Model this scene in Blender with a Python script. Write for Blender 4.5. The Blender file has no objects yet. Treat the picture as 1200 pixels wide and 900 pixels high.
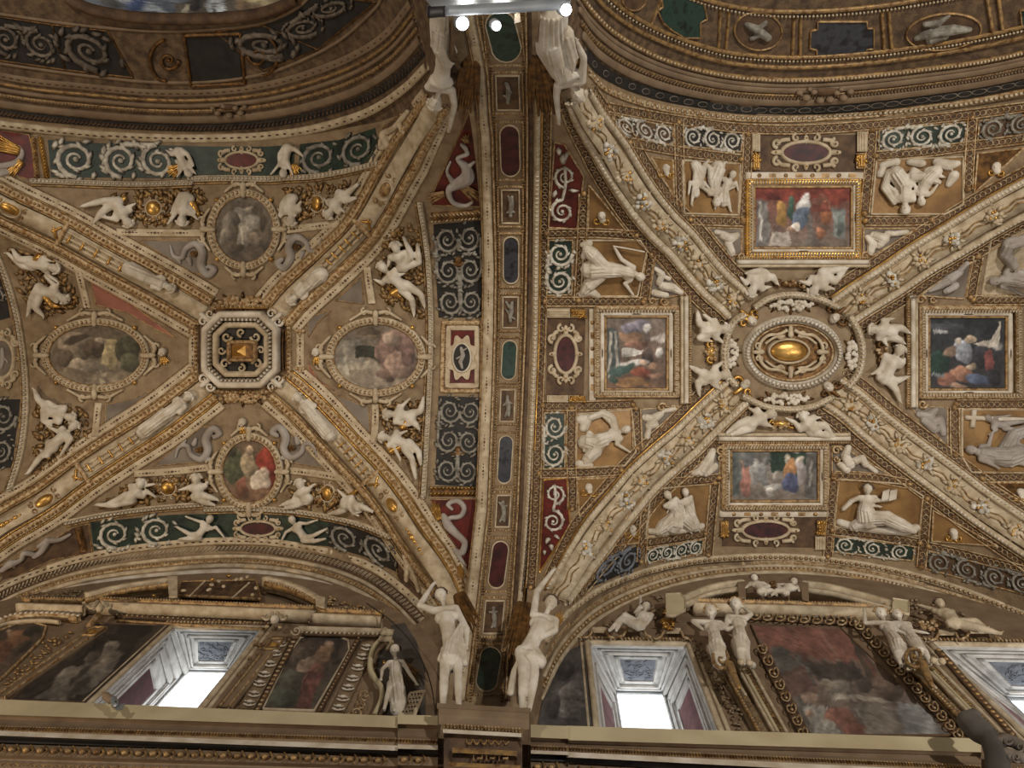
import bpy, math, random
import numpy as np
from math import pi, sin, cos, tan, radians
random.seed(5); np.random.seed(5)
sc = bpy.context.scene
# ------------------------------------------------------------------ camera (eye 1.6 m above the church floor, looking almost straight up)
M = np.array([[0.998805932993313, -0.01624875073955865, 0.04607262003360921],
              [0.02243254774643673, 0.9903094371418141, -0.1370547318025435],
              [-0.0433991822383956, 0.13792460551789512, 0.9894914421932973]])
F = 912.595
EYE = 1.6
cam_d = bpy.data.cameras.new('camera'); cam = bpy.data.objects.new('camera', cam_d); sc.collection.objects.link(cam)
cam_d.sensor_fit = 'HORIZONTAL'; cam_d.sensor_width = 36; cam_d.lens = F / 1200 * 36
cam_d.clip_start = 0.05; cam_d.clip_end = 200
from mathutils import Matrix, Vector
cam.matrix_world = Matrix(((M[0, 0], -M[1, 0], -M[2, 0], 0), (M[0, 1], -M[1, 1], -M[2, 1], 0), (M[0, 2], -M[1, 2], -M[2, 2], EYE), (0, 0, 0, 1)))
sc.camera = cam
# ------------------------------------------------------------------ world, added lights, exposure
w = bpy.data.worlds.new('world'); sc.world = w; w.use_nodes = True
bg = w.node_tree.nodes['Background']; bg.inputs[0].default_value = (0.88, 0.92, 1.0, 1); bg.inputs[1].default_value = 0.09
def area(name, loc, aim, size, energy, col, spread=160):
    l = bpy.data.lights.new(name, 'AREA'); l.shape = 'DISK'; l.size = size; l.energy = energy; l.color = col; l.spread = radians(spread)
    o = bpy.data.objects.new(name, l); sc.collection.objects.link(o); o.location = loc
    o.rotation_euler = (Vector(aim) - Vector(loc)).to_track_quat('-Z', 'Y').to_euler(); return o
WARM = (1.0, 0.80, 0.58)
area('added_light', (-7.5, -7.6, 1.2), (-5.6, 2.6, 15.6), 0.4, 560, (1.0, 0.88, 0.74), 120)  # unseen area lights added low down to rake the vaults and wall
area('added_light', (6.5, -7.6, 1.2), (4.3, 2.4, 15.6), 0.4, 1180, (1.0, 0.92, 0.82), 120)
area('added_light', (10.5, 3.6, 2.5), (3.6, 0.5, 15.6), 0.6, 400, (1.0, 0.90, 0.78), 120)  # added fill for the right bay
area('added_light', (-11.5, 3.9, 3.0), (-5.0, 2.5, 15.6), 0.4, 420, (1.0, 0.76, 0.50), 120)  # added warm light for the left bay
area('added_dome_light', (-6.0, -10.5, 15.5), (-6.0, -8.5, 24), 2.0, 420, (.9, .95, 1.0))  # unseen light added under the dome, standing for drum daylight
sc.view_settings.view_transform = 'Standard'; sc.view_settings.look = 'None'; sc.view_settings.gamma = 1
sc.view_settings.use_curve_mapping = False
sc.view_settings.exposure = -0.8
# ------------------------------------------------------------------ surfaces of the building (everything is laid on these)
HS, HC = 9.37, 14.0
LY = (-3.75, 3.73); RY = (-4.1, 3.85)
def zpr(u):
    a = np.abs(u); return np.where(a < .96, np.sqrt(np.maximum(1 - a * a, .0784)), .28 - (a - .96) * 3.43)
def smax(a, b, k=.12): return (a + b + np.sqrt((a - b) ** 2 + k * k)) / 2 - k / 2
def bay(x, y, xc, yc, Rm, Rp, Ym, Yp, a, E, k2):
    dx, dy = x - xc, y - yc
    X = dx * cos(a) + dy * sin(a); Y = -dx * sin(a) + dy * cos(a)
    zx = HS + (HC - HS) * zpr(X / np.where(X > 0, Rp, Rm)); zy = HS + (HC - HS) * zpr(Y / np.where(Y > 0, Yp, Ym))
    z = smax(zx, np.where(Y > E[1], zx - 3, np.where(Y < E[0], zx - 3, zy)))
    z = np.where(Y < E[0], zx + (Y - E[0]) * 1.0, z); z = np.where(Y > E[1], zx - (Y - E[1]) * k2, z)
    return z
def hL(x, y): return bay(x, y, -5.519, 1.448, 5.11, 4.303, 3.9, 3.826, -.033, LY, 2.0)
def hR(x, y): return bay(x, y, 4.253, 1.319, 4.11, 4.322, 3.768, 3.374, .004, RY, 2.0)
def hC(x, y): return HS - .12 + (HC - HS) * zpr((y - 1.38) / np.where(y > 1.38, 3.5, 3.85)) + 0 * x
HF = {'L': hL, 'R': hR, 'C': hC, 'ST': lambda x, y: 25.65 - 4 * y + 0 * x, 'SU': lambda x, y: 14.9 + 2 * y + 0 * x, 'D': lambda x, y: 22 - .12 * ((x + 6) ** 2 + (y + 9) ** 2) + 0 * x}
PL = {'W': (5.36, -.02), 'V': (4.55, -.02), 'X': (5.05, -.02), 'Y': (4.30, -.02), 'U': (-2.55, 0.0)}     # vertical planes y = a + b x
def rays(p):
    p = np.asarray(p, float).reshape(-1, 2)
    d = np.c_[(p[:, 0] - 600) / F, (p[:, 1] - 450) / F, np.ones(len(p))] @ M
    return d / d[:, 2:]
def on(s, p, want_n=True):
    d = rays(p)
    if isinstance(s, tuple) or s in PL:
        a, b = s if isinstance(s, tuple) else PL[s]; t = a / (d[:, 1] - b * d[:, 0]); P = d * t[:, None]
        sg = -1 if a > 0 else 1
        N = np.tile(np.array([-b * sg * -1, sg, 0.]) / math.hypot(1, b), (len(P), 1))
        N = np.tile(np.array([b, -1, 0.]) * (1 if a > 0 else -1) / math.hypot(1, b), (len(P), 1))
        return P, N
    h = HF[s]
    g = lambda z: z - h(d[:, 0] * z, d[:, 1] * z)
    lo = np.full(len(d), 5.0); hi = np.full(len(d), 24.0); found = np.zeros(len(d), bool)
    prev = lo.copy()
    for z in np.arange(5.4, 24, .4):
        zz = np.full(len(d), z); m = (g(zz) > 0) & ~found
        lo = np.where(m, prev, lo); hi = np.where(m, zz, hi); found |= m; prev = zz
    for _ in range(18):
        mid = (lo + hi) / 2; m = g(mid) > 0
        hi = np.where(m, mid, hi); lo = np.where(m, lo, mid)
    P = d * lo[:, None]
    e = .06; x, y = P[:, 0], P[:, 1]
    N = np.c_[(h(x + e, y) - h(x - e, y)) / (2 * e), (h(x, y + e) - h(x, y - e)) / (2 * e), -np.ones(len(x))]
    return P, N / np.linalg.norm(N, axis=1)[:, None]
def lift(s, p, h):
    """points over surface s; h in pixels-at-that-distance"""
    P, N = on(s, p); return P + N * (np.asarray(h) * np.ones(len(P)) * P[:, 2] / F)[:, None]
def pxy(P): q = np.asarray(P, float).reshape(-1, 3) @ M.T; return np.c_[600 + F * q[:, 0] / q[:, 2], 450 + F * q[:, 1] / q[:, 2]]
# ------------------------------------------------------------------ 2-D path helpers (photo pixels)
A_ = lambda v: np.array(v, float).reshape(-1, 2)
def res(p, step=4.0, closed=False, smooth=True):
    p = A_(p)
    if closed: q = np.vstack([p[-1:], p, p[:2]])
    else: q = np.vstack([2 * p[0] - p[1], p, 2 * p[-1] - p[-2]])
    out = []
    for i in range(1, len(q) - 2):
        t = np.linspace(0, 1, 12, endpoint=False)[:, None]
        if smooth:
            a, b, c, d = q[i - 1], q[i], q[i + 1], q[i + 2]
            out.append(.5 * ((2 * b) + (c - a) * t + (2 * a - 5 * b + 4 * c - d) * t * t + (3 * b - a - 3 * c + d) * t ** 3))
        else: out.append(q[i] + (q[i + 1] - q[i]) * t)
    if not closed: out.append(q[-2:-1])
    else: out.append(q[1:2])
    o = np.vstack(out); s = np.r_[0, np.cumsum(np.hypot(*np.diff(o, axis=0).T))]
    n = max(2, int(round(s[-1] / step)) + 1); t = np.linspace(0, s[-1], n)
    r = np.c_[np.interp(t, s, o[:, 0]), np.interp(t, s, o[:, 1])]
    return r[:-1] if closed else r
def poly(p, step=4.0, closed=True):
    """straight-sided, keeps corners"""
    p = A_(p); out = []
    n = len(p); rng = range(n if closed else n - 1)
    for i in rng:
        a, b = p[i], p[(i + 1) % n]; k = max(1, int(round(np.hypot(*(b - a)) / step)))
        out.append(a + (b - a) * np.linspace(0, 1, k, endpoint=False)[:, None])
    if not closed: out.append(p[-1:])
    return np.vstack(out)
def off(p, d, closed=False):
    p = A_(p)
    t = (np.roll(p, -1, 0) - np.roll(p, 1, 0)) if closed else np.gradient(p, axis=0)
    t /= np.maximum(np.hypot(*t.T), 1e-9)[:, None]
    return p + np.c_[-t[:, 1], t[:, 0]] * np.asarray(d).reshape(-1, 1)
def ell(cx, cy, rx, ry, step=4.0, a=0.0, a0=0, a1=2 * pi):
    full = a1 - a0 > 6.28; n = max(8, int((a1 - a0) * max(rx, ry) / step)); t = np.linspace(a0, a1, n, endpoint=not full)
    x, y = rx * np.cos(t), ry * np.sin(t); return np.c_[cx + x * cos(a) - y * sin(a), cy + x * sin(a) + y * cos(a)]
def rect(x0, y0, x1, y1): return [x0, y0, x1, y0, x1, y1, x0, y1]
def inset(p, d):
    """inset a convex polygon by d"""
    p = A_(p); c = p.mean(0); n = len(p); out = []
    for i in range(n):
        a, b, e = p[i - 1], p[i], p[(i + 1) % n]
        def ln(u, v):
            t = (v - u) / np.hypot(*(v - u)); m = np.array([-t[1], t[0]])
            if m @ (c - u) < 0: m = -m
            return m, m @ u + d
        m1, c1 = ln(a, b); m2, c2 = ln(b, e)
        D = m1[0] * m2[1] - m1[1] * m2[0]
        out.append(b if abs(D) < .05 else np.array([(c1 * m2[1] - c2 * m1[1]) / D, (m1[0] * c2 - m2[0] * c1) / D]))
    return np.array(out)
def octo(cx, cy, rx, ry, c=.42): return [cx - rx + rx * c, cy - ry, cx + rx - rx * c, cy - ry, cx + rx, cy - ry + ry * c, cx + rx, cy + ry - ry * c, cx + rx - rx * c, cy + ry, cx - rx + rx * c, cy + ry, cx - rx, cy + ry - ry * c, cx - rx, cy - ry + ry * c]
# ------------------------------------------------------------------ materials
def lin(c): return tuple((v / 12.92 if v <= .04045 else ((v + .055) / 1.055) ** 2.4) for v in c)
def rgb(r, g, b): return lin((r / 255, g / 255, b / 255)) + (1,)
def mat(name, ca, cb=None, rough=.75, metal=0.0, scale=6.0, bump=.0, cc=None, emit=None, lo=.35, hi=.65):
    m = bpy.data.materials.new(name); m.use_nodes = True; nt = m.node_tree; b = nt.nodes['Principled BSDF']
    b.inputs['Roughness'].default_value = rough; b.inputs['Metallic'].default_value = metal
    if emit:
        b.inputs['Emission Color'].default_value = ca; b.inputs['Emission Strength'].default_value = emit
    tc = nt.nodes.new('ShaderNodeTexCoord'); mp = nt.nodes.new('ShaderNodeNewGeometry')
    n = nt.nodes.new('ShaderNodeTexNoise'); n.inputs['Scale'].default_value = scale; n.inputs['Detail'].default_value = 6
    nt.links.new(mp.outputs['Position'], n.inputs['Vector'])
    r = nt.nodes.new('ShaderNodeValToRGB'); r.color_ramp.elements[0].position = lo; r.color_ramp.elements[1].position = hi
    r.color_ramp.elements[0].color = ca; r.color_ramp.elements[1].color = cb or ca
    if cc: e = r.color_ramp.elements.new((lo + hi) / 2); e.color = cc
    nt.links.new(n.outputs['Fac'], r.inputs['Fac']); nt.links.new(r.outputs['Color'], b.inputs['Base Color'])
    if bump:
        n2 = nt.nodes.new('ShaderNodeTexNoise'); n2.inputs['Scale'].default_value = scale * 5; n2.inputs['Detail'].default_value = 4
        nt.links.new(mp.outputs['Position'], n2.inputs['Vector'])
        bm = nt.nodes.new('ShaderNodeBump'); bm.inputs['Strength'].default_value = bump; bm.inputs['Distance'].default_value = .02
        nt.links.new(n2.outputs['Fac'], bm.inputs['Height']); nt.links.new(bm.outputs['Normal'], b.inputs['Normal'])
    return m
MT = {}
MT['cream'] = mat('cream_stucco', rgb(206, 192, 166), rgb(152, 132, 102), scale=7, lo=.25, hi=.75, bump=.25)
MT['white'] = mat('white_stucco', rgb(214, 206, 192), rgb(178, 164, 142), scale=4, bump=.15)
MT['gilt'] = mat('gilded_stucco', rgb(176, 140, 84), rgb(112, 78, 40), rough=.45, metal=.35, scale=14, bump=.3, cc=rgb(150, 124, 88))
MT['parcel'] = mat('parcel_gilt_stucco', rgb(196, 176, 140), rgb(132, 92, 44), rough=.5, metal=.15, scale=18, bump=.3)
MT['gold'] = mat('gold_leaf', rgb(222, 178, 100), rgb(160, 118, 58), rough=.36, metal=.75, scale=5, bump=.15)
MT['goldground'] = mat('dull_gold_ground', rgb(156, 122, 76), rgb(120, 90, 56), rough=.5, metal=.3, scale=3, bump=.2)
MT['brown'] = mat('brown_ground', rgb(100, 76, 52), rgb(66, 48, 34), scale=6, bump=.2)
MT['motif'] = mat('brown_painted_motif', rgb(100, 78, 60), rgb(80, 60, 44), scale=6)
MT['web'] = mat('web_plaster', rgb(148, 130, 102), rgb(104, 84, 62), scale=5, bump=.5, cc=rgb(132, 112, 86), lo=.25, hi=.75)
MT['grey'] = mat('grey_plaster', rgb(128, 118, 106), rgb(98, 88, 78), scale=2.5, bump=.1)
MT['pink'] = mat('pink_plaster', rgb(158, 100, 84), rgb(128, 84, 70), scale=3, bump=.1)
MT['red'] = mat('dark_red_ground', rgb(104, 36, 28), rgb(66, 22, 20), rough=.5, scale=5, bump=.1)
MT['porphyry'] = mat('porphyry_panel', rgb(78, 32, 32), rgb(42, 18, 22), rough=.6, scale=7)
MT['green'] = mat('dark_green_ground', rgb(44, 62, 50), rgb(26, 36, 32), rough=.5, scale=6, bump=.1)
MT['verde'] = mat('green_marble_panel', rgb(26, 52, 44), rgb(12, 26, 24), rough=.55, scale=7, cc=rgb(40, 64, 54))
MT['soffit'] = mat('brown_gilded_soffit', rgb(112, 90, 66), rgb(70, 54, 40), scale=8, bump=.5, cc=rgb(92, 74, 54))  # brown gilded plaster, darker than the web
MT['brownscroll'] = mat('shadow_brown_acanthus', rgb(118, 108, 96), rgb(76, 66, 56), scale=9, bump=.3)  # acanthus colour darkened for the shade of the top left arch
MT['dullporphyry'] = mat('matt_porphyry_panel', rgb(84, 38, 40), rgb(56, 26, 30), rough=.95, scale=7)
MT['blue'] = mat('blue_marble_panel', rgb(46, 48, 56), rgb(28, 29, 34), rough=.45, scale=7, cc=rgb(60, 61, 68))
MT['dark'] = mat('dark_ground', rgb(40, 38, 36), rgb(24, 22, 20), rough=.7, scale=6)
MT['scroll'] = mat('pale_acanthus_stucco', rgb(212, 208, 196), rgb(150, 142, 128), scale=9, bump=.25)
MT['dimscroll'] = mat('dim_grey_acanthus_stucco', rgb(150, 146, 136), rgb(100, 94, 84), scale=9, bump=.25)  # pale acanthus colour dimmed for shaded panels; also colours grey figures
MT['skin'] = mat('white_figure_stucco', rgb(212, 205, 192), rgb(180, 168, 148), scale=5, bump=.12)
MT['greyfig'] = mat('grey_figure_stucco', rgb(170, 164, 158), rgb(140, 130, 120), scale=3, bump=.1)
MT['hair'] = mat('umber_hair', rgb(96, 76, 58), rgb(66, 50, 40), scale=20, bump=.5)
MT['bronze'] = mat('bronzed_gilding', rgb(128, 92, 48), rgb(72, 50, 28), rough=.45, metal=.5, scale=12, bump=.3)
MT['wallgrey'] = mat('faded_grey_fresco', rgb(92, 86, 80), rgb(60, 56, 52), scale=1.2, cc=rgb(72, 68, 64))
MT['cornice'] = mat('beige_painted_cornice', rgb(196, 184, 150), rgb(172, 158, 126), scale=1.5, bump=.05)
MT['cornice2'] = mat('worn_cream_cornice', rgb(140, 120, 96), rgb(106, 86, 66), scale=4, bump=.2, lo=.2, hi=.8)
MT['glow'] = mat('daylight_pane', (0.93, 0.97, 1, 1), rough=.5, emit=3.6)
MT['lamp'] = mat('lamp_lens', (1, .98, .95, 1), rough=.5, emit=22.0)
MT['metal'] = mat('painted_metal', rgb(140, 146, 152), rgb(120, 126, 132), rough=.4, metal=.3, scale=3)
MT['blackmetal'] = mat('black_metal', rgb(40, 38, 40), rgb(28, 26, 28), rough=.5, scale=3)
MT['winwhite'] = mat('white_window_reveal', rgb(206, 204, 200), rgb(176, 172, 166), scale=5, bump=.1)
MT['pinkmarble'] = mat('pink_marble_panel', rgb(128, 84, 84), rgb(96, 58, 62), rough=.9, scale=5)
MT['bluestucco'] = mat('blue_grey_relief', rgb(118, 122, 130), rgb(88, 92, 100), scale=8, bump=.2)
m = bpy.data.materials.new('fresco_paint'); m.use_nodes = True; nt = m.node_tree; b = nt.nodes['Principled BSDF']; b.inputs['Roughness'].default_value = .8
at = nt.nodes.new('ShaderNodeAttribute'); at.attribute_name = 'Col'; nz = nt.nodes.new('ShaderNodeTexNoise'); nz.inputs['Scale'].default_value = 14; nz.inputs['Detail'].default_value = 8
mx = nt.nodes.new('ShaderNodeMix'); mx.data_type = 'RGBA'; mx.blend_type = 'MULTIPLY'; mx.inputs[0].default_value = .55
rp = nt.nodes.new('ShaderNodeValToRGB'); rp.color_ramp.elements[0].position = .3; rp.color_ramp.elements[0].color = (.45, .42, .4, 1); rp.color_ramp.elements[1].position = .65
g_ = nt.nodes.new('ShaderNodeNewGeometry'); nt.links.new(g_.outputs['Position'], nz.inputs['Vector']); nt.links.new(nz.outputs['Fac'], rp.inputs['Fac'])
nt.links.new(at.outputs['Color'], mx.inputs[6]); nt.links.new(rp.outputs['Color'], mx.inputs[7]); nt.links.new(mx.outputs[2], b.inputs['Base Color']); MT['fresco'] = m
# ------------------------------------------------------------------ object helpers
def thing(name, label, cat, s, px, group=None):
    o = bpy.data.objects.new(name, None); sc.collection.objects.link(o); o.empty_display_size = .1
    P, _ = on(s, [px])
    o.location = P[0] + [0, 0, EYE]; o['label'] = label; o['category'] = cat
    if group: o['group'] = group
    return o
class MB:
    def __init__(self): self.V = []; self.Q = []; self.T = []; self.C = []; self.n = 0
    def add(self, V, Fc, col=None):
        V = np.asarray(V, float); Fc = np.asarray(Fc, int)
        if len(V) == 0 or len(Fc) == 0: return
        (self.Q if Fc.shape[1] == 4 else self.T).append(Fc + self.n); self.V.append(V); self.n += len(V)
        if col is not None: self.C.append(col)
    def build(self, name, m, parent=None, kind=None, label=None, smooth=True):
        if not self.V: return None
        me = bpy.data.meshes.new(name); V = np.vstack(self.V)
        loc = V.mean(0) + [0, 0, EYE]
        if parent:
            loc = np.zeros(3); q_ = parent
            while q_: loc = loc + np.array(q_.location); q_ = q_.parent
        V = V + [0, 0, EYE] - loc
        q = np.vstack(self.Q) if self.Q else np.zeros((0, 4), int); t = np.vstack(self.T) if self.T else np.zeros((0, 3), int)
        me.vertices.add(len(V)); me.vertices.foreach_set('co', V.ravel())
        me.loops.add(q.size + t.size); me.loops.foreach_set('vertex_index', np.r_[q.ravel(), t.ravel()].astype(np.int32))
        me.polygons.add(len(q) + len(t))
        me.polygons.foreach_set('loop_start', np.r_[np.arange(len(q)) * 4, q.size + np.arange(len(t)) * 3].astype(np.int32))
        if self.C:
            a = me.color_attributes.new('Col', 'FLOAT_COLOR', 'POINT'); a.data.foreach_set('color', np.vstack(self.C).ravel())
        me.update(calc_edges=True); me.validate()
        me.polygons.foreach_set('use_smooth', np.full(len(me.polygons), smooth))
        me.materials.append(MT[m] if isinstance(m, str) else m)
        o = bpy.data.objects.new(name, me); sc.collection.objects.link(o)
        if parent: o.parent = parent
        else: o.location = loc
        if kind: o['kind'] = kind
        if label: o['label'] = label
        return o
def tag(o, label, cat, group=None):
    o['label'] = label; o['category'] = cat
    if group: o['group'] = group
    return o
def grid_faces(a, b, ca=False, cb=False):
    i, j = np.meshgrid(np.arange(a if ca else a - 1), np.arange(b if cb else b - 1), indexing='ij')
    i1, j1 = (i + 1) % a, (j + 1) % b
    return np.stack([i * b + j, i1 * b + j, i1 * b + j1, i * b + j1], -1).reshape(-1, 4)
def frames(P, N, closed=False):
    T = (np.roll(P, -1, 0) - np.roll(P, 1, 0)) if closed else np.gradient(P, axis=0)
    T /= np.maximum(np.linalg.norm(T, axis=1), 1e-9)[:, None]
    S = np.cross(T, N); S /= np.maximum(np.linalg.norm(S, axis=1), 1e-9)[:, None]
    return T, S, np.cross(S, T)
def sweep(mb, s, p, prof, closed=False, h=0.0, shut=True):
    """profile [(u sideways, v up) in px] along a path"""
    P, N = on(s, p); T, S, U = frames(P, N, closed); k = P[:, 2] / F
    pr = np.array(prof, float); pr[:, 1] += h
    V = P[:, None] + (S[:, None] * pr[None, :, :1] + U[:, None] * pr[None, :, 1:]) * k[:, None, None]
    n, m_ = len(P), len(pr)
    mb.add(V.reshape(-1, 3), grid_faces(n, m_, closed, shut))
    if not closed and shut:
        base = mb.n - n * m_; c = np.arange(1, m_ - 1)
        for o in (0, (n - 1) * m_): mb.T.append(np.stack([np.full(m_ - 2, base + o), base + o + c, base + o + c + 1], 1))
def bar(wd, ht, lo=-2.0): return [(-wd / 2, lo), (-wd / 2, ht * .8), (-wd / 2 + .8, ht), (wd / 2 - .8, ht), (wd / 2, ht * .8), (wd / 2, lo)]
def flat(wd, ht, lo=-2.0): return [(-wd / 2, lo), (-wd / 2, ht), (wd / 2, ht), (wd / 2, lo)]
def rnd(wd, ht, k=5): return [(-wd / 2, -2)] + [(-wd / 2 * cos(pi * i / k), ht * sin(pi * i / k)) for i in range(k + 1)] + [(wd / 2, -2)]
def tube(mb, s, p, r, h=0.0, closed=False, k=6):
    P, N = on(s, p); T, S, U = frames(P, N, closed); sc_ = P[:, 2] / F; n = len(P)
    r = np.asarray(r) * np.ones(n); a = np.linspace(0, 2 * pi, k, endpoint=False)
    V = P[:, None] + (S[:, None] * (np.cos(a)[None, :, None] * r[:, None, None]) + U[:, None] * (np.sin(a)[None, :, None] * r[:, None, None] + (h * np.ones(n))[:, None, None])) * sc_[:, None, None]
    mb.add(V.reshape(-1, 3), grid_faces(n, k, closed, True))
    if not closed:
        base = mb.n - n * k; c = np.arange(1, k - 1)
        for o in (0, (n - 1) * k): mb.T.append(np.stack([np.full(k - 2, base + o), base + o + c, base + o + c + 1], 1))
def _sph(a=7, b=5):
    th = np.linspace(0, 2 * pi, a, endpoint=False); ph = np.linspace(-pi / 2, pi / 2, b)
    V = [(cos(q) * cos(t), cos(q) * sin(t), sin(q)) for q in ph for t in th]
    return np.array(V), grid_faces(b, a, False, True)
def _box():
    V = np.array([(x, y, z) for z in (-.5, 1) for x in (-1, 1) for y in (-1, 1)], float); V[4:, :2] *= .75
    return V, np.array([[4, 6, 7, 5], [0, 1, 5, 4], [1, 3, 7, 5], [3, 2, 6, 7], [2, 0, 4, 6]])
def _tor(a=9, b=3, r=.2):
    V = [((1 + r * cos(v)) * cos(u), (1 + r * cos(v)) * sin(u), r * sin(v)) for u in np.linspace(0, 2 * pi, a, endpoint=False) for v in np.linspace(0, 2 * pi, b, endpoint=False)]
    return np.array(V), grid_faces(a, b, True, True)
def _leaf():
    V = np.array([(-1, 0, 0), (-.3, -.8, .3), (-.3, .8, .3), (0, 0, 1), (.7, -.45, .5), (.7, .45, .5), (1.15, 0, .2)], float)
    return V, np.array([[0, 1, 3], [0, 3, 2], [1, 4, 3], [2, 3, 5], [3, 4, 6], [3, 6, 5], [0, 2, 1], [1, 2, 5], [1, 5, 4], [4, 5, 6]])
def _pyr():
    return np.array([(-1, -1, 0), (1, -1, 0), (1, 1, 0), (-1, 1, 0), (0, 0, 1)], float), np.array([[0, 1, 4], [1, 2, 4], [2, 3, 4], [3, 0, 4]])
PR = {'bead': _sph(6, 4), 'ball': _sph(10, 7), 'big': _sph(20, 12), 'box': _box(), 'ring': _tor(), 'leaf': _leaf(), 'pyr': _pyr(), 'fine': _tor(16, 5, .2)}
def put(mb, s, p, ang, size, kind='bead', h=0.0):
    """stamp protos at px points; ang = direction in px plane; size (along, across, up)"""
    p = A_(p); n = len(p); ang = np.asarray(ang) * np.ones(n); size = np.asarray(size, float) * np.ones((n, 3))
    P, N = on(s, p); e = np.c_[np.cos(ang), np.sin(ang)]; P2, _ = on(s, p + e)
    T = P2 - P; T -= N * (T * N).sum(1)[:, None]; T /= np.maximum(np.linalg.norm(T, axis=1), 1e-9)[:, None]
    S = np.cross(N, T); k = (P[:, 2] / F)[:, None, None]; V0, F0 = PR[kind]
    V = P[:, None] + (T[:, None] * V0[None, :, :1] * size[:, None, :1] + S[:, None] * V0[None, :, 1:2] * size[:, None, 1:2] + N[:, None] * (V0[None, :, 2:] * size[:, None, 2:] + (h * np.ones(n))[:, None, None])) * k
    mb.add(V.reshape(-1, 3), (F0[None] + (np.arange(n) * len(V0))[:, None, None]).reshape(-1, F0.shape[1]))
def row(mb, s, p, step, size, kind='bead', h=0.0, closed=False, tilt=0.0, smooth=True, raw=False):
    q = res(p, step, closed, smooth) if not raw else A_(p)
    t = (np.roll(q, -1, 0) - np.roll(q, 1, 0)) if closed else np.gradient(q, axis=0)
    put(mb, s, q, np.arctan2(t[:, 1], t[:, 0]) + tilt, size, kind, h)
def patch(mb, s, b, h=0.0, rings=None, skirt=3.0, col=None):
    """filled star-shaped outline lying on the surface, with thickness"""
    b = A_(b); c = b.mean(0); R = np.hypot(*(b - c).T).max(); rings = rings or max(2, int(R / 8))
    ts = np.linspace(1, 0, rings + 1)[:-1]
    pts = np.vstack([c + (b - c) * t for t in ts] + [c[None]]); n = len(b)
    V = lift(s, pts, h)
    cl = col(pts) if col else None
    mb.add(V, grid_faces(rings, n, False, True), cl); base = mb.n - len(V); i = np.arange(n)
    mb.T.append(np.stack([base + (rings - 1) * n + (i + 1) % n, base + (rings - 1) * n + i, np.full(n, base + rings * n)], 1))
    if skirt:
        lo = lift(s, b, h - skirt); mb.add(np.vstack([V[:n], lo]), grid_faces(2, n, False, True), None if cl is None else np.vstack([cl[:n], cl[:n]]))
# ------------------------------------------------------------------ fresco paint: a colour per mesh vertex of the flat painted field
def _h(i, j, s): return np.modf(np.abs(np.sin(i * 127.1 + j * 311.7 + s * 74.7) * 43758.5453))[0]
def vn(p, f, s=0):
    x, y = p[:, 0] * f, p[:, 1] * f; i, j = np.floor(x), np.floor(y); u, v = x - i, y - j; u = u * u * (3 - 2 * u); v = v * v * (3 - 2 * v)
    return (_h(i, j, s) * (1 - u) + _h(i + 1, j, s) * u) * (1 - v) + (_h(i, j + 1, s) * (1 - u) + _h(i + 1, j + 1, s) * u) * v
def painter(base, shapes, seed=0, amt=.34, soft=1.2, warp=2.5):
    """base colours (top, bottom), shapes: ('e',cx,cy,rx,ry,deg,(r,g,b)) or ('p',[x,y..],(r,g,b))"""
    def f(p):
        y = (p[:, 1] - p[:, 1].min()) / max(np.ptp(p[:, 1]), 1); c = np.array(base[0], float) * (1 - y[:, None]) + np.array(base[1], float) * y[:, None]
        q = p + np.c_[vn(p, .12, seed) - .5, vn(p, .12, seed + 9) - .5] * warp * 2
        for sh in shapes:
            if sh[0] == 'e':
                _, cx, cy, rx, ry, dg, k = sh; a = radians(dg); dx, dy = q[:, 0] - cx, q[:, 1] - cy
                d = np.hypot((dx * cos(a) + dy * sin(a)) / rx, (-dx * sin(a) + dy * cos(a)) / ry); m_ = np.clip((1 - d) * min(rx, ry) / soft + .5, 0, 1)
                lt = 1 + .22 * np.clip((-(dx) - dy) / max(rx, ry), -1, 1)
            else:
                v = A_(sh[1]); k = sh[2]; ins = np.zeros(len(q), bool); n = len(v)
                for i in range(n):
                    a_, b_ = v[i], v[(i + 1) % n]
                    cr = ((a_[1] > q[:, 1]) != (b_[1] > q[:, 1])) & (q[:, 0] < (b_[0] - a_[0]) * (q[:, 1] - a_[1]) / (b_[1] - a_[1] + 1e-9) + a_[0]); ins ^= cr
                m_ = ins.astype(float); lt = np.ones(len(q))
            fold = 1 + .25 * (vn(q @ np.array([[.9, .3], [-.3, .9]]), .22, seed + int(k[0])) - .5)
            c = c * (1 - m_[:, None]) + np.array(k, float) * (m_ * 1)[:, None] * (lt * fold)[:, None]
        n = 1 + amt * (vn(p, .09, seed + 3) + .7 * vn(p, .3, seed + 5) + .5 * vn(p, .7, seed + 6) - 1.1)
        c = c * n[:, None]; g_ = c.mean(1, keepdims=True); c = np.clip(g_ + (c - g_) * .62, 0, 255) / 255; c = np.where(c < .04045, c / 12.92, ((c + .055) / 1.055) ** 2.4)
        return np.c_[c, np.ones(len(c))]
    return f
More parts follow.
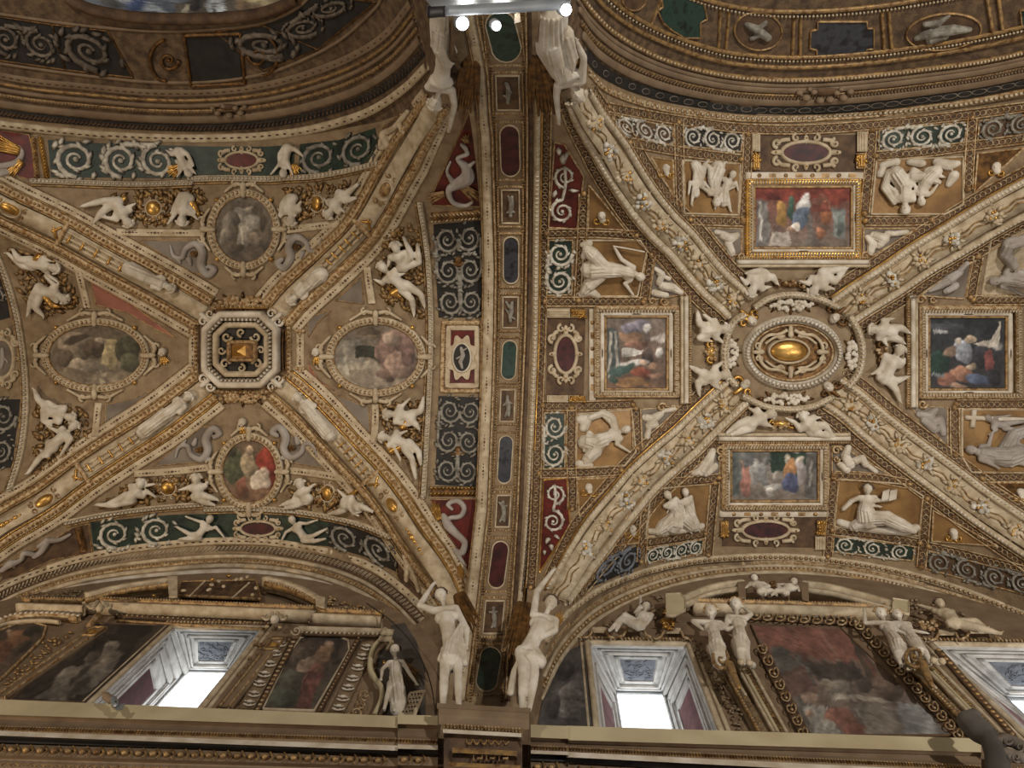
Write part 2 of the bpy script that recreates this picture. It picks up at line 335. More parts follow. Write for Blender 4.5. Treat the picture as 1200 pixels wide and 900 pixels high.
# ------------------------------------------------------------------ figures: one continuous remeshed body
BODIES = []
def caps(mb, A, B, ra, rb, k=9):
    A, B = np.array(A, float), np.array(B, float); d = B - A; L = np.linalg.norm(d)
    if L < 1e-6: d = np.array([0, 0, 1.]); L = 1e-6
    d = d / L; u = np.cross(d, [.3, .5, .81]); u /= np.linalg.norm(u); v = np.cross(d, u)
    st = [(-1, 0), (-.7, .71), (0, 1)]; rg = []
    for t, r in st: rg.append((A + d * ra * t, max(ra * r, ra * .05)))
    for t, r in ((0, 1), (.7, .71), (1, 0)): rg.append((B + d * rb * t, max(rb * r, rb * .05)))
    a = np.linspace(0, 2 * pi, k, endpoint=False)
    V = np.vstack([c + r * (np.cos(a)[:, None] * u + np.sin(a)[:, None] * v) for c, r in rg])
    mb.add(V, grid_faces(6, k, False, True)); base = mb.n - 6 * k; c = np.arange(1, k - 1)
    mb.T.append(np.stack([np.full(k - 2, base), base + c + 1, base + c], 1)); o = base + 5 * k
    mb.T.append(np.stack([np.full(k - 2, o), o + c, o + c + 1], 1))
def body_obj(mb, name, m, parent, vox, label=None, smooth=3):
    o = mb.build(name, m, parent, label=label)
    r = o.modifiers.new('r', 'REMESH'); r.mode = 'VOXEL'; r.voxel_size = vox; r.use_smooth_shade = True
    q = o.modifiers.new('s', 'SMOOTH'); q.iterations = smooth; q.factor = .5
    BODIES.append(o); return o
def bake_bodies():
    bpy.context.view_layer.update(); dg = bpy.context.evaluated_depsgraph_get()
    for o in BODIES:
        me = bpy.data.meshes.new_from_object(o.evaluated_get(dg)); o.modifiers.clear(); old = o.data; o.data = me; me.name = o.name; bpy.data.meshes.remove(old)
def figure(s, J, r, parent, name='body', m='skin', h=1.3, fat=1.0, face=None, hairc=None, robe=(), robem=None, fem=False, vox=.15, fingers=False, hz=None, seat=0):
    """J = 11 px joints: head neck pelvis, Lelbow Lhand Relbow Rhand, Lknee Lfoot Rknee Rfoot; r = head radius px; robe = polylines (x,y,rad)*"""
    J = A_(J); hh = dict(zip(range(11), [h + .45, h + .2, h, h + .1, h + .3, h + .1, h + .3, h + .5, h, h + .4, h]))
    if hz: hh.update(hz)
    P, N = on(s, J); k = P[:, 2] / F * r; N0 = N[2]; kk = k.mean()
    # one common depth frame: joints are spread on a plane parallel to the wall at the pelvis
    P = P + N0 * (np.array([hh[i] for i in range(11)]) * kk)[:, None]
    hd, nk, pv, le, lh, re, rh, lk, lf, rk, rf = P
    up = nk - pv; up /= np.linalg.norm(up); sd = np.cross(up, N0); sd /= np.linalg.norm(sd)
    lsg = 1 if (le - nk) @ sd + .5 * (lh - nk) @ sd >= (re - nk) @ sd + .5 * (rh - nk) @ sd else -1
    kn = 1 if (lk - pv) @ sd + .3 * (lf - pv) @ sd >= (rk - pv) @ sd + .3 * (rf - pv) @ sd else -1
    mb = MB(); f = fat; c = lambda a, b, x, y, q=9: caps(mb, a, b, x * kk, y * kk, q)
    sh0 = nk - up * kk * .55
    sl, sr = sh0 + sd * lsg * kk * 1.28 * f, sh0 - sd * lsg * kk * 1.28 * f
    hl, hr = pv + sd * kn * kk * .58 * f, pv - sd * kn * kk * .58 * f
    wst = pv * .6 + nk * .4; chst = pv * .25 + nk * .75
    f_ = hd - nk; f_ /= max(np.linalg.norm(f_), 1e-6); nk_d = f_
    cd = -hd / np.linalg.norm(hd); look = N0 * .4 + cd * .6 + (0 if face is None else sd * face[0] * .8 + up * face[1] * .8); look /= np.linalg.norm(look); f_ = f_ - look * (f_ @ look); f_ /= np.linalg.norm(f_)
    c(nk - up * kk * .3, hd - f_ * kk * .3, .42, .4)
    c(hd - f_ * kk * .36, hd + f_ * kk * .36, .82, 1.02, 12)
    c(chst - sd * kk * .6 * f, chst + sd * kk * .6 * f, .8 * f, .8 * f); c(chst, wst, 1.0 * f, .86 * f); c(wst, pv, .86 * f, .98 * f)
    c(hl, hr, .74 * f, .74 * f)
    if fem:
        for q in (-1, 1): c(chst + sd * q * kk * .38 + N0 * kk * .5, chst + sd * q * kk * .38 + N0 * kk * .55, .36, .33)
    c(sl, sr, .5 * f, .5 * f)
    for a, b, e in ((sl, le, lh), (sr, re, rh)):
        c(a, b, .48 * f, .38 * f); c(b, e, .4 * f, .24 * f)
        d = e - b; d /= max(np.linalg.norm(d), 1e-6); w_ = np.cross(d, N0); w_ /= max(np.linalg.norm(w_), 1e-6)
        c(e, e + d * kk * .32, .24, .22)
        if fingers:
            for i, L in enumerate((.5, .62, .58, .46)):
                o_ = e + d * kk * .4 + w_ * kk * (.13 * (i - 1.5)); m1 = o_ + d * kk * L * .6 + w_ * kk * .04 * (i - 1.5); c(o_, m1, .085, .08, 6); c(m1, m1 + d * kk * L * .45 - N0 * kk * .12, .08, .06, 6)
            c(e + d * kk * .1 + w_ * kk * .2, e + d * kk * .45 + w_ * kk * .48, .1, .08, 6)
        else:
            c(e + d * kk * .3, e + d * kk * .75, .2, .1, 6); c(e + d * kk * .1 + w_ * kk * .15, e + d * kk * .35 + w_ * kk * .4, .1, .08, 6)
    for a, b, e in ((hl, lk, lf), (hr, rk, rf)):
        c(a, b, .76 * f, .52 * f); mid = b * .65 + e * .35; c(b, mid, .5 * f, .5 * f); c(mid, e, .48 * f, .28 * f)
        d = (b - e); d /= max(np.linalg.norm(d), 1e-6); fd = N0 * .7 - d * .5 + sd * .0; fd /= np.linalg.norm(fd); c(e, e + fd * kk * .75, .26, .17)
    # face
    fd = look; fs = np.cross(f_, fd)
    c(hd + fd * kk * .85 + f_ * kk * .2, hd + fd * kk * 1.12 - f_ * kk * .14, .1, .17, 6)
    c(hd + fd * kk * .6 - f_ * kk * .72, hd + fd * kk * .72 - f_ * kk * .72, .3, .22, 6)
    for q in (-1, 1):
        c(hd + fd * kk * .88 + f_ * kk * .3 + fs * q * kk * .14, hd + fd * kk * .74 + f_ * kk * .26 + fs * q * kk * .5, .16, .13, 6)
        c(hd + fd * kk * .6 - f_ * kk * .22 + fs * q * kk * .42, hd + fd * kk * .66 - f_ * kk * .3 + fs * q * kk * .38, .3, .26, 6)
        c(hd + fs * q * kk * .9, hd + fs * q * kk * .9 - f_ * kk * .15, .16, .12, 6)
    c(hd + fd * kk * .84 - f_ * kk * .44 - fs * kk * .16, hd + fd * kk * .84 - f_ * kk * .44 + fs * kk * .16, .13, .13, 6)
    if robe and robem is None: drape(mb, s, robe, N0, kk, h, r)
    o = body_obj(mb, name, m, parent, vox * kk)
    if robe and robem is not None:
        mr = MB(); drape(mr, s, robe, N0, kk, h + .15, r); body_obj(mr, 'drapery', robem, parent, vox * kk, smooth=2)
    if hairc:
        mh = MB(); rnd_ = random.Random(int(J[0, 0]))
        for i in range(44):
            a, b_ = rnd_.uniform(0, 2 * pi), rnd_.uniform(.0, 1.0)
            v = f_ * (.15 + .75 * b_) + (fs * cos(a) + fd * sin(a) * .9) * (.95 - .5 * b_)
            if sin(a) > .45 and b_ < .68: continue
            v = v / np.linalg.norm(v); q = hd + v * kk * 1.1 - fd * kk * .12 + f_ * kk * .18; caps(mh, q, q + (fs * cos(a) - f_ * .4) * kk * .2, kk * .34, kk * .25, 6)
        body_obj(mh, 'hair', hairc, parent, kk * .12, smooth=1)
    return o
def drape(mb, s, robe, N0, kk, h, r):
    for q in robe:
        q = np.array(q, float).reshape(-1, 3); P, _ = on(s, q[:, :2]); P = P + N0 * (h * kk)
        for i in range(len(q) - 1):
            ra, rb = q[i, 2] / r * kk, q[i + 1, 2] / r * kk; caps(mb, P[i], P[i + 1], ra, rb, 10)
            d = P[i + 1] - P[i]; L = np.linalg.norm(d)
            if L < 1e-5: continue
            d /= L; w_ = np.cross(d, N0); w_ /= max(np.linalg.norm(w_), 1e-6)
            nf = max(2, int(min(ra, rb) / kk * 4.6))
            for j in range(nf):
                t = (j + .5) / nf * 2 - 1; t += .2 * sin(7 * j + i * 3 + L * 9); z = math.sqrt(max(0, 1 - t * t)); z2 = math.sqrt(max(0, 1 - (t * .8) ** 2))
                caps(mb, P[i] + w_ * ra * t + N0 * ra * z * 1.06, P[i + 1] + w_ * rb * t * .8 + N0 * rb * z2 * 1.08, kk * (.11 + .08 * sin(j * 5 + i) ** 2), kk * (.12 + .09 * sin(j * 3) ** 2), 5)
def blob(mb, s, pts, h, r, k=8):
    """polyline of (x,y,rad) capsules on a surface, heights in px"""
    q = np.array(pts, float).reshape(-1, 3); P, N = on(s, q[:, :2]); kk = P[:, 2] / F; P = P + N * (kk * h)[:, None]
    for i in range(len(q) - 1): caps(mb, P[i], P[i + 1], q[i, 2] * kk[i], q[i + 1, 2] * kk[i + 1], k)
# ================================================================== the setting: vault shells, transverse arch, lunette wall, soffit
def shell(name, s, x0, x1, y0, y1, st, m, keep=None):
    xs = np.arange(x0, x1 + st / 2, st); ys = np.arange(y0, y1 + st / 2, st); X, Y = np.meshgrid(xs, ys, indexing='ij')
    Z = HF[s](X, Y); V = np.c_[X.ravel(), Y.ravel(), Z.ravel()]; Fc = grid_faces(len(xs), len(ys))
    Fc = Fc[V[Fc].reshape(-1, 4, 3)[:, :, 2].min(1) > 6.5]
    if keep is not None: Fc = Fc[keep(V[Fc].mean(1))]
    mb = MB(); mb.add(V, Fc); return mb.build(name, m, kind='structure')
def inpoly(q, v):
    v = A_(v); r = np.zeros(len(q), bool)
    for i in range(len(v)):
        a, b = v[i], v[(i + 1) % len(v)]; r ^= ((a[1] > q[:, 1]) != (b[1] > q[:, 1])) & (q[:, 0] < (b[0] - a[0]) * (q[:, 1] - a[1]) / (b[1] - a[1] + 1e-9) + a[0])
    return r
RIM = res([80, -6, 105, 7, 150, 16, 200, 19, 250, 18.5, 305, 13, 350, -4], 6)
hole = np.vstack([RIM, [[380, -120], [40, -120]]])
wy = lambda x: 5.36 - .02 * x
shell('ceiling', 'L', -13.0, -1.08, -8.0, 5.6, .1, 'web', lambda c: (c[:, 1] > -2.4) & (c[:, 1] < wy(c[:, 0]) + .12))
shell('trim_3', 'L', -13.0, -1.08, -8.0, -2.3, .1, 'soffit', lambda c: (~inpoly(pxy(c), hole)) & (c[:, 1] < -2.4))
shell('ceiling', 'R', -0.2, 11.0, -8.0, 5.5, .1, 'web', lambda c: (c[:, 1] < wy(c[:, 0]) + .12) & (c[:, 1] > -2.9))
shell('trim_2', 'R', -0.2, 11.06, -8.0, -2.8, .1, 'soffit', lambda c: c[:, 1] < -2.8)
# transverse arch carrying the marble strip
mb = MB(); ys = np.linspace(-3.9, 5.3, 140)
for xa, xb, dz in ((-1.13, -.17, 0),):
    xs = np.linspace(xa, xb, 8); X, Y = np.meshgrid(xs, ys, indexing='ij'); V = np.c_[X.ravel(), Y.ravel(), hC(X, Y).ravel() + dz]; mb.add(V, grid_faces(8, 140))
    for x in (xa, xb):
        V = np.vstack([np.c_[ys * 0 + x, ys, hC(ys * 0, ys)], np.c_[ys * 0 + x, ys, hC(ys * 0, ys) + 1.6]]); mb.add(V, grid_faces(2, 140))
mb.build('trim_1', 'web', kind='structure')
# upper dome seen through the opening, top left
g = shell('ceiling', 'D', -14, 0, -16, -4.0, .4, 'grey')
mb = MB(); b = np.vstack([res([60, -40, 80, -4, 105, 9, 150, 19, 200, 22, 250, 21, 305, 16, 350, -2, 360, -40], 6)])
pt = painter(((150, 160, 175), (128, 122, 116)), [('p', [100, -5, 200, 20, 212, 20, 130, -12], (200, 196, 186)), ('p', [170, -5, 205, 22, 215, 18, 190, -5], (120, 118, 120)), ('e', 128, 4, 16, 6, 20, (108, 96, 80)), ('e', 160, 8, 12, 8, -20, (70, 84, 130)), ('p', [205, -20, 300, -20, 300, 22, 205, 22], (122, 96, 66)), ('p', [214, -20, 222, -20, 222, 22, 214, 22], (190, 160, 110)), ('e', 228, 8, 8, 9, 0, (66, 50, 38)), ('p', [243, -20, 262, -20, 262, 20, 243, 20], (206, 196, 176)), ('p', [250, -20, 253, -20, 253, 20, 250, 20], (90, 70, 54)), ('p', [278, -20, 345, -20, 345, 20, 278, 20], (172, 122, 64)), ('e', 306, 2, 16, 6, 0, (214, 176, 96))], 3)
t = thing('dome_fresco', 'bright sky-blue and ochre fresco glimpsed beyond the dark arch rim, top left corner', 'fresco', 'D', (200, 8))
patch(mb, 'D', b, 3, rings=16, skirt=0, col=pt); mb.build('painted_field', 'fresco', t)
# ---- lunette wall with window openings
def wpt(x, y, s='W'): return on(s, [(x, y)])[0][0]
wins = []
for nm, tl, tr in (('a', (203, 733), (311, 737)), ('b', (688, 753), (806, 755)), ('c', (1090, 755), (1260, 757))):
    a, b_ = wpt(*tl), wpt(*tr); wins.append((a[0], b_[0], (a[2] + b_[2]) / 2))
mb = MB()
def wq(xa, xb, za, zb):
    xs = np.array([xa, xb]); V = np.array([(x, wy(x), z) for x in xs for z in (za, zb)]); mb.add(V, [[0, 2, 3, 1]])
ZB, ZT = 7.0, 14.25; xx = [-13.5] + [v for q in wins for v in q[:2]] + [11.5]
for i in range(0, len(xx), 2): wq(xx[i], xx[i + 1], ZB, ZT)
for xa, xb, zt in wins: wq(xa, xb, zt, ZT)
mb.build('wall_far', 'cornice2', kind='structure', smooth=False)
# ---- splayed windows
def quad(mb, A, B, C, D, u0, u1, v0, v1, o=0.0, th=.03):
    """box on a bilinear quad A(00) B(10) C(11) D(01); raised by o towards the light side"""
    A, B, C, D = map(np.array, (A, B, C, D)); n = np.cross(B - A, D - A); n = n / np.linalg.norm(n)
    f = lambda u, v: A * (1 - u) * (1 - v) + B * u * (1 - v) + C * u * v + D * (1 - u) * v
    c = [f(u, v) for u, v in ((u0, v0), (u1, v0), (u1, v1), (u0, v1))]
    mb.add(np.array([p + n * (o - th) for p in c] + [p + n * o for p in c]), [[4, 5, 6, 7], [0, 1, 5, 4], [1, 2, 6, 5], [2, 3, 7, 6], [3, 0, 4, 7]])
def nested(mb, Q, a, wd, o, flip=1):
    A, B, C, D = Q
    for u0, u1, v0, v1 in ((a, 1 - a, a, a + wd), (a, 1 - a, 1 - a - wd, 1 - a), (a, a + wd, a, 1 - a), (1 - a - wd, 1 - a, a, 1 - a)): quad(mb, A, B, C, D, u0, u1, v0, v1, o * flip, .03 * flip)
def window(idx, q, inx, mats, fl):
    xa, xb, zt = q; zb = 8.35; dp = 1.15; ia, ib, iz = inx
    O = lambda x, z: np.array([x, wy(x), z]); I = lambda x, z: np.array([x, wy(x) + dp, z])
    t = bpy.data.objects.new('window_%d' % idx, None); sc.collection.objects.link(t); t['kind'] = 'structure'; t.location = Vector(O((xa + xb) / 2, zt)) + Vector((0, 0, EYE))
    Qt = [O(xa, zt), O(xb, zt), I(ib, iz), I(ia, iz)]
    Ql = [O(xa, zb), O(xa, zt), I(ia, iz), I(ia, zb)]; Qr = [O(xb, zt), O(xb, zb), I(ib, zb), I(ib, iz)]
    for nm, Q, mm in (('soffit_panel', Qt, 'bluestucco'), ('reveal_panel', Ql, mats), ('reveal_panel', Qr, mats)):
        cen = sum(Q) / 4; n = np.cross(Q[1] - Q[0], Q[3] - Q[0]); inside = np.array([(xa + xb) / 2, wy(0) + .4, (zb + zt) / 2]) - cen; sg = 1 if n @ inside > 0 else -1
        m1 = MB(); quad(m1, *Q, 0, 1, 0, 1, 0, .04 * sg)
        for a, wd, o in ((.0, .045, .05), (.085, .03, .035), (.15, .03, .05), (.23, .045, .03)): nested(m1, Q, a, wd, o, sg)
        m1.build('reveal', 'winwhite', t, smooth=False)
        m2 = MB(); quad(m2, *Q, .29, .71, .29, .71, .018 * sg, .01 * sg); pnl = m2.build(nm, mm, t, smooth=False)
        m3 = MB(); A, B, C, D = Q; nn = n / np.linalg.norm(n) * sg
        for k in range(46 if nm[0] == 's' else 0):
            u, v = random.uniform(.33, .67), random.uniform(.33, .67); p = A * (1 - u) * (1 - v) + B * u * (1 - v) + C * u * v + D * (1 - u) * v; a = random.uniform(0, 6.28); e = (B - A) / np.linalg.norm(B - A) * cos(a) + np.cross(nn, (B - A)) / np.linalg.norm(B - A) * sin(a)
            caps(m3, p + nn * .02, p + e * .07 + nn * .02, .018, .01, 6)
        if nm[0] == 's': m3.build('relief_leaves', 'bluestucco', t, kind='stuff')
    mg = MB(); mg.add([I(ia + .03, zb), I(ib - .03, zb), I(ib - .03, iz - .06), I(ia + .03, iz - .06)], [[0, 1, 2, 3]]); mg.build('pane', 'glow', t, smooth=False)
    mf = MB()
    for p, e in ((I(ia, iz), I(ib, iz)), (I(ia, iz), I(ia, zb)), (I(ib, iz), I(ib, zb))): caps(mf, p + [0, -.02, -.02], e + [0, -.02, -.02], .05, .05, 6)
    mid = (I(ia, iz) + I(ib, iz)) / 2; caps(mf, mid + [-.04, -.1, -.02], mid + [.04, -.1, -.02], .05, .05, 6)
    mf.build('window_frame', 'metal', t)
    # outer moulding on the wall
    mo = MB(); wd = .07
    for d, w_, h_ in ((0, .07, .07), (.09, .05, .04)):
        for A, B in ((O(xa - d, zt + d), O(xb + d, zt + d)), (O(xa - d, zb), O(xa - d, zt + d)), (O(xb + d, zb), O(xb + d, zt + d))): caps(mo, A, B, w_ / 1.6, w_ / 1.6, 6)
    mo.build('architrave', 'cream', t); mo = MB()
    for k in np.arange(xa - .1, xb + .1, .055): caps(mo, O(k, zt + .045) + [0, -.05, 0], O(k, zt + .07) + [0, -.05, 0], .02, .02, 5)
    mo.build('bead_row', 'parcel', t, kind='stuff')
def inn(x0, x1, y): 
    s = (PL['W'][0] + 1.15, -.02); a, b_ = on(s, [(x0, y), (x1, y)])[0]; return a[0], b_[0], (a[2] + b_[2]) / 2
window(1, wins[0], inn(219, 271, 787), 'dullporphyry', 1)
window(2, wins[1], inn(719, 779, 812), 'pinkmarble', 1)
window(3, wins[2], inn(1176, 1270, 820), 'pinkmarble', 1)
# ---- big cornice under the lunettes
def prism(mb, x0, x1, ln, ends=True):
    """ln: [(py at x0, py at x1, plane Y)]"""
    V = []
    for a, b_, Y in ln: V += list(on((Y, -.02), [(x0, a), (x1, b_)])[0])
    V = np.array(V); n = len(ln); mb.add(V, [[2 * i, 2 * i + 1, 2 * i + 3, 2 * i + 2] for i in range(n - 1)])
    if ends:
        for e in (0, 1):
            W = np.vstack([V[e::2], V[e::2] * [1, 0, 1] + [0, 5.6, 0]]); mb.add(W, grid_faces(2, n))
def lrow(mb, a, b_, Y, step, size, kind, h=0): row(mb, (Y, -.02), [a[0], a[1], b_[0], b_[1]], step, size, kind, h, smooth=False)
def cornice(x0, x1, f, Y0, name, label, grp=None, eggs=True, front='cornice'):
    """f(x, band) gives the px height of each band edge"""
    L = lambda i, dy=0: (f(x0, i) + dy, f(x1, i) + dy)
    t = thing(name, label, 'cornice', (Y0, -.02), ((x0 + x1) / 2, f((x0 + x1) / 2, 1)))
    m1 = MB(); prism(m1, x0, x1, [L(0) + (Y0,), L(1) + (Y0,)]); m1.build('fascia', front, t, smooth=False)
    m1 = MB(); prism(m1, x0, x1, [L(0) + (Y0 + .3,), L(0, 2) + (Y0 + .04,), L(1) + (Y0 + .02,), L(1, 2) + (Y0 + .05,), L(1, 5) + (Y0 + .08,), L(2, -3) + (Y0 + .08,), L(2) + (Y0 + .06,), L(3) + (Y0 + .09,), L(4) + (Y0 + .09,), L(4, .5) + (Y0 + .13,), L(5) + (Y0 + .18,), L(6) + (Y0 + .2,), L(7) + (Y0 + .26,), L(8) + (Y0 + .3,), L(8, 30) + (Y0 + .45,)]); m1.build('moulding', 'cornice2', t, smooth=False)
    m1 = MB(); lrow(m1, (x0 + 2, f(x0, 2) + 3), (x1 - 2, f(x1, 2) + 3), Y0 + .07, 3.6, (1.4, 2.6, 2.2), 'box'); m1.build('leaf_row', 'gilt', t, kind='stuff')
    m1 = MB(); prism(m1, x0, x1, [L(3) + (Y0 + .05,), L(4) + (Y0 + .05,)]); m1.build('fillet', 'white', t, smooth=False)
    if eggs:
        m1 = MB(); y = lambda x: (f(x, 5) + f(x, 6)) / 2; n = int((x1 - x0) / 16.5)
        for i in range(n):
            x = x0 + 8 + i * 16.5; e = MB(); put(m1, (Y0 + .17, -.02), [(x, y(x))], .1, (5, 4.4, 4), 'ball'); blob(m1, (Y0 + .17, -.02), [(x + 6, y(x) - 5, 1.2), (x + 9, y(x) + 1, 1.6), (x + 5, y(x) + 5, 1)], 1, 0, 6)
        m1.build('egg_row', 'gilt', t)
    m1 = MB(); prism(m1, x0, x1, [L(4, 1) + (Y0 + .12,), L(5, -1) + (Y0 + .15,)], False); m1.build('painted_gap_shade', 'dark', t, smooth=False)  # dark strip colours in the shade of the gap
    m1 = MB(); x = x0 + 3
    while x < x1 - 8: blob(m1, (Y0 + .27, -.02), [(x, f(x, 8) - 1, .9), (x + 5, f(x, 7) + 5, .9)], .6, 0, 5); blob(m1, (Y0 + .27, -.02), [(x + 5, f(x, 7) + 5, .9), (x + 9, f(x, 8), .9)], .6, 0, 5); x += 10
    m1.build('fret_row', 'gilt', t, kind='stuff')
    return t
bl = [819.5, 837.5, 850.5, 856.5, 862, 871, 885, 889, 897]; br = [840.5, 854, 866, 875, 881, 886, 899, 903, 911]
cornice(-60, 466, lambda x, i: bl[i] + (br[i] - bl[i]) * x / 500, 4.65, 'great_cornice', 'long beige cornice with gilded egg row below the left lunette window')
b2 = [838, 849, 866, 873, 878, 884, 897, 901, 909]
cornice(466, 513, lambda x, i: b2[i] + .03 * (x - 490), 4.6, 'cornice_return', 'short stepped cornice block just left of the central pier')
bm = [849, 866, 873, 879, 885, 892, 908, 912, 920]; bn = [865.5, 881.5, 897, 905, 912, 922, 940, 944, 950]
cornice(664, 1150, lambda x, i: bm[i] + (bn[i] - bm[i]) * (x - 620) / 530, 4.65, 'great_cornice', 'long beige cornice below the right lunette painting')
cornice(622, 666, lambda x, i: (849, 864, 873, 879, 883, 892, 905, 909, 918)[i] + .04 * (x - 620), 4.62, 'cornice_return', 'short stepped cornice block just right of the central pier')
cornice(1166, 1260, lambda x, i: 867 + (0, 22, 32, 38, 44, 50, 60, 66, 72)[i], 4.65, 'great_cornice', 'stub of beige cornice behind the dark carved finial, bottom right corner')
# central pier capital
pj = lambda x, y0, k=.055: y0 + k * (x - 515)
t = thing('pier_capital', 'projecting dark cream pier capital under the two lower angel statues', 'capital', 'Y', (565, 850))
def pc(x0, x1, ln, nm, m): mb = MB(); prism(mb, x0, x1, [(pj(x0, a), pj(x1, a), Y) for a, Y in ln]); mb.build(nm, m, t, smooth=False)
pc(512, 622, [(824, 4.35), (829, 4.35), (831, 4.37)], 'slab', 'cornice2'); pc(514, 620, [(829, 4.36), (833, 4.37), (838, 4.41), (846, 4.44), (849, 4.45)], 'cove', 'cornice2')
pc(519, 612, [(848, 4.43), (854, 4.44)], 'bead_ground', 'gilt'); pc(519, 611, [(854, 4.41), (858.5, 4.42), (859, 4.46)], 'fillet', 'white'); pc(520, 612, [(858, 4.47), (905, 4.7), (930, 4.8)], 'block', 'brown')
mb = MB(); lrow(mb, (521, 850.5), (609, 856), 4.42, 4, (1.4, 2.6, 2), 'box'); mb.build('leaf_row', 'parcel', t, kind='stuff')
mb = MB()
for i in range(6):
    x = 546 + i * 8.6; blob(mb, (4.52, -.02), [(x, 864, 1), (x + 1, 871, 1.3), (x + 4, 874, 1), (x + 7, 871, 1.3), (x + 8, 864, 1)], 2, 0, 6)
mb.build('leaf_row', 'gilt', t, kind='stuff')
for a_, b_, x0_, x1_ in ((876, 882, 530, 606), (893, 898, 526, 610)): mb = MB(); prism(mb, x0_, x1_, [(a_, a_ + 4, 4.52), (b_, b_ + 4, 4.53)]); mb.build('fillet', 'gilt', t, smooth=False)
for i in range(3):
    mb = MB(); x = 555 + i * 15; sweep(mb, (4.56, -.02), poly([x, 891, x, 883, x + 10, 883, x + 10, 889, x + 4, 889], 3, False), flat(1.6, 1.6)); mb.build('meander', 'gilt', t)
for q in ((470, 530, 862, 866, 935, 940), (606, 670, 872, 876, 940, 945)): mb = MB(); prism(mb, q[0], q[1], [(q[2], q[3], 5.0), (q[4], q[5], 5.2)]); mb.build('pier_shaft', 'brown', t, smooth=False)
# ================================================================== ornament builders
def scroll_at(mb, s, c, r, a0, dirn=1, turns=1.6, leafy=True, w=.16, h=1.2, ax=None):
    """acanthus volute: c centre, r outer radius px; ax = (ex,ey) 2 vectors for foreshortened panels"""
    n = int(10 * turns) + 6; t = np.linspace(0, 1, n); R = r * (1 - .78 * t); th = a0 + dirn * 2 * pi * turns * t
    L = np.c_[R * np.cos(th), R * np.sin(th)]; ax = np.array(ax if ax is not None else [[1, 0], [0, 1]], float)
    p = A_([c]) + L @ ax; tube(mb, s, p, np.maximum(r * w * (1 - .55 * t), .35), h, k=5)
    if leafy:
        k = np.arange(1, int(n * .62), 2); q = A_([c]) + (L[k] * 1.1) @ ax; e = (L[k] @ ax); ang = np.arctan2(e[:, 1], e[:, 0]) - dirn * .9
        put(mb, s, q, ang, (r * .26, r * .17, r * .2), 'leaf', h * .5)
    put(mb, s, [c], 0, (r * .17, r * .17, r * .22), 'bead', h * .6)
    return p[0]
def scroll_panel(s, Q, n, label, ground='green', m='scroll', fr=None, name='acanthus_relief', group=None, r=.46, vert=False, deep=1.0, pairs=False, extra=None):
    """Q: 4 px corners (TL TR BR BL); n volutes along the long way"""
    Q = A_(Q); cen = Q.mean(0); t = thing(name, label, 'relief', s, cen, group)
    mb = MB(); patch(mb, s, poly(Q, 5), .6, skirt=2); mb.build('ground', ground, t)
    if fr: mb = MB(); sweep(mb, s, np.vstack([poly(Q, 4)]), rnd(2.2, 2.0, 3), True); mb.build('frame', fr, t)
    f = lambda u, v: (Q[0] * (1 - u) * (1 - v) + Q[1] * u * (1 - v) + Q[2] * u * v + Q[3] * (1 - u) * v)
    mb = MB(); prev = None; rows = 2 if pairs else 1
    for j in range(rows):
        prev = None
        for i in range(n):
            a = (i + .5) / n; b_ = .5 if not pairs else (.27, .73)[j]
            u, v = (b_, a) if vert else (a, b_); c = f(u, v)
            du = np.hypot(*(f(min(u + .05, 1), v) - f(u - .05, v))) / .1; dv = np.hypot(*(f(u, min(v + .05, 1)) - f(u, v - .05))) / .1
            ln_, wd = (dv, du) if vert else (du, dv); rad = min(ln_ / n, wd / rows) * r; fl = (1 if i % 2 else -1) * (1 if j else -1)
            ex = (f(u + .05, v) - f(u - .05, v)); ex /= np.hypot(*ex); ey = (f(u, v + .05) - f(u, v - .05)); ey /= np.hypot(*ey)
            sx, sy = (ln_ / n / 2 * .92 / rad, 1) if not vert else (1, ln_ / n / 2 * .92 / rad)
            k = scroll_at(mb, s, c, rad, (pi / 2 * fl if not vert else (0 if fl > 0 else pi)), fl, 1.7, ax=[ex * min(sx, 1.15), ey * min(sy, 1.15)], h=1.3 * deep)
            if prev is not None:
                md = (prev + k) / 2; tube(mb, s, res(np.vstack([prev, md, k]), 3), rad * .16, 1.2 * deep, k=5)
                put(mb, s, [md, md + (c - prev) * .12, md - (c - prev) * .08], [random.uniform(0, 6) for _ in range(3)], (rad * .42, rad * .24, rad * .3), 'leaf', .8)
            for q in range(11):
                aa = random.uniform(0, 6.28); put(mb, s, [c + (ex * cos(aa) * sx + ey * sin(aa) * sy) * rad * 1.12], [aa + 1], (rad * .3, rad * .18, rad * .2), 'leaf', .6)
            prev = c + (c - k) * .95
    if extra: extra(mb)
    mb.build('acanthus', m, t, kind='stuff'); return t
def rings(mb, s, p, r=2.7, step=None, h=1.0, closed=False, smooth=True):
    q = res(p, step or r * 2.5, closed, smooth); t = np.gradient(q, axis=0); a = np.arctan2(t[:, 1], t[:, 0])
    put(mb, s, q, a, (r, r, r * 1.1), 'ring', h); md = (q[1:] + q[:-1]) / 2; put(mb, s, md, a[1:], (.9, .6, .8), 'bead', h)
def eggs(mb, s, p, r=1.6, step=5.2, h=1.2, closed=False, smooth=True): row(mb, s, p, step, (r, r * 1.1, r), 'bead', h, closed, smooth=smooth)
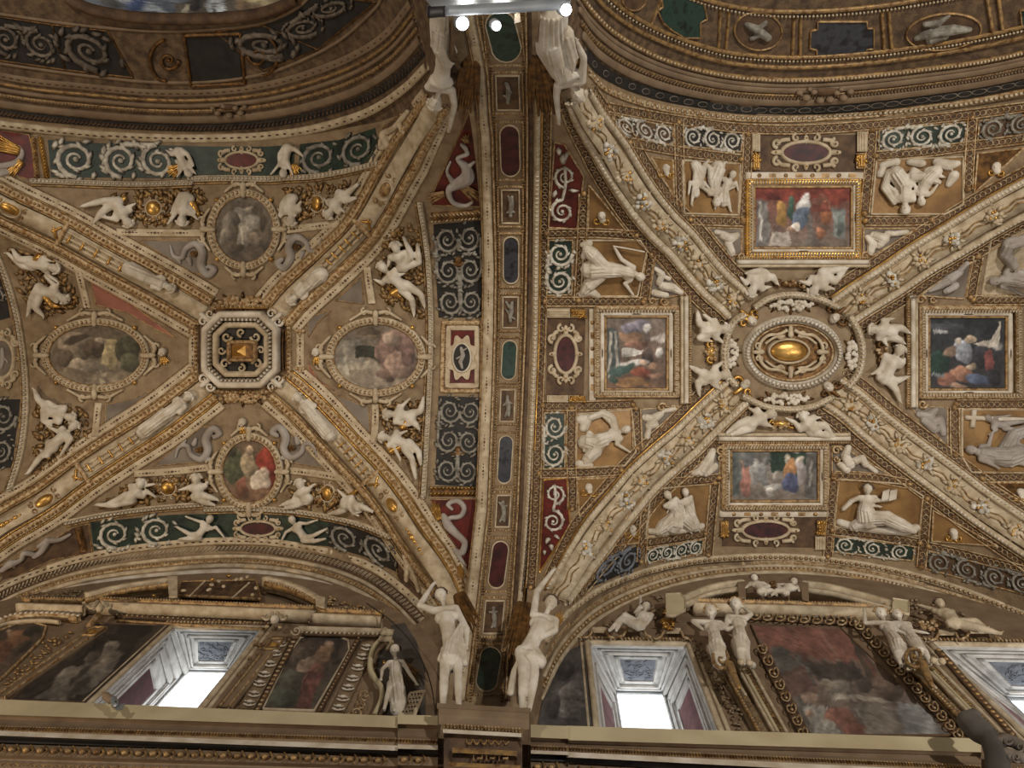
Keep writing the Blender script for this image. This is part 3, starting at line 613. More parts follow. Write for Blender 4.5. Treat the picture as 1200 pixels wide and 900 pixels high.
def motif(mb, s, p, step=22, closed=False, smooth=True):
    q = res(p, 1.0, closed, smooth); L = len(q); t = np.gradient(q, axis=0); i0 = step // 2
    for i in range(i0, L - 4, step):
        for d, a, b_ in ((-8, 2, .9), (-4.6, 1.6, 1.3), (0, 2.6, 1.7), (4.6, 1.6, 1.3), (8, 2, .9)):
            j = i + int(d)
            if 0 <= j < L: put(mb, s, [q[j]], [math.atan2(t[j][1], t[j][0])], (a, b_, .35), 'bead', 0)
def gild(mb, s, c, rx, ry, h=1.5, a=0, up=None): put(mb, s, [c], a, (rx, ry, up or min(rx, ry) * .55), 'big', h)
def cartouche(s, c, rx, ry, label, oval='porphyry', m='cream', name='cartouche', fig=False, tabs=True, group=None):
    t = thing(name, label, 'cartouche', s, c, group); cx, cy = c
    mb = MB(); patch(mb, s, ell(cx, cy, rx * .95, ry * .95), 1.2, skirt=2); mb.build('stone_oval', oval, t)
    mb = MB(); sweep(mb, s, ell(cx, cy, rx * 1.02, ry * 1.02, 3), rnd(max(3.2, min(rx, ry) * .36), 3.6, 4), True, .6); mb.build('oval_rim', m, t)
    mb = MB()
    for sx in (-1, 1):
        for sy in (-1, 1):
            scroll_at(mb, s, (cx + sx * rx * 1.22, cy + sy * ry * .86), min(rx, ry) * .44, pi / 2 * sy + (0 if sx > 0 else pi), sx * sy, 1.1, False, .44, 2)
            scroll_at(mb, s, (cx + sx * rx * .42, cy + sy * ry * 1.38), min(rx, ry) * .38, pi / 2 * sy, -sx * sy, 1.0, False, .44, 2)
            tube(mb, s, res([cx + sx * rx * .7, cy + sy * ry * 1.22, cx + sx * rx * 1.05, cy + sy * ry * 1.12, cx + sx * rx * 1.2, cy + sy * ry * .8], 3), 2.5, 1.8)
        blob(mb, s, [(cx + sx * rx * 1.1, cy, 3.4), (cx + sx * rx * 1.4, cy, 2.4)], 1.4, 0); blob(mb, s, [(cx, cy + sx * ry * 1.1, 3.4), (cx, cy + sx * ry * 1.45, 2.4)], 1.4, 0)
    mb.build('strapwork', m, t, kind='stuff')
    mb = MB(); put(mb, s, [(cx, cy - ry * 1.3), (cx, cy + ry * 1.3), (cx - rx * 1.3, cy), (cx + rx * 1.3, cy)], 0, (1.5, 1.5, 2), 'bead', 3); mb.build('gilt_boss', 'gold', t, kind='stuff')
    if fig:
        mb = MB(); blob(mb, s, [(cx, cy - ry * .5, rx * .16), (cx + 1, cy, rx * .24), (cx - 1, cy + ry * .5, rx * .14)], 2, 0); blob(mb, s, [(cx, cy - ry * .2, rx * .12), (cx + rx * .5, cy + ry * .2, rx * .08)], 2, 0); mb.build('relief_figure', 'greyfig', t, kind='stuff')
    return t
def bossg(s, c, r, label, group=None, rx=None):
    t = thing('gilt_boss', label, 'ornament', s, c, group); cx, cy = c; rx = rx or r
    mb = MB(); gild(mb, s, c, rx, r, 1.4); mb.build('dome', 'gold', t)
    mb = MB(); sweep(mb, s, ell(cx, cy, rx + 1.4, r + 1.4, 3), rnd(2.4, 2.2, 3), True); mb.build('rim', 'cream', t)
    mb = MB()
    for k in range(8): a = k * pi / 4 + .39; scroll_at(mb, s, (cx + (rx + 4) * cos(a), cy + (r + 4) * sin(a)), 2.3, a, 1 if k % 2 else -1, .8, False, .42, 1)
    mb.build('scroll_rim', 'cream', t, kind='stuff'); return t
def swag(s, c, rx, ry, n, label, a=0.0, m='parcel', r=2.1, cat='garland', name='fruit_swag', hh=2, seed=1):
    R = random.Random(seed); t = thing(name, label, cat, s, c); mb = MB(); P = []; S = []
    for i in range(n):
        x, y = R.uniform(-1, 1), R.uniform(-1, 1)
        if x * x + y * y > 1: x *= .6; y *= .6
        P.append((c[0] + x * rx * cos(a) - y * ry * sin(a), c[1] + x * rx * sin(a) + y * ry * cos(a))); S.append(R.uniform(.75, 1.25) * r)
    S = np.array(S); put(mb, s, P, 0, np.c_[S, S, S], 'ball', hh); mb.build('fruit', m, t, kind='stuff')
    mb = MB(); k = [(c[0] + rx * 1.05 * cos(q) * cos(a) - ry * 1.05 * sin(q) * sin(a), c[1] + rx * 1.05 * cos(q) * sin(a) + ry * 1.05 * sin(q) * cos(a)) for q in np.linspace(0, 6.28, 9)[:-1]]
    put(mb, s, k, np.linspace(0, 6.28, 9)[:-1] + a, (r * 1.9, r, r * .9), 'leaf', 1); mb.build('leaves', 'bronze', t, kind='stuff'); return t
def wing(s, pts, wd, parent, name='wing', m='gold', h=3, n=7):
    """fan of long feathers from root to tips; pts=(root x,y, tip x,y)"""
    x0, y0, x1, y1 = pts; d = np.array([x1 - x0, y1 - y0], float); L = np.hypot(*d); d /= L; p = np.array([-d[1], d[0]]); mb = MB()
    for i in range(n):
        f = i / (n - 1) - .5; a = np.array([x0, y0]) + d * L * .1 + p * wd * f * .5; b = a + d * L * (1 - .5 * abs(f) - .12 * (i % 2)) + p * wd * f * .75
        blob(mb, s, [(a[0], a[1], wd * .16), tuple((a * .5 + b * .5)) + (wd * .13,), (b[0], b[1], wd * .05)], h + (i % 2), 0, 6)
    return mb.build(name, m, parent, kind='stuff')
# child figure poses (unit = head radius): head neck pelvis Lelb Lhand Relb Rhand Lknee Lfoot Rknee Rfoot, y down
POSE = {'sit': [0, -6, 0, -4.9, 0, -.6, 2.4, -3.4, 3.6, -5.2, -2, -3.2, -2.4, -1, 2.6, 0, 3.4, 2.8, -1.6, 1.6, -2.4, 4],
        'rec': [-4.6, -2.6, -3.6, -2, 0, 0, -3.6, -.2, -5, 1, -2.6, -3.4, -1.4, -4.6, 2.6, -1.4, 4.4, 1, 2.8, .6, 5.6, 1.2],
        'fly': [-3.4, -3, -2.6, -2.2, .6, .6, -1.4, -4.6, -2.4, -6.4, -3.8, -.6, -5.6, .4, 3.2, .4, 5.4, -1.2, 2.6, 2.4, 4.8, 3.8],
        'std': [.2, -7, .1, -5.9, 0, -1.6, 2, -4.6, 3.6, -6, -1.9, -4, -2.6, -2, .9, 1.4, 1.4, 4.4, -.9, 1.4, -1.6, 4.2],
        'kick': [0, -5.6, 0, -4.6, .4, -.8, 2, -4.4, 1.4, -6.6, -2.2, -3.8, -4, -3, 3, -2, 4.4, .2, 1, 2, -1.6, 3.4]}
def putto(s, c, r, pose, ang, label, flip=1, m='skin', group=None, cloth=None, name='putto', w=None, vox=.2, cat='figure', J=None, extra=None, **kw):
    t = thing(name, label, cat, s, c, group); a = radians(ang)
    q = A_(POSE[pose]) * [flip * r, r] if J is None else A_(J) - A_([c])
    q = q + A_([(0, 1.2 * r)]) if J is None else q
    q = np.c_[q[:, 0] * cos(a) - q[:, 1] * sin(a), q[:, 0] * sin(a) + q[:, 1] * cos(a)] + A_([c]) if J is None else q + A_([c])
    figure(s, q, r, t, m=m, h=kw.pop('h', 1.0), fat=kw.pop('fat', 1.12) * 1.16, vox=vox, **kw)
    if cloth:
        mb = MB(); pv = q[2]; e = cloth
        blob(mb, s, [(pv[0], pv[1], r * .8), (pv[0] + e[0], pv[1] + e[1], r * .7), (pv[0] + e[2], pv[1] + e[3], r * .3)], r * .6, 0); drape(mb, s, [[(pv[0], pv[1], r * .8), (pv[0] + e[0], pv[1] + e[1], r * .7), (pv[0] + e[2], pv[1] + e[3], r * .4)]], on(s, [pv])[1][0], on(s, [pv])[0][0][2] / F * r, .7, r)
        body_obj(mb, 'cloth', e[4] if len(e) > 4 else 'gold', t, on(s, [pv])[0][0][2] / F * r * .22)
    if w: wing(s, w, r * 2.6, t)
    return t
def relief(s, Q, figs, label, ground='goldground', m='skin', fr='cream', name='gilded_relief', cloud=(), r=6, cat='relief', group=None):
    """framed gold panel with white relief figures: figs = list of (J, r, robe)"""
    Q = A_(Q); t = thing(name, label, cat, s, Q.mean(0), group)
    mb = MB(); patch(mb, s, poly(Q, 5), .6, skirt=2); mb.build('gold_ground', ground, t)
    mb = MB(); sweep(mb, s, poly(Q, 4), rnd(2.6, 2.6, 3), True); mb.build('frame', fr, t)
    for f_ in figs:
        J, rr, robe = f_[:3]; figure(s, J, rr, t, **dict(dict(name='figure', m=m, h=.75, robe=robe, vox=.145, fat=1.25), **(f_[3] if len(f_) > 3 else {})))
    if len(cloud):
        mb = MB(); R = random.Random(int(Q[0, 0]))
        for q in cloud: blob(mb, s, q, 1.0, 0, 8)
        P = on(s, [Q.mean(0)])[0][0]; body_obj(mb, 'cloud', m, t, P[2] / F * .9, smooth=2)['kind'] = 'stuff'
    return t
def fresco(s, b, paint, parent, name='painted_field', h=.8, rings=None, sk=2):
    b = A_(b); mb = MB(); R = np.hypot(*(b - b.mean(0)).T).max(); patch(mb, s, b, h, rings or max(8, int(R / 1.3)), sk, paint); return mb.build(name, 'fresco', parent)
def strip(s, p, wd, label_parent, mot=True, h=1.2, closed=False, m='cream', name='painted_strip', step=24):
    mb = MB(); sweep(mb, s, p, bar(wd, h), closed); mb.build(name, m, label_parent)
    if mot: mb = MB(); motif_h(mb, s, p, step, h, wd); mb.build('painted_motif', 'motif', label_parent, kind='stuff')
def motif_h(mb, s, p, step, h, wd):
    q = res(p, 1.0); L = len(q); t = np.gradient(q, axis=0); k = wd / 10
    for i in range(step // 2, L - 4, step):
        for d, a, b_ in ((-8, 1.8, .8), (-4.6, 1.5, 1.4), (0, 2.4, 2.), (4.6, 1.5, 1.4), (8, 1.8, .8)):
            j = i + int(d)
            if 0 <= j < L: put(mb, s, [q[j]], [math.atan2(t[j][1], t[j][0])], (a, b_ * k, .3), 'bead', h)
# ================================================================== left bay
S = 'L'
RIBS = {
 'UR': ([324, 369, 345, 345, 383, 310, 425, 267, 462, 203, 490, 155, 514, 118], 'upper right rib of the left vault, running up to the winged statue'),
 'LR': ([328, 451, 350, 470, 372, 492, 405, 528, 435, 560, 460, 592, 485, 630, 512, 668, 530, 700, 545, 742], 'lower right rib of the left vault, gilded edge in brighter gold for its gleam'),
 'LL': ([243, 452, 215, 474, 187, 495, 140, 525, 95, 555, 52, 587, 5, 615, -30, 640], 'lower left rib of the left vault'),
 'UL': ([240, 368, 205, 347, 175, 330, 120, 300, 70, 272, 12, 244, -30, 222], 'upper left rib of the left vault')}
for k, (p, lb) in RIBS.items():
    P = res(p, 4); n = len(P); t = thing('vault_rib', 'cream gilt ' + lb, 'rib', S, P[n // 2]); u = np.linspace(0, 1, n)
    sh = 1 - .35 * np.clip((u - .75) / .25, 0, 1) if k in ('LR', 'UR') else np.ones(n)
    mb = MB(); sweep(mb, S, P, flat(20, .8)); mb.build('channel', 'cream', t)
    for sg in (-1, 1):
        q = off(P, sg * 17 * sh)
        mb = MB(); sweep(mb, S, q, [(-4.5, -2), (-4.5, 3.4), (-3, 4.4), (3, 4.4), (4.5, 3.0), (4.5, -2)]); mo_ = mb.build('moulding', 'parcel', t)
        mb = MB(); eggs(mb, S, q, 1.8, 5.4, 4.4); mb.build('egg_row', 'gilt', mo_, kind='stuff')
        gp = 'gold' if (k == 'LR' and sg < 0) or (k == 'LL' and sg < 0) else 'gilt'  # brighter gold on these sides paints the gleam of light on the gilding
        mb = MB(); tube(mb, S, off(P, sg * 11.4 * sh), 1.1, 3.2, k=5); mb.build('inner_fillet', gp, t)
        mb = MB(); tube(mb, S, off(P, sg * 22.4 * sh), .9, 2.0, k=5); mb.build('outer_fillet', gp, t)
        strip(S, off(P, sg * 28.5 * sh), 10, t, True, 1.4)
        mb = MB(); row(mb, S, off(P, sg * 34.4 * sh), 2.6, (.8, .8, .8), 'bead', .8); mb.build('bead_row', 'gilt', t, kind='stuff')
def shaft(a, b, lb):
    P = res(list(a) + list(b), 2); t = thing('fluted_shaft', lb, 'ornament', S, P[len(P) // 2])
    for d in (-5.2, 0, 5.2):
        mb = MB(); sweep(mb, S, off(P, d), rnd(4.4, 5.6 if d == 0 else 4.4, 5)); mb.build('flute', 'cream', t)
    mb = MB(); k = np.linspace(4, len(P) - 4, 5).astype(int)
    for i in k:
        e = np.gradient(P, axis=0)[i]; e /= np.hypot(*e); w_ = np.array([-e[1], e[0]]); blob(mb, S, [tuple(P[i] - w_ * 4) + (1.2,), tuple(P[i] + w_ * 4) + (1.2,)], 6, 0, 6)
    mb.build('gilt_rings', 'gold', t, kind='stuff')
    e = P[-1] - P[-4]; e = e / np.hypot(*e); w_ = np.array([-e[1], e[0]]); mb = MB(); c = P[-1] + e * 4; blob(mb, S, [tuple(c - w_ * 11) + (3.2,), tuple(c + w_ * 11) + (3.2,)], 3, 0, 7); mb.build('cross_block', 'parcel', t)
    mb = MB(); blob(mb, S, [tuple(c + e * 5 - w_ * 6) + (1.6,), tuple(c + e * 12 + w_ * 2) + (1.4,)], 3, 0); blob(mb, S, [tuple(c + e * 5 + w_ * 6) + (1.6,), tuple(c + e * 12 - w_ * 2) + (1.4,)], 3, 0); mb.build('bow', 'gold', t, kind='stuff')
shaft((382, 311), (423, 269), 'fluted shaft with gilt rings on the upper right rib of the left vault')
shaft((398, 515), (433, 557), 'fluted shaft with gilt rings on the lower right rib of the left vault')
shaft((162, 512), (101, 552), 'fluted shaft with gilt rings on the lower left rib of the left vault')
shaft((150, 316), (77, 276), 'fluted shaft with gilt rings on the upper left rib of the left vault')
for c, a, lb in (((460, 592), 55, 'lower right'), ((52, 587), -34, 'lower left'), ((12, 244), 26, 'upper left'), ((452, 222), -60, 'upper right')):
    t = thing('oval_boss', 'gilded oval boss in scrollwork on the %s rib of the left vault' % lb, 'ornament', S, c); a = radians(a)
    mb = MB(); put(mb, S, [c], a, (11, 6.5, 4), 'big', 1.5); mb.build('dome', 'gold' if lb != 'upper right' else 'gilt', t)
    mb = MB(); sweep(mb, S, ell(*c, 13, 8.4, 3, a), rnd(3, 3, 4), True); mb.build('rim', 'cream', t)
    mb = MB(); e = np.array([cos(a), sin(a)]); w_ = np.array([-e[1], e[0]])
    for q in (-1, 1):
        for r_ in (-1, 1): scroll_at(mb, S, np.array(c) + e * q * 17 + w_ * r_ * 4, 3.6, a + r_, q * r_, 1, False, .35, 2)
    mb.build('scrolls', 'gilt', t, kind='stuff')
for c, a, lb in (((485, 632), 58, 'lower right'), ((6, 614), -30, 'lower left')):
    t = thing('pendant_ornament', 'small gilt beaded pendant near the foot of the %s rib of the left vault' % lb, 'ornament', S, c); mb = MB(); e = np.array([cos(radians(a)), sin(radians(a))])
    for d, r_ in ((-14, 1.6), (-9, 2.4), (-3, 3.6), (3, 2.6), (8, 1.8), (14, 2.6), (20, 1.6)): put(mb, S, [np.array(c) + e * d], radians(a), (r_ * 1.2, r_, r_), 'ball', 1)
    mb.build('drops', 'gold', t, kind='stuff')
# female term figures on the four ribs
for (hx, hy, fx, fy), lb, rb in (((353, 467, 391, 512), 'lower right', 1), ((222, 466, 168, 508), 'lower left', 1), ((200, 336, 150, 313), 'upper left', 1), ((346, 349, 381, 318), 'upper right', 1)):
    h_ = np.array([hx, hy]); f_ = np.array([fx, fy]); e = (f_ - h_); L = np.hypot(*e); e = e / L; w_ = np.array([-e[1], e[0]]); g = lambda a, b: tuple(h_ + e * a + w_ * b)
    J = [g(0, 0), g(6.5, 0), g(24, 0), g(14, 8), g(20, 4), g(14, -8), g(21, -4), g(L * .75, 3), g(L - 3, 3), g(L * .75, -3), g(L - 3, -3)]
    t = thing('term_figure', 'white stucco robed woman lying along the %s rib of the left vault' % lb, 'figure', S, g(20, 0))
    figure(S, J, 5.4, t, h=.9, fem=True, hairc='skin', robe=[[g(9, 0) + (6,), g(20, 0) + (6,), g(30, 0) + (8,), g(L - 4, 0) + (9.5,)], [g(12, -5) + (3,), g(18, -8) + (3.5,)]], vox=.16)
# ---- central octagon
t = thing('octagon_boss', 'octagonal white and gilt boss with a gold pyramid at the left vault crown', 'ornament', S, (285, 409)); C8 = (285, 409)
mb = MB(); patch(mb, S, poly(octo(*C8, 54, 49), 5), 1, skirt=3); mb.build('ground', 'brown', t)
mb = MB(); sweep(mb, S, poly(octo(*C8, 54, 50), 4), rnd(6, 4.5, 4), True); mb.build('outer_moulding', 'parcel', t)
mb = MB(); eggs(mb, S, poly(octo(*C8, 54, 50), 4), 1.8, 5.2, 5, True, False); mb.build('egg_row', 'gilt', t, kind='stuff')
mb = MB(); sweep(mb, S, poly(octo(*C8, 41, 41), 4), [(-4, -3), (-4, 12), (-2, 14), (2, 13), (4, 9), (4, -3)], True); mb.build('white_ring', 'white', t)
mb = MB(); row(mb, S, poly(octo(*C8, 36, 36), 4), 5, (1.7, 2, 3), 'box', 10, True, smooth=False); mb.build('dentils', 'white', t, kind='stuff')
mb = MB(); sweep(mb, S, poly(octo(*C8, 30, 29), 4), [(-3.5, -3), (-3.5, 8), (0, 10), (3.5, 7), (3.5, -3)], True); mb.build('inner_ring', 'cream', t)
mb = MB(); patch(mb, S, poly(octo(*C8, 29, 28), 4), 2.5, skirt=1); mb.build('well', 'dark', t)
mb = MB()
for x, y, r_, a0, d in ((268, 394, 6, 0, 1), (302, 394, 6, pi, -1), (266, 426, 6, 0, -1), (304, 426, 6, pi, 1), (285, 389, 5, pi / 2, 1), (285, 431, 5, -pi / 2, 1), (262, 410, 5, 0, 1), (308, 410, 5, pi, 1)): scroll_at(mb, S, (x, y), r_, a0, d, 1.1, False, .36, 6)
mb.build('scrolls', 'cream', t, kind='stuff')
mb = MB(); sweep(mb, S, poly(rect(272, 400, 302, 421), 3), [(-2.5, 0), (-2, 12), (2, 11), (3, 0)], True); mb.build('square_frame', 'gilt', t)
mb = MB(); patch(mb, S, poly(rect(273, 401, 301, 420), 4), 8, skirt=6); mb.build('square_field', 'bronze', t)
mb = MB(); put(mb, S, [(283, 410.5)], 0, (8, 6.5, 6), 'pyr', 8); mb.build('pyramid', 'gold', t, smooth=False)
for x, y in ((243, 373), (325, 373), (243, 447), (325, 447)):
    t = thing('grotesque_bracket', 'white curled bracket clasping the %s corner of the octagon boss' % (('upper ' if y < 400 else 'lower ') + ('left' if x < 280 else 'right')), 'ornament', S, (x, y)); sx, sy = np.sign(x - 284), np.sign(y - 410)
    mb = MB(); scroll_at(mb, S, (x + sx * 3, y - sy * 3), 6, 0, sx, 1.2, False, .35, 5); scroll_at(mb, S, (x - sx * 5, y + sy * 6), 5.5, 0, -sx, 1.2, False, .35, 5); blob(mb, S, [(x - sx * 6, y - sy * 4, 3), (x + sx * 5, y + sy * 5, 3)], 5, 0); mb.build('scrolls', 'skin', t, kind='stuff')
for y, sg, wd in ((353, -1, 'above'), (466, 1, 'below')):
    swag(S, (285, y), 27, 6, 60, 'heavy fruit and flower swag just %s the octagon boss' % wd, r=2.6, seed=3)
    t = thing('gilt_rail', 'gilt rail under the fruit swag %s the octagon boss' % wd, 'moulding', S, (285, y)); yy = y - sg * 7.5; mb = MB(); sweep(mb, S, res([252, yy, 285, yy, 318, yy], 4), rnd(3, 4, 3)); mb.build('rail', 'gold', t)
for x, wd in ((226, 'left'), (352, 'right')):
    t = thing('painted_tablet', 'upright white painted tablet at the %s side of the octagon boss' % wd, 'ornament', S, (x, 410)); strip(S, res([x, 390, x, 410, x, 430], 4), 9, t, True)
    for dy in (-22, 22):
        mb = MB(); put(mb, S, [(x, 410 + dy), (x - 4, 410 + dy), (x + 4, 410 + dy), (x, 410 + dy + 3)], 0, (2.6, 2.6, 2), 'ball', 1.5); mb.build('fruit', 'parcel', t, kind='stuff')
    t = thing('bound_rod', 'thin gilt bundle of rods on the %s edge of the octagon boss' % wd, 'ornament', S, (x, 410)); xx_ = 285 + (x - 285) * .74
    for d in (-1.6, 1.6): mb = MB(); tube(mb, S, res([xx_ + d, 386, xx_ + d * 1.6, 410, xx_ + d, 434], 4), 1.3, 3); mb.build('rod', 'bronze', t)
# ---- four oval frescoes
def medal(c, rx, ry, rings_, pt, lb, gild_=0, w=9):
    cx, cy = c; t = thing('oval_medallion', lb, 'painting', S, c)
    fresco(S, ell(cx, cy, rx, ry, 3), pt, t)
    mb = MB(); sweep(mb, S, ell(cx, cy, rx + 1.5, ry + 1.5, 3), rnd(3, 4, 4), True); mb.build('inner_rim', 'parcel', t)
    mb = MB(); sweep(mb, S, ell(cx, cy, rx + w * .62, ry + w * .62, 3), [(-w * .4, -2), (-w * .4, 4), (0, 5.5), (w * .4, 4), (w * .4, -2)], True); mb.build('frame_ring', 'cream', t)
    mb = MB(); q = ell(cx, cy, rx + w * .62, ry + w * .62, 5.4); row(mb, S, q, 5.4, (2.1, w * .34, 1.8), 'leaf', 4.6, True, raw=True); mb.build('leaf_row', 'parcel', t, kind='stuff')
    mb = MB()
    for a in range(4):
        b = a * pi / 2
        for q in (-1, 1):
            d = .34; R1, R2 = rx + w + 4, ry + w + 4; P = [(cx + R1 * cos(b + q * k) * g_, cy + R2 * sin(b + q * k) * g_) for k, g_ in ((.06, 1.02), (.2, 1.07), (d, 1.02), (.52, .98))]
            tube(mb, S, res(np.array(P), 3), [2.6 - 1.2 * v for v in np.linspace(0, 1, len(res(np.array(P), 3)))], 3); scroll_at(mb, S, P[1], 4.6, b, q, 1.0, False, .34, 3.5)
        blob(mb, S, [(cx + (rx + 2) * cos(b), cy + (ry + 2) * sin(b), 3), (cx + (rx + w + 5) * cos(b), cy + (ry + w + 5) * sin(b), 3.6)], 4.5, 0)
    mb.build('strapwork', 'cream', t, kind='stuff')
    mb = MB(); put(mb, S, [(cx + (rx + w + 2) * cos(a), cy + (ry + w + 2) * sin(a)) for a in np.arange(pi / 4, 6.3, pi / 2)], 0, (2.6, 2.6, 2.4), 'ball', 3); mb.build('gilt_knobs', 'gold', t, kind='stuff')
    return t
G1 = ((116, 102, 84), (108, 92, 74))
medal((287, 269), 34, 38, 0, painter(G1, [('e', 284, 252, 12, 9, 20, (150, 142, 130)), ('e', 293, 262, 14, 10, -40, (168, 158, 142)), ('e', 272, 258, 9, 12, 30, (128, 116, 100)), ('e', 285, 280, 8, 16, 15, (160, 150, 132)), ('e', 300, 282, 10, 6, 50, (120, 104, 86)), ('e', 292, 246, 4, 5, 0, (176, 158, 136)), ('p', [280, 246, 283, 246, 286, 290, 283, 290], (196, 184, 160)), ('e', 275, 292, 12, 6, -20, (92, 78, 62)), ('e', 264, 276, 5, 9, 10, (146, 132, 112)), ('e', 309, 262, 4, 10, 0, (86, 72, 58))], 1), 'oval fresco of entwined grey figures at the top of the left vault')
medal((113, 416), 54, 35, 0, painter(((110, 92, 70), (140, 120, 92)), [('e', 95, 405, 26, 14, 10, (134, 116, 92)), ('e', 85, 412, 12, 14, 20, (150, 130, 104)), ('e', 112, 408, 13, 11, 0, (96, 78, 60)), ('p', [124, 396, 140, 400, 136, 432, 118, 430], (170, 150, 100)), ('e', 150, 410, 14, 18, 10, (70, 68, 46)), ('e', 153, 424, 12, 11, 0, (92, 90, 60)), ('e', 118, 400, 7, 4, 0, (168, 148, 120)), ('e', 100, 428, 26, 7, 5, (156, 138, 112)), ('e', 75, 420, 10, 12, 0, (104, 86, 66)), ('p', [118, 436, 124, 436, 122, 452, 116, 452], (188, 168, 130)), ('e', 90, 398, 16, 4, -15, (86, 70, 54))], 2), 'wide oval landscape fresco with pale tower at the left of the left vault')
medal((441, 418), 49, 38, 0, painter(((120, 102, 82), (160, 142, 116)), [('p', [398, 400, 425, 398, 430, 430, 396, 430], (150, 140, 120)), ('p', [418, 405, 440, 405, 452, 412, 452, 424, 418, 418], (62, 62, 46)), ('e', 462, 412, 22, 24, 10, (140, 104, 88)), ('e', 470, 428, 20, 16, 30, (152, 118, 98)), ('e', 458, 398, 10, 7, 0, (168, 140, 116)), ('e', 440, 392, 9, 6, 0, (140, 116, 88)), ('e', 430, 388, 16, 5, 10, (100, 82, 58)), ('p', [408, 424, 440, 424, 446, 434, 410, 434], (172, 158, 130)), ('e', 452, 440, 12, 6, 20, (124, 94, 78)), ('p', [402, 402, 407, 402, 409, 440, 404, 440], (176, 164, 140)), ('e', 478, 410, 8, 20, 0, (126, 92, 80))], 3), 'oval fresco of red-robed elder beside a dark doorway, right of the octagon boss')
medal((293, 552), 31, 36, 0, painter(((110, 84, 58), (150, 116, 84)), [('e', 316, 540, 14, 20, 0, (160, 46, 26)), ('e', 318, 560, 11, 16, 0, (140, 38, 24)), ('e', 276, 548, 12, 20, 15, (92, 96, 60)), ('e', 292, 545, 9, 16, -5, (176, 150, 108)), ('e', 306, 565, 11, 16, 10, (196, 176, 150)), ('e', 294, 528, 4, 5, 0, (190, 156, 120)), ('e', 308, 550, 4, 4, 0, (200, 172, 140)), ('e', 270, 530, 8, 6, 0, (70, 66, 44)), ('p', [268, 572, 325, 572, 325, 590, 268, 590], (142, 98, 66)), ('e', 284, 570, 6, 12, 10, (148, 84, 56))], 4), 'oval fresco with a scarlet-draped figure below the octagon boss', w=9)
# ---- strips and coloured fields between the frames
for p, lb in (((137, 272, 187, 273, 236, 273), 'left of the top oval fresco'), ((331, 270, 365, 266, 400, 262), 'right of the top oval fresco'), ((157, 555, 205, 552, 250, 547), 'left of the scarlet oval fresco'), ((340, 551, 378, 556, 412, 563), 'right of the scarlet oval fresco'), ((91, 313, 97, 336, 103, 360), 'above the wide landscape oval'), ((116, 472, 114, 490, 112, 512), 'below the wide landscape oval'), ((430, 313, 433, 335, 436, 355), 'above the red-robed elder oval'), ((440, 474, 440, 496, 438, 520), 'below the red-robed elder oval')):
    t = thing('web_strip', 'short cream strip with brown painted motif ' + lb, 'moulding', S, p[2:4]); strip(S, res(list(p), 4), 8.5, t, True, 2.2, step=30)
for q, m_, lb in (([107, 328, 150, 352, 206, 396, 180, 384, 150, 366, 113, 357], 'pink', 'pink plaster wedge between upper left rib and landscape oval'), ([124, 474, 156, 468, 180, 456, 124, 504], 'grey', 'grey wedge between lower left rib and landscape oval'), ([424, 324, 394, 352, 426, 356], 'grey', 'grey wedge between upper right rib and elder oval'), ([432, 478, 392, 462, 433, 508], 'grey', 'grey wedge between lower right rib and elder oval'), ([165, 282, 232, 282, 240, 322, 222, 318], 'grey', 'grey wedge with dolphin left of the top oval'), ([335, 280, 385, 276, 345, 318, 335, 305], 'grey', 'grey wedge with dolphin right of the top oval'), ([180, 546, 245, 540, 248, 500, 236, 500], 'grey', 'grey wedge with dolphin left of the scarlet oval'), ([342, 542, 400, 552, 345, 498, 340, 520], 'grey', 'grey wedge with dolphin right of the scarlet oval'), ([362, 395, 372, 378, 388, 364, 360, 372], 'grey', 'small grey wedge beside octagon, right side above'), ([362, 425, 374, 448, 392, 458, 362, 442], 'pink', 'small pinkish wedge beside octagon, right side below')):
    t = thing('web_field', lb, 'plaster', S, A_(q).mean(0)); mb = MB(); patch(mb, S, poly(q, 5), .7, skirt=1.5); mb.build('field', m_, t)
    mb = MB(); sweep(mb, S, poly(q, 3), rnd(1.4, 1.6, 2), True); mb.build('edge', 'gilt', t)
# boundary mouldings of the webs
def edge(p, lb, w=7, s=None, closed=False, m='cream', rowm='white', k='box'):
    s = s or S; t = thing('web_moulding', lb, 'moulding', s, A_(p)[len(A_(p)) // 2]); q = res(p, 4)
    mb = MB(); sweep(mb, s, q, bar(w, 4)); mo_ = mb.build('moulding', m, t); mb = MB(); row(mb, s, q, 4.6, (1.7, w * .36, 1.6), k, 3.8); mb.build('leaf_row', rowm, mo_, kind='stuff')
    mb = MB(); tube(mb, s, off(q, w * .5 + 2), 1.1, 1.5, k=5); mb.build('fillet', 'gilt', t)
    return t
edge([492, 237, 500, 290, 504, 345, 505, 400, 503, 460, 500, 520, 496, 585], 'cream carved upright border on the right edge of the left vault web', 6)
edge([-8, 285, 8, 325, 20, 365, 27, 405, 31, 445, 31, 485, 25, 532, 12, 575], 'curved cream border on the left edge of the left vault web', 7)
edge([36, 212, 90, 214, 160, 216, 226, 214], 'twisted border strip below the top frieze, left part', 6); edge([222, 210, 265, 209, 310, 210, 332, 209], 'twisted border strip below the red cartouche of the top frieze', 7); edge([332, 209, 370, 207, 410, 200, 446, 191], 'twisted border strip below the top frieze, right part', 6)
edge([76, 612, 120, 603, 180, 595, 243, 590], 'twisted border strip above the bottom frieze, left part', 6); edge([241, 596, 290, 595, 345, 598], 'twisted border strip above the oval of the bottom frieze', 7); edge([343, 598, 380, 604, 420, 613, 460, 629], 'twisted border strip above the bottom frieze, right part', 6)
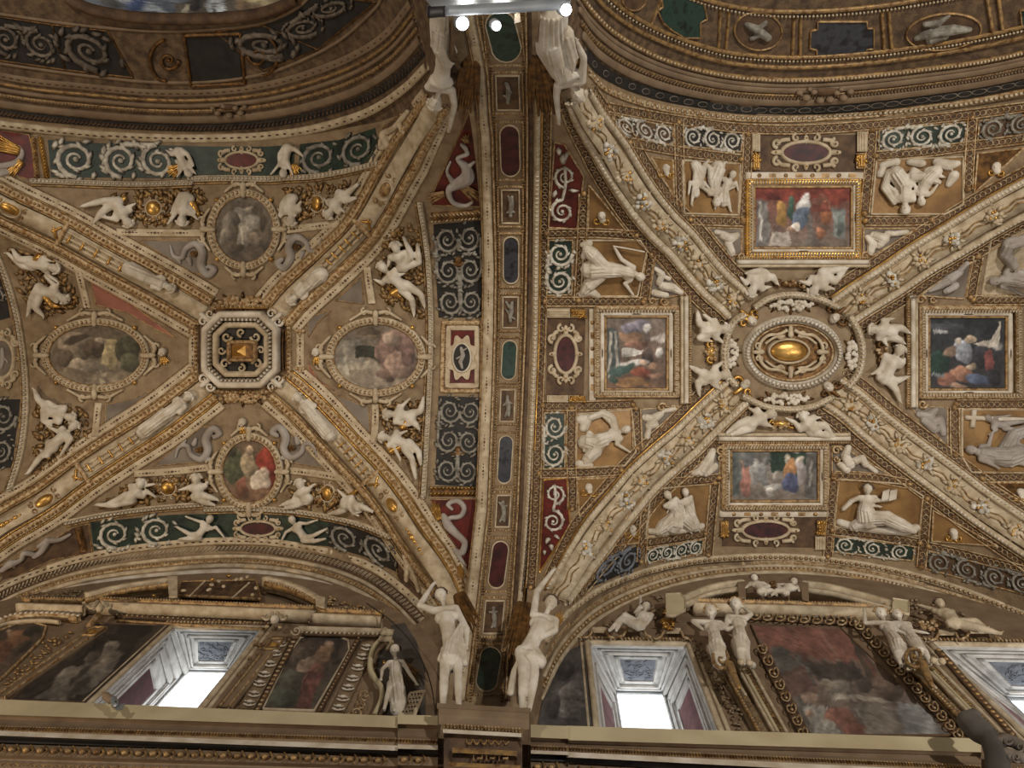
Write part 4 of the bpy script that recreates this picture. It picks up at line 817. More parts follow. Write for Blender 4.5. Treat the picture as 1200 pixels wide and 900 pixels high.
# ---- friezes
def band(p0, p1, h=None): return None
scroll_panel(S, [56, 164, 120, 168, 120, 208, 60, 208], 1, 'dark green scroll panel, far left of the top frieze', r=.5)
scroll_panel(S, [120, 168, 205, 171, 210, 209, 120, 208], 2, 'dark green scroll panel between left scroll and crouching figure of the top frieze', r=.5)
t = thing('frieze_field', 'green field behind the red cartouche of the top frieze', 'plaster', S, (285, 190)); mb = MB(); patch(mb, S, poly([205, 171, 260, 172, 310, 172, 345, 170, 345, 206, 208, 209], 5), .5, skirt=1); mb.build('ground', 'green', t)
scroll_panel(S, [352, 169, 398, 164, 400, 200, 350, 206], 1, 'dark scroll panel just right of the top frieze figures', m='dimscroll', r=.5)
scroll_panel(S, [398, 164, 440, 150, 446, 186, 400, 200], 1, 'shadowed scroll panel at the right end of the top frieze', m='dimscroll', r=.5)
cartouche(S, (284, 188), 19, 9.5, 'dark red oval cartouche in the centre of the top frieze', 'red', 'cream')
putto(S, (218, 190), 4.6, 'rec', 20, 'crouching white figure with gold wing left of the top frieze cartouche', 1, J=[222, 203, 219, 199, 210, 178, 224, 196, 230, 203, 214, 200, 210, 207, 222, 182, 228, 194, 204, 182, 198, 178], w=(212, 196, 198, 204), fat=1)
putto(S, (338, 190), 4.6, 'rec', 0, 'crouching white figure with gold wing right of the top frieze cartouche', 1, J=[336, 203, 336, 198, 340, 174, 330, 194, 322, 204, 342, 196, 346, 204, 332, 182, 330, 194, 350, 176, 358, 184], w=(344, 194, 350, 204), fat=1)
scroll_panel(S, [106, 612, 160, 607, 162, 640, 110, 645], 1, 'dark green scroll panel at the left end of the bottom frieze', r=.5)
scroll_panel(S, [160, 607, 205, 603, 208, 635, 162, 640], 1, 'dark green scroll panel next to the left figure of the bottom frieze', r=.5)
t = thing('frieze_field', 'dark green field behind the oval of the bottom frieze', 'plaster', S, (300, 620)); mb = MB(); patch(mb, S, poly([205, 603, 262, 602, 345, 604, 385, 610, 385, 640, 300, 633, 208, 636], 5), .5, skirt=1); mb.build('ground', 'green', t)
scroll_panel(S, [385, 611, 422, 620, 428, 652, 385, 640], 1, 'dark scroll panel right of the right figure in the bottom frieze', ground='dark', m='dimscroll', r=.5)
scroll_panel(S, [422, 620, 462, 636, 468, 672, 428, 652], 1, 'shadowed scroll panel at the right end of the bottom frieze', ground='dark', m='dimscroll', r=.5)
cartouche(S, (303, 619), 20, 8.5, 'dark red oval cartouche in the centre of the bottom frieze', 'porphyry', 'cream')
putto(S, (235, 620), 4.6, 'rec', 0, 'bearded white torso figure left of the oval in the bottom frieze', 1, J=[247, 607, 245, 612, 232, 627, 254, 616, 264, 628, 236, 610, 220, 604, 222, 629, 212, 630, 224, 624, 208, 616], fat=1)
putto(S, (358, 620), 4.6, 'rec', 0, 'white torso figure leaning right of the oval in the bottom frieze', 1, J=[346, 608, 348, 613, 360, 630, 338, 622, 334, 630, 362, 612, 374, 608, 372, 632, 384, 630, 370, 626, 386, 618], fat=1)
for q, lb in (([-5, 152, 34, 158, 46, 214, -5, 198], 'red field of the gilt dragon at the upper left edge'), ([448, 150, 492, 118, 470, 158, 450, 184], 'dark brown corner field right of the top frieze'), ([505, 232, 552, 128, 563, 142, 566, 242, 507, 240], 'dark red triangle with grotesque bird beside the marble strip, upper'), ([505, 586, 558, 585, 552, 686, 546, 676], 'dark red triangle with grotesque dragon beside the marble strip, lower'), ([86, 618, 104, 614, 108, 648, 60, 656, -10, 690, -10, 668, 50, 640], 'dark brown corner field left of the bottom frieze'), ([464, 640, 484, 672, 500, 720, 480, 706, 466, 676], 'dark corner field right of the bottom frieze'), ([-10, 576, 8, 578, -10, 590], 'dark red corner left of the lower left rib')):
    t = thing('corner_field', lb, 'plaster', S, A_(q).mean(0)); mb = MB(); patch(mb, S, poly(q, 6), .6, skirt=1.5); mb.build('field', 'red' if 'red' in lb else 'brown', t); mb = MB(); sweep(mb, S, poly(q, 3), rnd(1.6, 1.8, 2), True); mb.build('edge', 'gilt', t)
# vertical strip between web and marble arch
scroll_panel(S, [508, 263, 565, 258, 567, 372, 514, 372], 3, 'tall dark panel of grey paired scrolls beside the marble strip, upper', ground='dark', m='dimscroll', vert=True, pairs=True, r=.5)
scroll_panel(S, [514, 464, 566, 466, 560, 571, 510, 568], 3, 'tall dark panel of grey paired scrolls beside the marble strip, lower', ground='dark', m='dimscroll', vert=True, pairs=True, r=.5)
for c, lb in (((537, 304), 'upper'), ((537, 528), 'lower')):
    t = thing('gilt_mask', 'small bronzed mask in the middle of the %s tall scroll panel' % lb, 'mask', S, c); mb = MB(); put(mb, S, [c, (c[0], c[1] + 5)], 0, [(4.5, 5.5, 4), (5.5, 3, 3)], 'ball', 1.5); put(mb, S, [(c[0] - 6, c[1] + 4), (c[0] + 6, c[1] + 4)], 0, (3, 2, 2), 'ball', 1); body_obj(mb, 'face', 'bronze', t, .012)
scroll_panel(S, [-10, 300, 4, 330, 12, 372, -10, 378], 1, 'dark scroll panel at the left picture edge, upper', ground='dark', m='dimscroll')
scroll_panel(S, [-12, 468, 24, 468, 20, 510, 12, 548, -12, 550], 1, 'dark scroll panel at the left picture edge, lower', ground='dark', m='dimscroll') if 0 else scroll_panel(S, [-12, 468, 24, 468, 14, 548, -12, 550], 2, 'dark scroll panel at the left picture edge, lower', ground='dark', m='dimscroll', vert=True)
cartouche(S, (4, 420), 13, 22, 'oval cartouche with grey relief cut by the left picture edge', 'grey', 'cream', fig=True)
t = thing('oval_tablet', 'upright rectangular panel with cream scalloped oval on dark red, left of marble strip', 'panel', S, (541, 418))
Q = [518, 376, 567, 376, 567, 460, 516, 460]
mb = MB(); sweep(mb, S, poly(inset(Q, 2), 4), bar(5, 2.6), True); mb.build('outer_frame', 'parcel', t)
mb = MB(); sweep(mb, S, poly(inset(Q, 8), 4), bar(6, 1.8), True); mb.build('white_frame', 'cream', t)
mb = MB(); row(mb, S, poly(inset(Q, 4), 3), 3, (.9, 1.2, 1.2), 'bead', 2, True, smooth=False); mb.build('bead_row', 'gilt', t, kind='stuff')
mb = MB(); patch(mb, S, poly(inset(Q, 9), 4), .6, skirt=1); mb.build('red_ground', 'red', t)
mb = MB(); n = 96; a = np.linspace(0, 2 * pi, n, endpoint=False); rr = 1 + .13 * np.cos(8 * a + pi) * 1.0; b = np.c_[541.5 + 16.5 * rr * np.cos(a), 419 + 25 * rr * np.sin(a)]; patch(mb, S, b, 3, skirt=3); mb.build('scalloped_plate', 'cream', t)
mb = MB(); sweep(mb, S, ell(541.5, 419, 10.5, 17, 2.5), rnd(2.4, 3, 4), True, 2.5); mb.build('oval_rim', 'white', t)
mb = MB(); patch(mb, S, ell(541.5, 419, 9.5, 16, 2.5), 3.6, skirt=.5); mb.build('grey_oval', 'dark', t)
mb = MB(); blob(mb, S, [(541, 408, 2.2), (543, 416, 3), (540, 424, 2.6), (542, 431, 1.6)], 4.2, 0); blob(mb, S, [(543, 416, 1.4), (536, 420, 1.2)], 4.2, 0); blob(mb, S, [(541, 412, 1.4), (547, 408, 1)], 4.2, 0); mb.build('relief_figure', 'greyfig', t, kind='stuff')
for y, y2, lb in ((254, 250, 'above the upper'), (577, 577, 'below the lower')):
    t = thing('leaf_bar', 'gilded laurel leaf bar %s tall scroll panel' % lb, 'moulding', S, (537, y)); P = res([506, y, 536, (y + y2) / 2, 563, y2], 3)
    mb = MB(); sweep(mb, S, P, rnd(12, 5, 5)); mb.build('bar', 'bronze', t)
    mb = MB()
    for d, tl in ((-3.4, .6), (3.4, -.6)): row(mb, S, off(P, d), 4.5, (3.2, 1.6, 1.6), 'leaf', 4, tilt=tl)
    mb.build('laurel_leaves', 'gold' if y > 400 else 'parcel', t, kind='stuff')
t = thing('gilt_leaf_posts', 'twin gilt leaf posts between red dragon field and top frieze', 'ornament', S, (46, 185))
for x0, x1 in ((39, 43), (47, 55)): mb = MB(); P = res([x0, 162, (x0 + x1) / 2, 185, x1, 208], 3); sweep(mb, S, P, rnd(6, 4, 4)); row(mb, S, P, 4, (2.6, 1.6, 1.4), 'leaf', 3.6); mb.build('leaf_post', 'gilt' if x0 < 45 else 'gold', t, kind='stuff')
t = thing('gilt_leaf_post', 'bronzed post at the left end of the bottom frieze', 'ornament', S, (96, 630)); mb = MB(); sweep(mb, S, res([91, 617, 95, 632, 98, 646], 3), rnd(9, 4, 4)); mb.build('post', 'bronze', t)
# grotesque creatures
def creature(pts, c, lb, wings=(), extra=(), m='greyfig', s=None, r=None):
    s = s or S; t = thing('grotesque', lb, 'creature', s, c); mb = MB()
    for q in pts: q = A_(np.array(q).reshape(-1, 3)[:, :2]), np.array(q).reshape(-1, 3)[:, 2]; P = res(q[0], 2.5); rr = np.interp(np.linspace(0, 1, len(P)), np.linspace(0, 1, len(q[1])), q[1]); blob(mb, s, np.c_[P, rr], 2, 0, 8)
    P = on(s, [c])[0][0]; body_obj(mb, 'body', m, t, P[2] / F * .75, smooth=2)
    for w_ in wings: wing(s, w_[:4], w_[4], t, m=w_[5] if len(w_) > 5 else 'gold')
    return t
creature([[541, 168, 2, 548, 178, 3, 536, 184, 2.5, 546, 194, 6, 548, 206, 9, 536, 214, 7, 526, 222, 4, 531, 236, 3, 545, 240, 3, 553, 236, 2], [532, 214, 4, 524, 200, 2, 528, 188, 1.4], [546, 172, 3, 541, 168, 2.4], [546, 196, 4, 556, 188, 2]], (541, 208), 'pale long-necked grotesque bird on dark red beside the marble strip, upper', ((536, 212, 562, 232, 10, 'gilt'), (522, 224, 502, 232, 9, 'gilt'), (548, 164, 544, 156, 8, 'gilt')))
creature([[520, 606, 4, 526, 618, 6, 536, 628, 5, 545, 638, 4, 541, 650, 5, 533, 646, 3, 541, 658, 3, 546, 664, 2], [528, 608, 3, 540, 606, 3.4, 544, 596, 3.4, 536, 588, 3.6, 525, 592, 3, 530, 598, 2]], (534, 622), 'coiled pale grotesque dragon on dark red beside the marble strip, lower', ((516, 612, 508, 590, 9), (538, 664, 543, 680, 6)))
creature([[-8, 196, 4, 8, 194, 4, 20, 190, 4, 26, 180, 3, 22, 172, 2], [0, 204, 4, 10, 202, 3]], (12, 188), 'grey neck of a gilt-winged dragon at the upper left edge', ((24, 178, -8, 166, 14), (26, 188, 8, 204, 12)))
creature([[45, 640, 3, 55, 634, 4, 70, 632, 3, 82, 626, 2], [55, 634, 5, 48, 646, 4, 40, 652, 3], [42, 650, 3, 28, 648, 3.5, 24, 656, 3, 10, 662, 5, 2, 668, 3.4], [2, 668, 3, 12, 658, 3, 16, 664, 2]], (45, 645), 'pale curling siren at the lower left below the left vault rib')
creature([[455, 168, 5, 450, 158, 4, 462, 152, 4, 470, 144, 4, 480, 132, 3], [456, 170, 4, 448, 174, 3, 447, 164, 2], [470, 146, 4, 476, 156, 3], [468, 160, 3, 480, 146, 3]], (462, 155), 'curled brownish figure right of the top frieze', m='cream')
creature([[476, 650, 4, 480, 664, 5, 478, 680, 4], [480, 660, 3, 488, 676, 3, 492, 694, 3]], (479, 668), 'shadowed bust at the right end of the bottom frieze', m='cream')
for c, fl, lb in (((226, 300), 1, 'left of the top oval fresco'), ((352, 292), -1, 'right of the top oval fresco'), ((232, 524), 1, 'left of the scarlet oval fresco'), ((346, 522), -1, 'right of the scarlet oval fresco')):
    x, y = c; v = 1 if y < 400 else -1; g = lambda *q: [w_ for i in range(0, len(q), 3) for w_ in (x + q[i] * fl, y + q[i + 1] * v, q[i + 2])]
    creature([g(-26, -12, 1.2, -22, 0, 2.4, -12, 2, 3, -8, -8, 3.4, 4, -14, 4.4, 12, -4, 5, 10, 10, 5.4, 18, 22, 5, 26, 16, 4, 20, 12, 3), g(-22, 0, 2, -14, 8, 1.4), g(4, -14, 3, 14, -14, 3), g(-4, 4, 3.6, -2, 10, 2)], c, 'white stucco dolphin curling ' + lb, ((x - 2 * fl, y - 3 * v, x + 8 * fl, y - 2 * v, 6, 'bronze'),))
# bosses and putti of the webs
bossg(S, (180, 244), 8, 'gilt domed boss between the putti left of the top oval'); bossg(S, (372, 239), 8.5, 'gilt domed boss between the putti right of the top oval', rx=6.5); bossg(S, (197, 571), 8, 'gilt domed boss between the putti left of the scarlet oval'); bossg(S, (384, 578), 8.5, 'gilt domed boss between the putti right of the scarlet oval', rx=7)
PT = [((128, 244), [150, 260, 146, 254, 136, 238, 138, 258, 118, 254, 150, 244, 158, 240, 122, 236, 98, 242, 120, 250, 112, 260], 'reclining white nude left of the top oval, feet to the left', (6, -2, 12, -6)),
 ((216, 244), [216, 258, 216, 251, 220, 232, 208, 250, 200, 262, 226, 250, 232, 256, 210, 240, 204, 248, 214, 236, 230, 248], 'white putto bending just left of the top oval frame', (8, 8, 14, 20)),
 ((346, 240), [346, 258, 347, 251, 344, 234, 338, 246, 334, 254, 352, 244, 356, 238, 340, 244, 350, 252, 336, 240, 332, 250], 'white putto just right of the top oval frame', (-8, 8, -8, 18)),
 ((398, 236), [392, 250, 395, 245, 404, 230, 390, 240, 386, 234, 402, 244, 408, 248, 412, 228, 424, 216, 410, 236, 422, 232], 'white putto at the far right of the top web', (-6, 2, -10, 6)),
 ((150, 578), [165, 566, 163, 572, 152, 582, 172, 574, 182, 580, 168, 568, 180, 566, 138, 584, 124, 590, 136, 590, 114, 590], 'reclining white nude left of the scarlet oval, feet to the left', None),
 ((236, 572), [232, 560, 232, 566, 234, 580, 222, 570, 214, 572, 240, 570, 244, 564, 246, 580, 256, 584, 240, 586, 252, 590], 'seated white putto just left of the scarlet oval frame', None),
 ((356, 578), [356, 566, 357, 572, 362, 584, 364, 572, 372, 566, 350, 578, 346, 586, 346, 586, 334, 590, 352, 590, 338, 594], 'seated white putto just right of the scarlet oval frame', None),
 ((418, 590), [424, 592, 420, 590, 408, 590, 410, 582, 402, 574, 418, 598, 424, 602, 402, 598, 392, 600, 430, 592, 440, 598], 'reclining white putto at the far right below the scarlet oval', (4, -8, 12, -16)),
 ((470, 296), [465, 287, 466, 293, 474, 310, 458, 300, 456, 308, 474, 298, 478, 292, 484, 296, 474, 276, 492, 304, 490, 284], 'upper white putto above the red-robed elder oval', None),
 ((474, 340), [450, 311, 456, 318, 474, 334, 450, 330, 442, 326, 464, 322, 474, 318, 484, 348, 486, 366, 494, 342, 498, 356], 'lower white putto above the red-robed elder oval', (-14, 8, -4, 12)),
 ((480, 485), [457, 487, 464, 486, 482, 490, 466, 496, 478, 500, 470, 480, 480, 470, 494, 484, 497, 468, 488, 498, 492, 504], 'upper white putto below the red-robed elder oval', (-8, 12, -16, 4)),
 ((476, 520), [452, 515, 459, 515, 478, 524, 462, 524, 470, 540, 466, 512, 476, 508, 492, 532, 494, 546, 484, 540, 488, 562], 'lower white putto below the red-robed elder oval', (-18, 6, -26, -4)),
 ((44, 308), [66, 310, 60, 308, 40, 306, 58, 318, 70, 326, 50, 300, 62, 302, 26, 300, 18, 290, 30, 308, 12, 294], 'upper white putto above the landscape oval', (8, -8, 16, -4)),
 ((52, 352), [78, 346, 72, 342, 50, 338, 66, 330, 58, 322, 66, 348, 72, 330, 42, 346, 36, 366, 46, 358, 54, 368], 'lower white putto above the landscape oval', (14, 18, 22, 20)),
 ((62, 480), [86, 490, 79, 488, 58, 482, 70, 478, 62, 472, 72, 496, 62, 494, 50, 470, 44, 458, 56, 494, 64, 500], 'upper white putto below the landscape oval', (20, 4, 28, 12)),
 ((64, 525), [90, 502, 84, 508, 64, 524, 84, 520, 76, 534, 72, 508, 60, 502, 52, 538, 36, 556, 60, 536, 52, 530], 'lower white putto below the landscape oval, leg stretched down', (-8, 6, -4, 14))]
for c, J, lb, cl in PT: putto(S, c, 5.6, 'sit', 0, lb, J=J, cloth=cl, hairc='skin', fat=1.15)
for c, lb in (((192, 412), 'left'), ((371, 412), 'right'), ((284, 316), 'upper'), ((285, 494), 'lower')):
    if lb == 'upper': continue
    t = thing('cherub_head', 'small white cherub head with gilt collar on the %s side between octagon and oval' % lb, 'mask', S, c); mb = MB(); put(mb, S, [c], 0, (5, 5.5, 5), 'ball', 3); put(mb, S, [(c[0], c[1] + 1)], 0, (1.2, 1.8, 1.6), 'bead', 8); put(mb, S, [(c[0] - 3, c[1] + 2), (c[0] + 3, c[1] + 2)], 0, (1.6, 1.4, 1.4), 'bead', 6.5); put(mb, S, [(c[0], c[1] + 4)], 0, (2.4, 1.6, 1.6), 'bead', 6); body_obj(mb, 'face', 'skin', t, .012); wing(S, (c[0], c[1] + 6, c[0] + 3, c[1] + 15), 9, t, 'collar')
# ---- arch mouldings, bottom (archivolt of the lunette) and top
def arc_family(lo, hi): a, b = res(lo, 3), res(hi, 3); n = max(len(a), len(b)); g = lambda q: np.c_[np.interp(np.linspace(0, 1, n), np.linspace(0, 1, len(q)), q[:, 0]), np.interp(np.linspace(0, 1, n), np.linspace(0, 1, len(q)), q[:, 1])]; a, b = g(a), g(b); return lambda v: a * (1 - v) + b * v
def archband(s, fam, spec, lb, dim=False):
    t = thing('arch_moulding', lb, 'moulding', s, fam(.5)[len(fam(.5)) // 2])
    for v, wd, ht, m_, rw in spec:
        P = fam(v); mb = MB(); sweep(mb, s, P, bar(wd, ht)); mo_ = mb.build('moulding', m_, t)
        if rw:
            kd, st, sz, mm, tl = rw; mb = MB(); row(mb, s, P, st, sz, kd, ht, tilt=tl); mb.build('carved_row', mm, mo_, kind='stuff')
    return t
famLB = arc_family([-14, 694, 20, 678, 60, 663, 95, 652, 150, 641, 210, 634, 260, 631, 310, 632, 350, 637, 400, 648, 440, 664, 475, 690, 500, 714], [-14, 736, 20, 716, 60, 700, 105, 689, 160, 681, 220, 676, 270, 674, 320, 677, 360, 684, 400, 697, 430, 712, 458, 733, 478, 756])
archband(S, famLB, [(.06, 9, 2, 'cream', ('leaf', 9, (2.4, 1.4, .6), 'motif', 0)), (.3, 12, 1, 'brown', ('box', 5, (1.1, 5, 2), 'cream', .5)), (.5, 4, 3, 'cream', None), (.62, 5, 2, 'parcel', ('bead', 4, (1.4, 2, 1.6), 'gilt', 0)), (.76, 5, 3, 'cream', None), (.9, 6, 2, 'white', None)], 'broad concentric arch mouldings around the left lunette')
famLT = arc_family([-14, 152, 60, 160, 140, 167, 220, 170, 290, 169, 350, 163, 400, 152, 440, 138, 480, 112, 505, 88], [-14, 80, 40, 90, 100, 96, 180, 103, 250, 102, 310, 94, 360, 80, 410, 60, 450, 34, 480, -4])
archband(S, famLT, [(.12, 9, 4, 'cream', ('leaf', 9, (2.4, 1.4, .6), 'motif', 0)), (.31, 9, 1, 'dark', ('box', 5, (1.0, 4, 1.6), 'motif', .7)), (.46, 8, 3, 'cornice2', None), (.6, 4, 2, 'gilt', ('bead', 4, (1.3, 1.8, 1.4), 'cornice2', 0)), (.7, 4, 3, 'cornice2', None), (.79, 3, 2, 'gilt', None), (.92, 8, 2, 'cornice2', ('leaf', 9, (2.4, 1.2, .6), 'motif', 0))], 'dim concentric arch mouldings across the top left')
famTI = arc_family([-14, 72, 40, 80, 100, 88, 180, 96, 250, 95, 310, 86, 355, 70, 400, 46, 440, 10, 450, -8], [-14, 14, 40, 22, 100, 30, 180, 36, 250, 34, 310, 26, 350, 8, 372, -14])
archband(S, famTI, [(0, 3, 2, 'cornice2', None), (1.0, 3, 2, 'cornice2', None)], 'thin fillets bordering the shadowed scroll frieze of the top left arch')
def fq(fam, u0, u1, v0=.06, v1=.94): A, B = fam(v1), fam(v0); n = len(A) - 1; i, j = int(u0 * n), int(u1 * n); return [*A[i], *A[j], *B[j], *B[i]]
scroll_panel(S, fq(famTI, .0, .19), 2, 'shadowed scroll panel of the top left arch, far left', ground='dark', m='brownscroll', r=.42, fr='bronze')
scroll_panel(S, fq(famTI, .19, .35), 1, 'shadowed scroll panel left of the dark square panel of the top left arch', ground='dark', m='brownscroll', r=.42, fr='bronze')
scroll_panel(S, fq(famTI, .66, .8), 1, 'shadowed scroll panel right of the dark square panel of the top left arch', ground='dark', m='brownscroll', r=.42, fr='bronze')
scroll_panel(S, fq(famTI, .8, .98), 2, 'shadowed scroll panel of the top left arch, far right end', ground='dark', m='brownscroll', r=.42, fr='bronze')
t = thing('dark_tablet', 'nearly black square panel with bronzed scrolls in the top left arch', 'panel', S, (250, 68)); mb = MB(); patch(mb, S, poly([218, 44, 280, 42, 284, 94, 226, 97], 4), 1, skirt=1); mb.build('panel', 'dark', t); mb = MB(); sweep(mb, S, poly([216, 41, 282, 39, 287, 97, 224, 100], 3), rnd(4, 4, 3), True); mb.build('frame', 'bronze', t)
mb = MB(); [scroll_at(mb, S, (x, y), 12, a, d, 1.2, False, .2, 2) for x, y, a, d in ((198, 70, 0, 1), (303, 64, pi, -1))]; [tube(mb, S, ell(x, y, 20, 24, 3, 0, a0, a0 + 3), 2, 2) for x, y, a0 in ((196, 70, 1.6), (306, 64, -1.5))]; mb.build('scrolls', 'bronze', t, kind='stuff')
t = thing('arch_rim', 'dark moulded rim of the opening towards the upper dome', 'moulding', S, (250, 22)); P = off(RIM, 3); mb = MB(); sweep(mb, S, P, rnd(12, 9, 5)); mb.build('rim', 'brown', t)
for c, lb, s_ in (((268, 125), 'left', 'L'),):
    t = thing('carved_bracket', 'small pale carved cresting on the top left arch moulding', 'ornament', s_, c); mb = MB()
    for x, y, r_ in ((250, 124, 3), (256, 130, 4), (263, 122, 3.4), (270, 133, 4.5), (277, 124, 3.4), (283, 130, 4), (288, 123, 3)): put(mb, s_, [(x, y)], 0, (r_, r_ * .8, r_), 'ball', 4)
    mb.build('leaves', 'cornice2', t, kind='stuff'); mb = MB(); put(mb, s_, [(268, 123)], 0, (11, 4, 2), 'ball', 4); mb.build('shell', 'brown', t)

# gilded drapery and foliage worked in low relief behind the putti of the left vault webs
for lb, Q, n_ in (('upper right', [448, 270, 490, 262, 500, 372, 452, 352, 440, 320], 150), ('lower right', [444, 476, 498, 470, 498, 560, 470, 540, 446, 500], 150), ('upper left', [10, 292, 60, 296, 84, 322, 92, 356, 50, 375, 24, 345], 130), ('lower left', [40, 470, 100, 478, 106, 508, 60, 548, 36, 560], 130), ('top left', [130, 228, 240, 222, 236, 262, 140, 264], 130), ('top right', [330, 222, 420, 212, 400, 250, 332, 262], 110), ('bottom left', [120, 592, 160, 562, 250, 558, 246, 584], 130), ('bottom right', [340, 560, 400, 570, 440, 604, 345, 592], 110)):
    t = thing('gilt_drapery', 'crumpled gilt drapery behind the putti, %s web of left vault' % lb, 'relief', S, A_(Q).mean(0)); R = random.Random(len(lb) * 3 + n_); q = A_(Q); x0, y0 = q.min(0); x1, y1 = q.max(0); P = []
    while len(P) < n_:
        c = np.array([[R.uniform(x0, x1), R.uniform(y0, y1)]])
        if inpoly(c, Q)[0]: P.append(c[0])
    P = np.array(P); mb = MB(); a = np.array([R.uniform(0, 6.28) for _ in P]); z = np.array([R.uniform(3, 6.5) for _ in P]); put(mb, S, P, a, np.c_[z * 1.2, z * .7, z * .5], 'leaf', .2); mb.build('folds', 'gilt', t, kind='stuff')
    k = P[::3]; mb = MB(); put(mb, S, k, a[::3] + 1, (3.6, 1.6, 1.7), 'leaf', .4); mb.build('bright_folds', 'goldground', t, kind='stuff')
# ================================================================== right bay
S = 'R'
def box_ring(s, Q, lb_t, d, wd, ht, m, nm): mb = MB(); sweep(mb, s, poly(inset(Q, d), 4), bar(wd, ht), True); mb.build(nm, m, lb_t)
RR = {'upper left': [866, 360, 857, 350, 837, 332, 815, 307, 797, 285, 774, 262, 752, 235, 732, 205, 714, 175, 692, 142, 676, 112],
      'lower left': [862, 460, 847, 474, 826, 494, 804, 516, 780, 537, 752, 563, 732, 587, 707, 617, 687, 645, 672, 668, 652, 700],
      'lower right': [975, 460, 997, 475, 1022, 497, 1052, 521, 1085, 546, 1117, 570, 1150, 595, 1190, 622, 1240, 655],
      'upper right': [985, 366, 1010, 349, 1045, 327, 1080, 303, 1117, 281, 1165, 252, 1215, 225, 1245, 208]}
GARL = {'upper left': [(857, 350), (837, 332), (815, 307), (797, 285), (774, 262), (752, 235), (731, 205), (712, 176), (694, 144)],
        'lower left': [(847, 474), (826, 494), (804, 516), (780, 537), (752, 563), (732, 587), (707, 617), (688, 645)],
        'lower right': [(997, 475), (1022, 497), (1052, 521), (1085, 546), (1117, 570), (1150, 595), (1188, 622)],
        'upper right': [(1010, 349), (1045, 327), (1080, 303), (1117, 281), (1165, 252)]}
for k, p in RR.items():
    P = res(p, 4); n = len(P); t = thing('vault_rib', 'cream rib with white leaf mouldings, %s diagonal of the right vault' % k, 'rib', S, P[n // 2]); u = np.linspace(0, 1, n)
    sh = 1 - .3 * np.clip((u - .75) / .25, 0, 1) if 'left' in k else np.ones(n)
    mb = MB(); sweep(mb, S, P, flat(24, .8)); mb.build('channel', 'cream', t)
    for sg in (-1, 1):
        q = off(P, sg * 16.5 * sh); mb = MB(); sweep(mb, S, q, [(-4, -2), (-4, 4), (-2, 6.5), (2, 6), (4, 3), (4, -2)]); mo_ = mb.build('moulding', 'cream', t)
        mb = MB(); row(mb, S, q, 5.4, (2.2, 4, 1.6), 'leaf', 5.4, tilt=0); mb.build('leaf_row', 'white', mo_, kind='stuff')
        hot = (k == 'lower left' and sg > 0) or (k == 'upper right' and sg < 0)  # hot sides get brighter gold for the light they catch
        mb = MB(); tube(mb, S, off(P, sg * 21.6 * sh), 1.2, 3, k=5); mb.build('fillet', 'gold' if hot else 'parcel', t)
        mb = MB(); tube(mb, S, off(P, sg * 10.5 * sh), .9, 1.6, k=5); mb.build('inner_fillet', 'gilt', t)
        q = off(P, sg * 27.5 * sh); mb = MB(); sweep(mb, S, q, bar(9, 1.2)); mo_ = mb.build('ring_ground', 'brown', t)
        mb = MB(); rings(mb, S, q, 2.9, 7, 1.6); mb.build('ring_chain', 'parcel', mo_, kind='stuff')
        mb = MB(); tube(mb, S, off(P, sg * 33 * sh), .9, 1.8, k=5); mb.build('outer_fillet', 'parcel', t)
    ordn = ['first', 'second', 'third', 'fourth', 'fifth', 'sixth', 'seventh', 'eighth', 'ninth']
    for i, c in enumerate(GARL[k]):
        t = thing('fruit_cluster', '%s flower and fruit cluster outward from the medallion on the %s rib' % (ordn[i], k), 'garland', S, c, 'flower and fruit clusters on the right vault ribs'); R = random.Random(i * 7 + len(k))
        mb = MB(); pts, sz = [], []
        for j in range(17):
            a = R.uniform(0, 6.28); d = R.uniform(0, 8.5); pts.append((c[0] + d * cos(a), c[1] + d * sin(a))); sz.append(R.uniform(2.2, 3.9))
        sz = np.array(sz); put(mb, S, pts, 0, np.c_[sz, sz, sz], 'ball', 3); mb.build('fruit', 'scroll' if i % 2 else 'cream', t, kind='stuff')
        mb = MB(); pts = [(c[0] + 10 * cos(a), c[1] + 10 * sin(a)) for a in np.arange(0, 6.2, .9)]; put(mb, S, pts, np.arange(0, 6.2, .9), (5.4, 3.2, 2.8), 'leaf', 1.5); mb.build('leaves', 'cream', t, kind='stuff')
        mb = MB(); put(mb, S, [(c[0] + R.uniform(-5, 5), c[1] + R.uniform(-5, 5)) for _ in range(4)], 0, (1.9, 1.9, 1.9), 'ball', 5.4); mb.build('gilt_berries', 'gold', t, kind='stuff')
    t = thing('ribbon', 'thin gilt ribbon strung between the fruit clusters of the %s rib' % k, 'ribbon', S, P[n // 3]); 
    for d in (-2.4, 2.4): mb = MB(); tube(mb, S, off(P, d + 1.5 * np.sin(np.arange(n) * .9)), 1, 1.6, k=5); mb.build('strand', 'gilt', t)
def rband(p, lb, s=None, wd=9):
    s = s or S; q = res(p, 4, smooth=len(p) > 4); t = thing('ring_border', lb, 'moulding', s, q[len(q) // 2])
    mb = MB(); sweep(mb, s, q, bar(wd, 1.2)); mo_ = mb.build('ring_ground', 'brown', t); mb = MB(); rings(mb, s, q, 2.9, 7, 1.6); mb.build('ring_chain', 'parcel', mo_, kind='stuff')
    for sg in (-1, 1): mb = MB(); tube(mb, s, off(q, sg * (wd / 2 + .7)), 1, 1.8, k=5); mb.build('fillet', 'parcel', t)
    mb = MB(); put(mb, s, [q[0], q[-1]], .78, (3.4, 3.4, 3), 'ball', 1.6); mb.build('rosettes', 'gilt', t, kind='stuff')
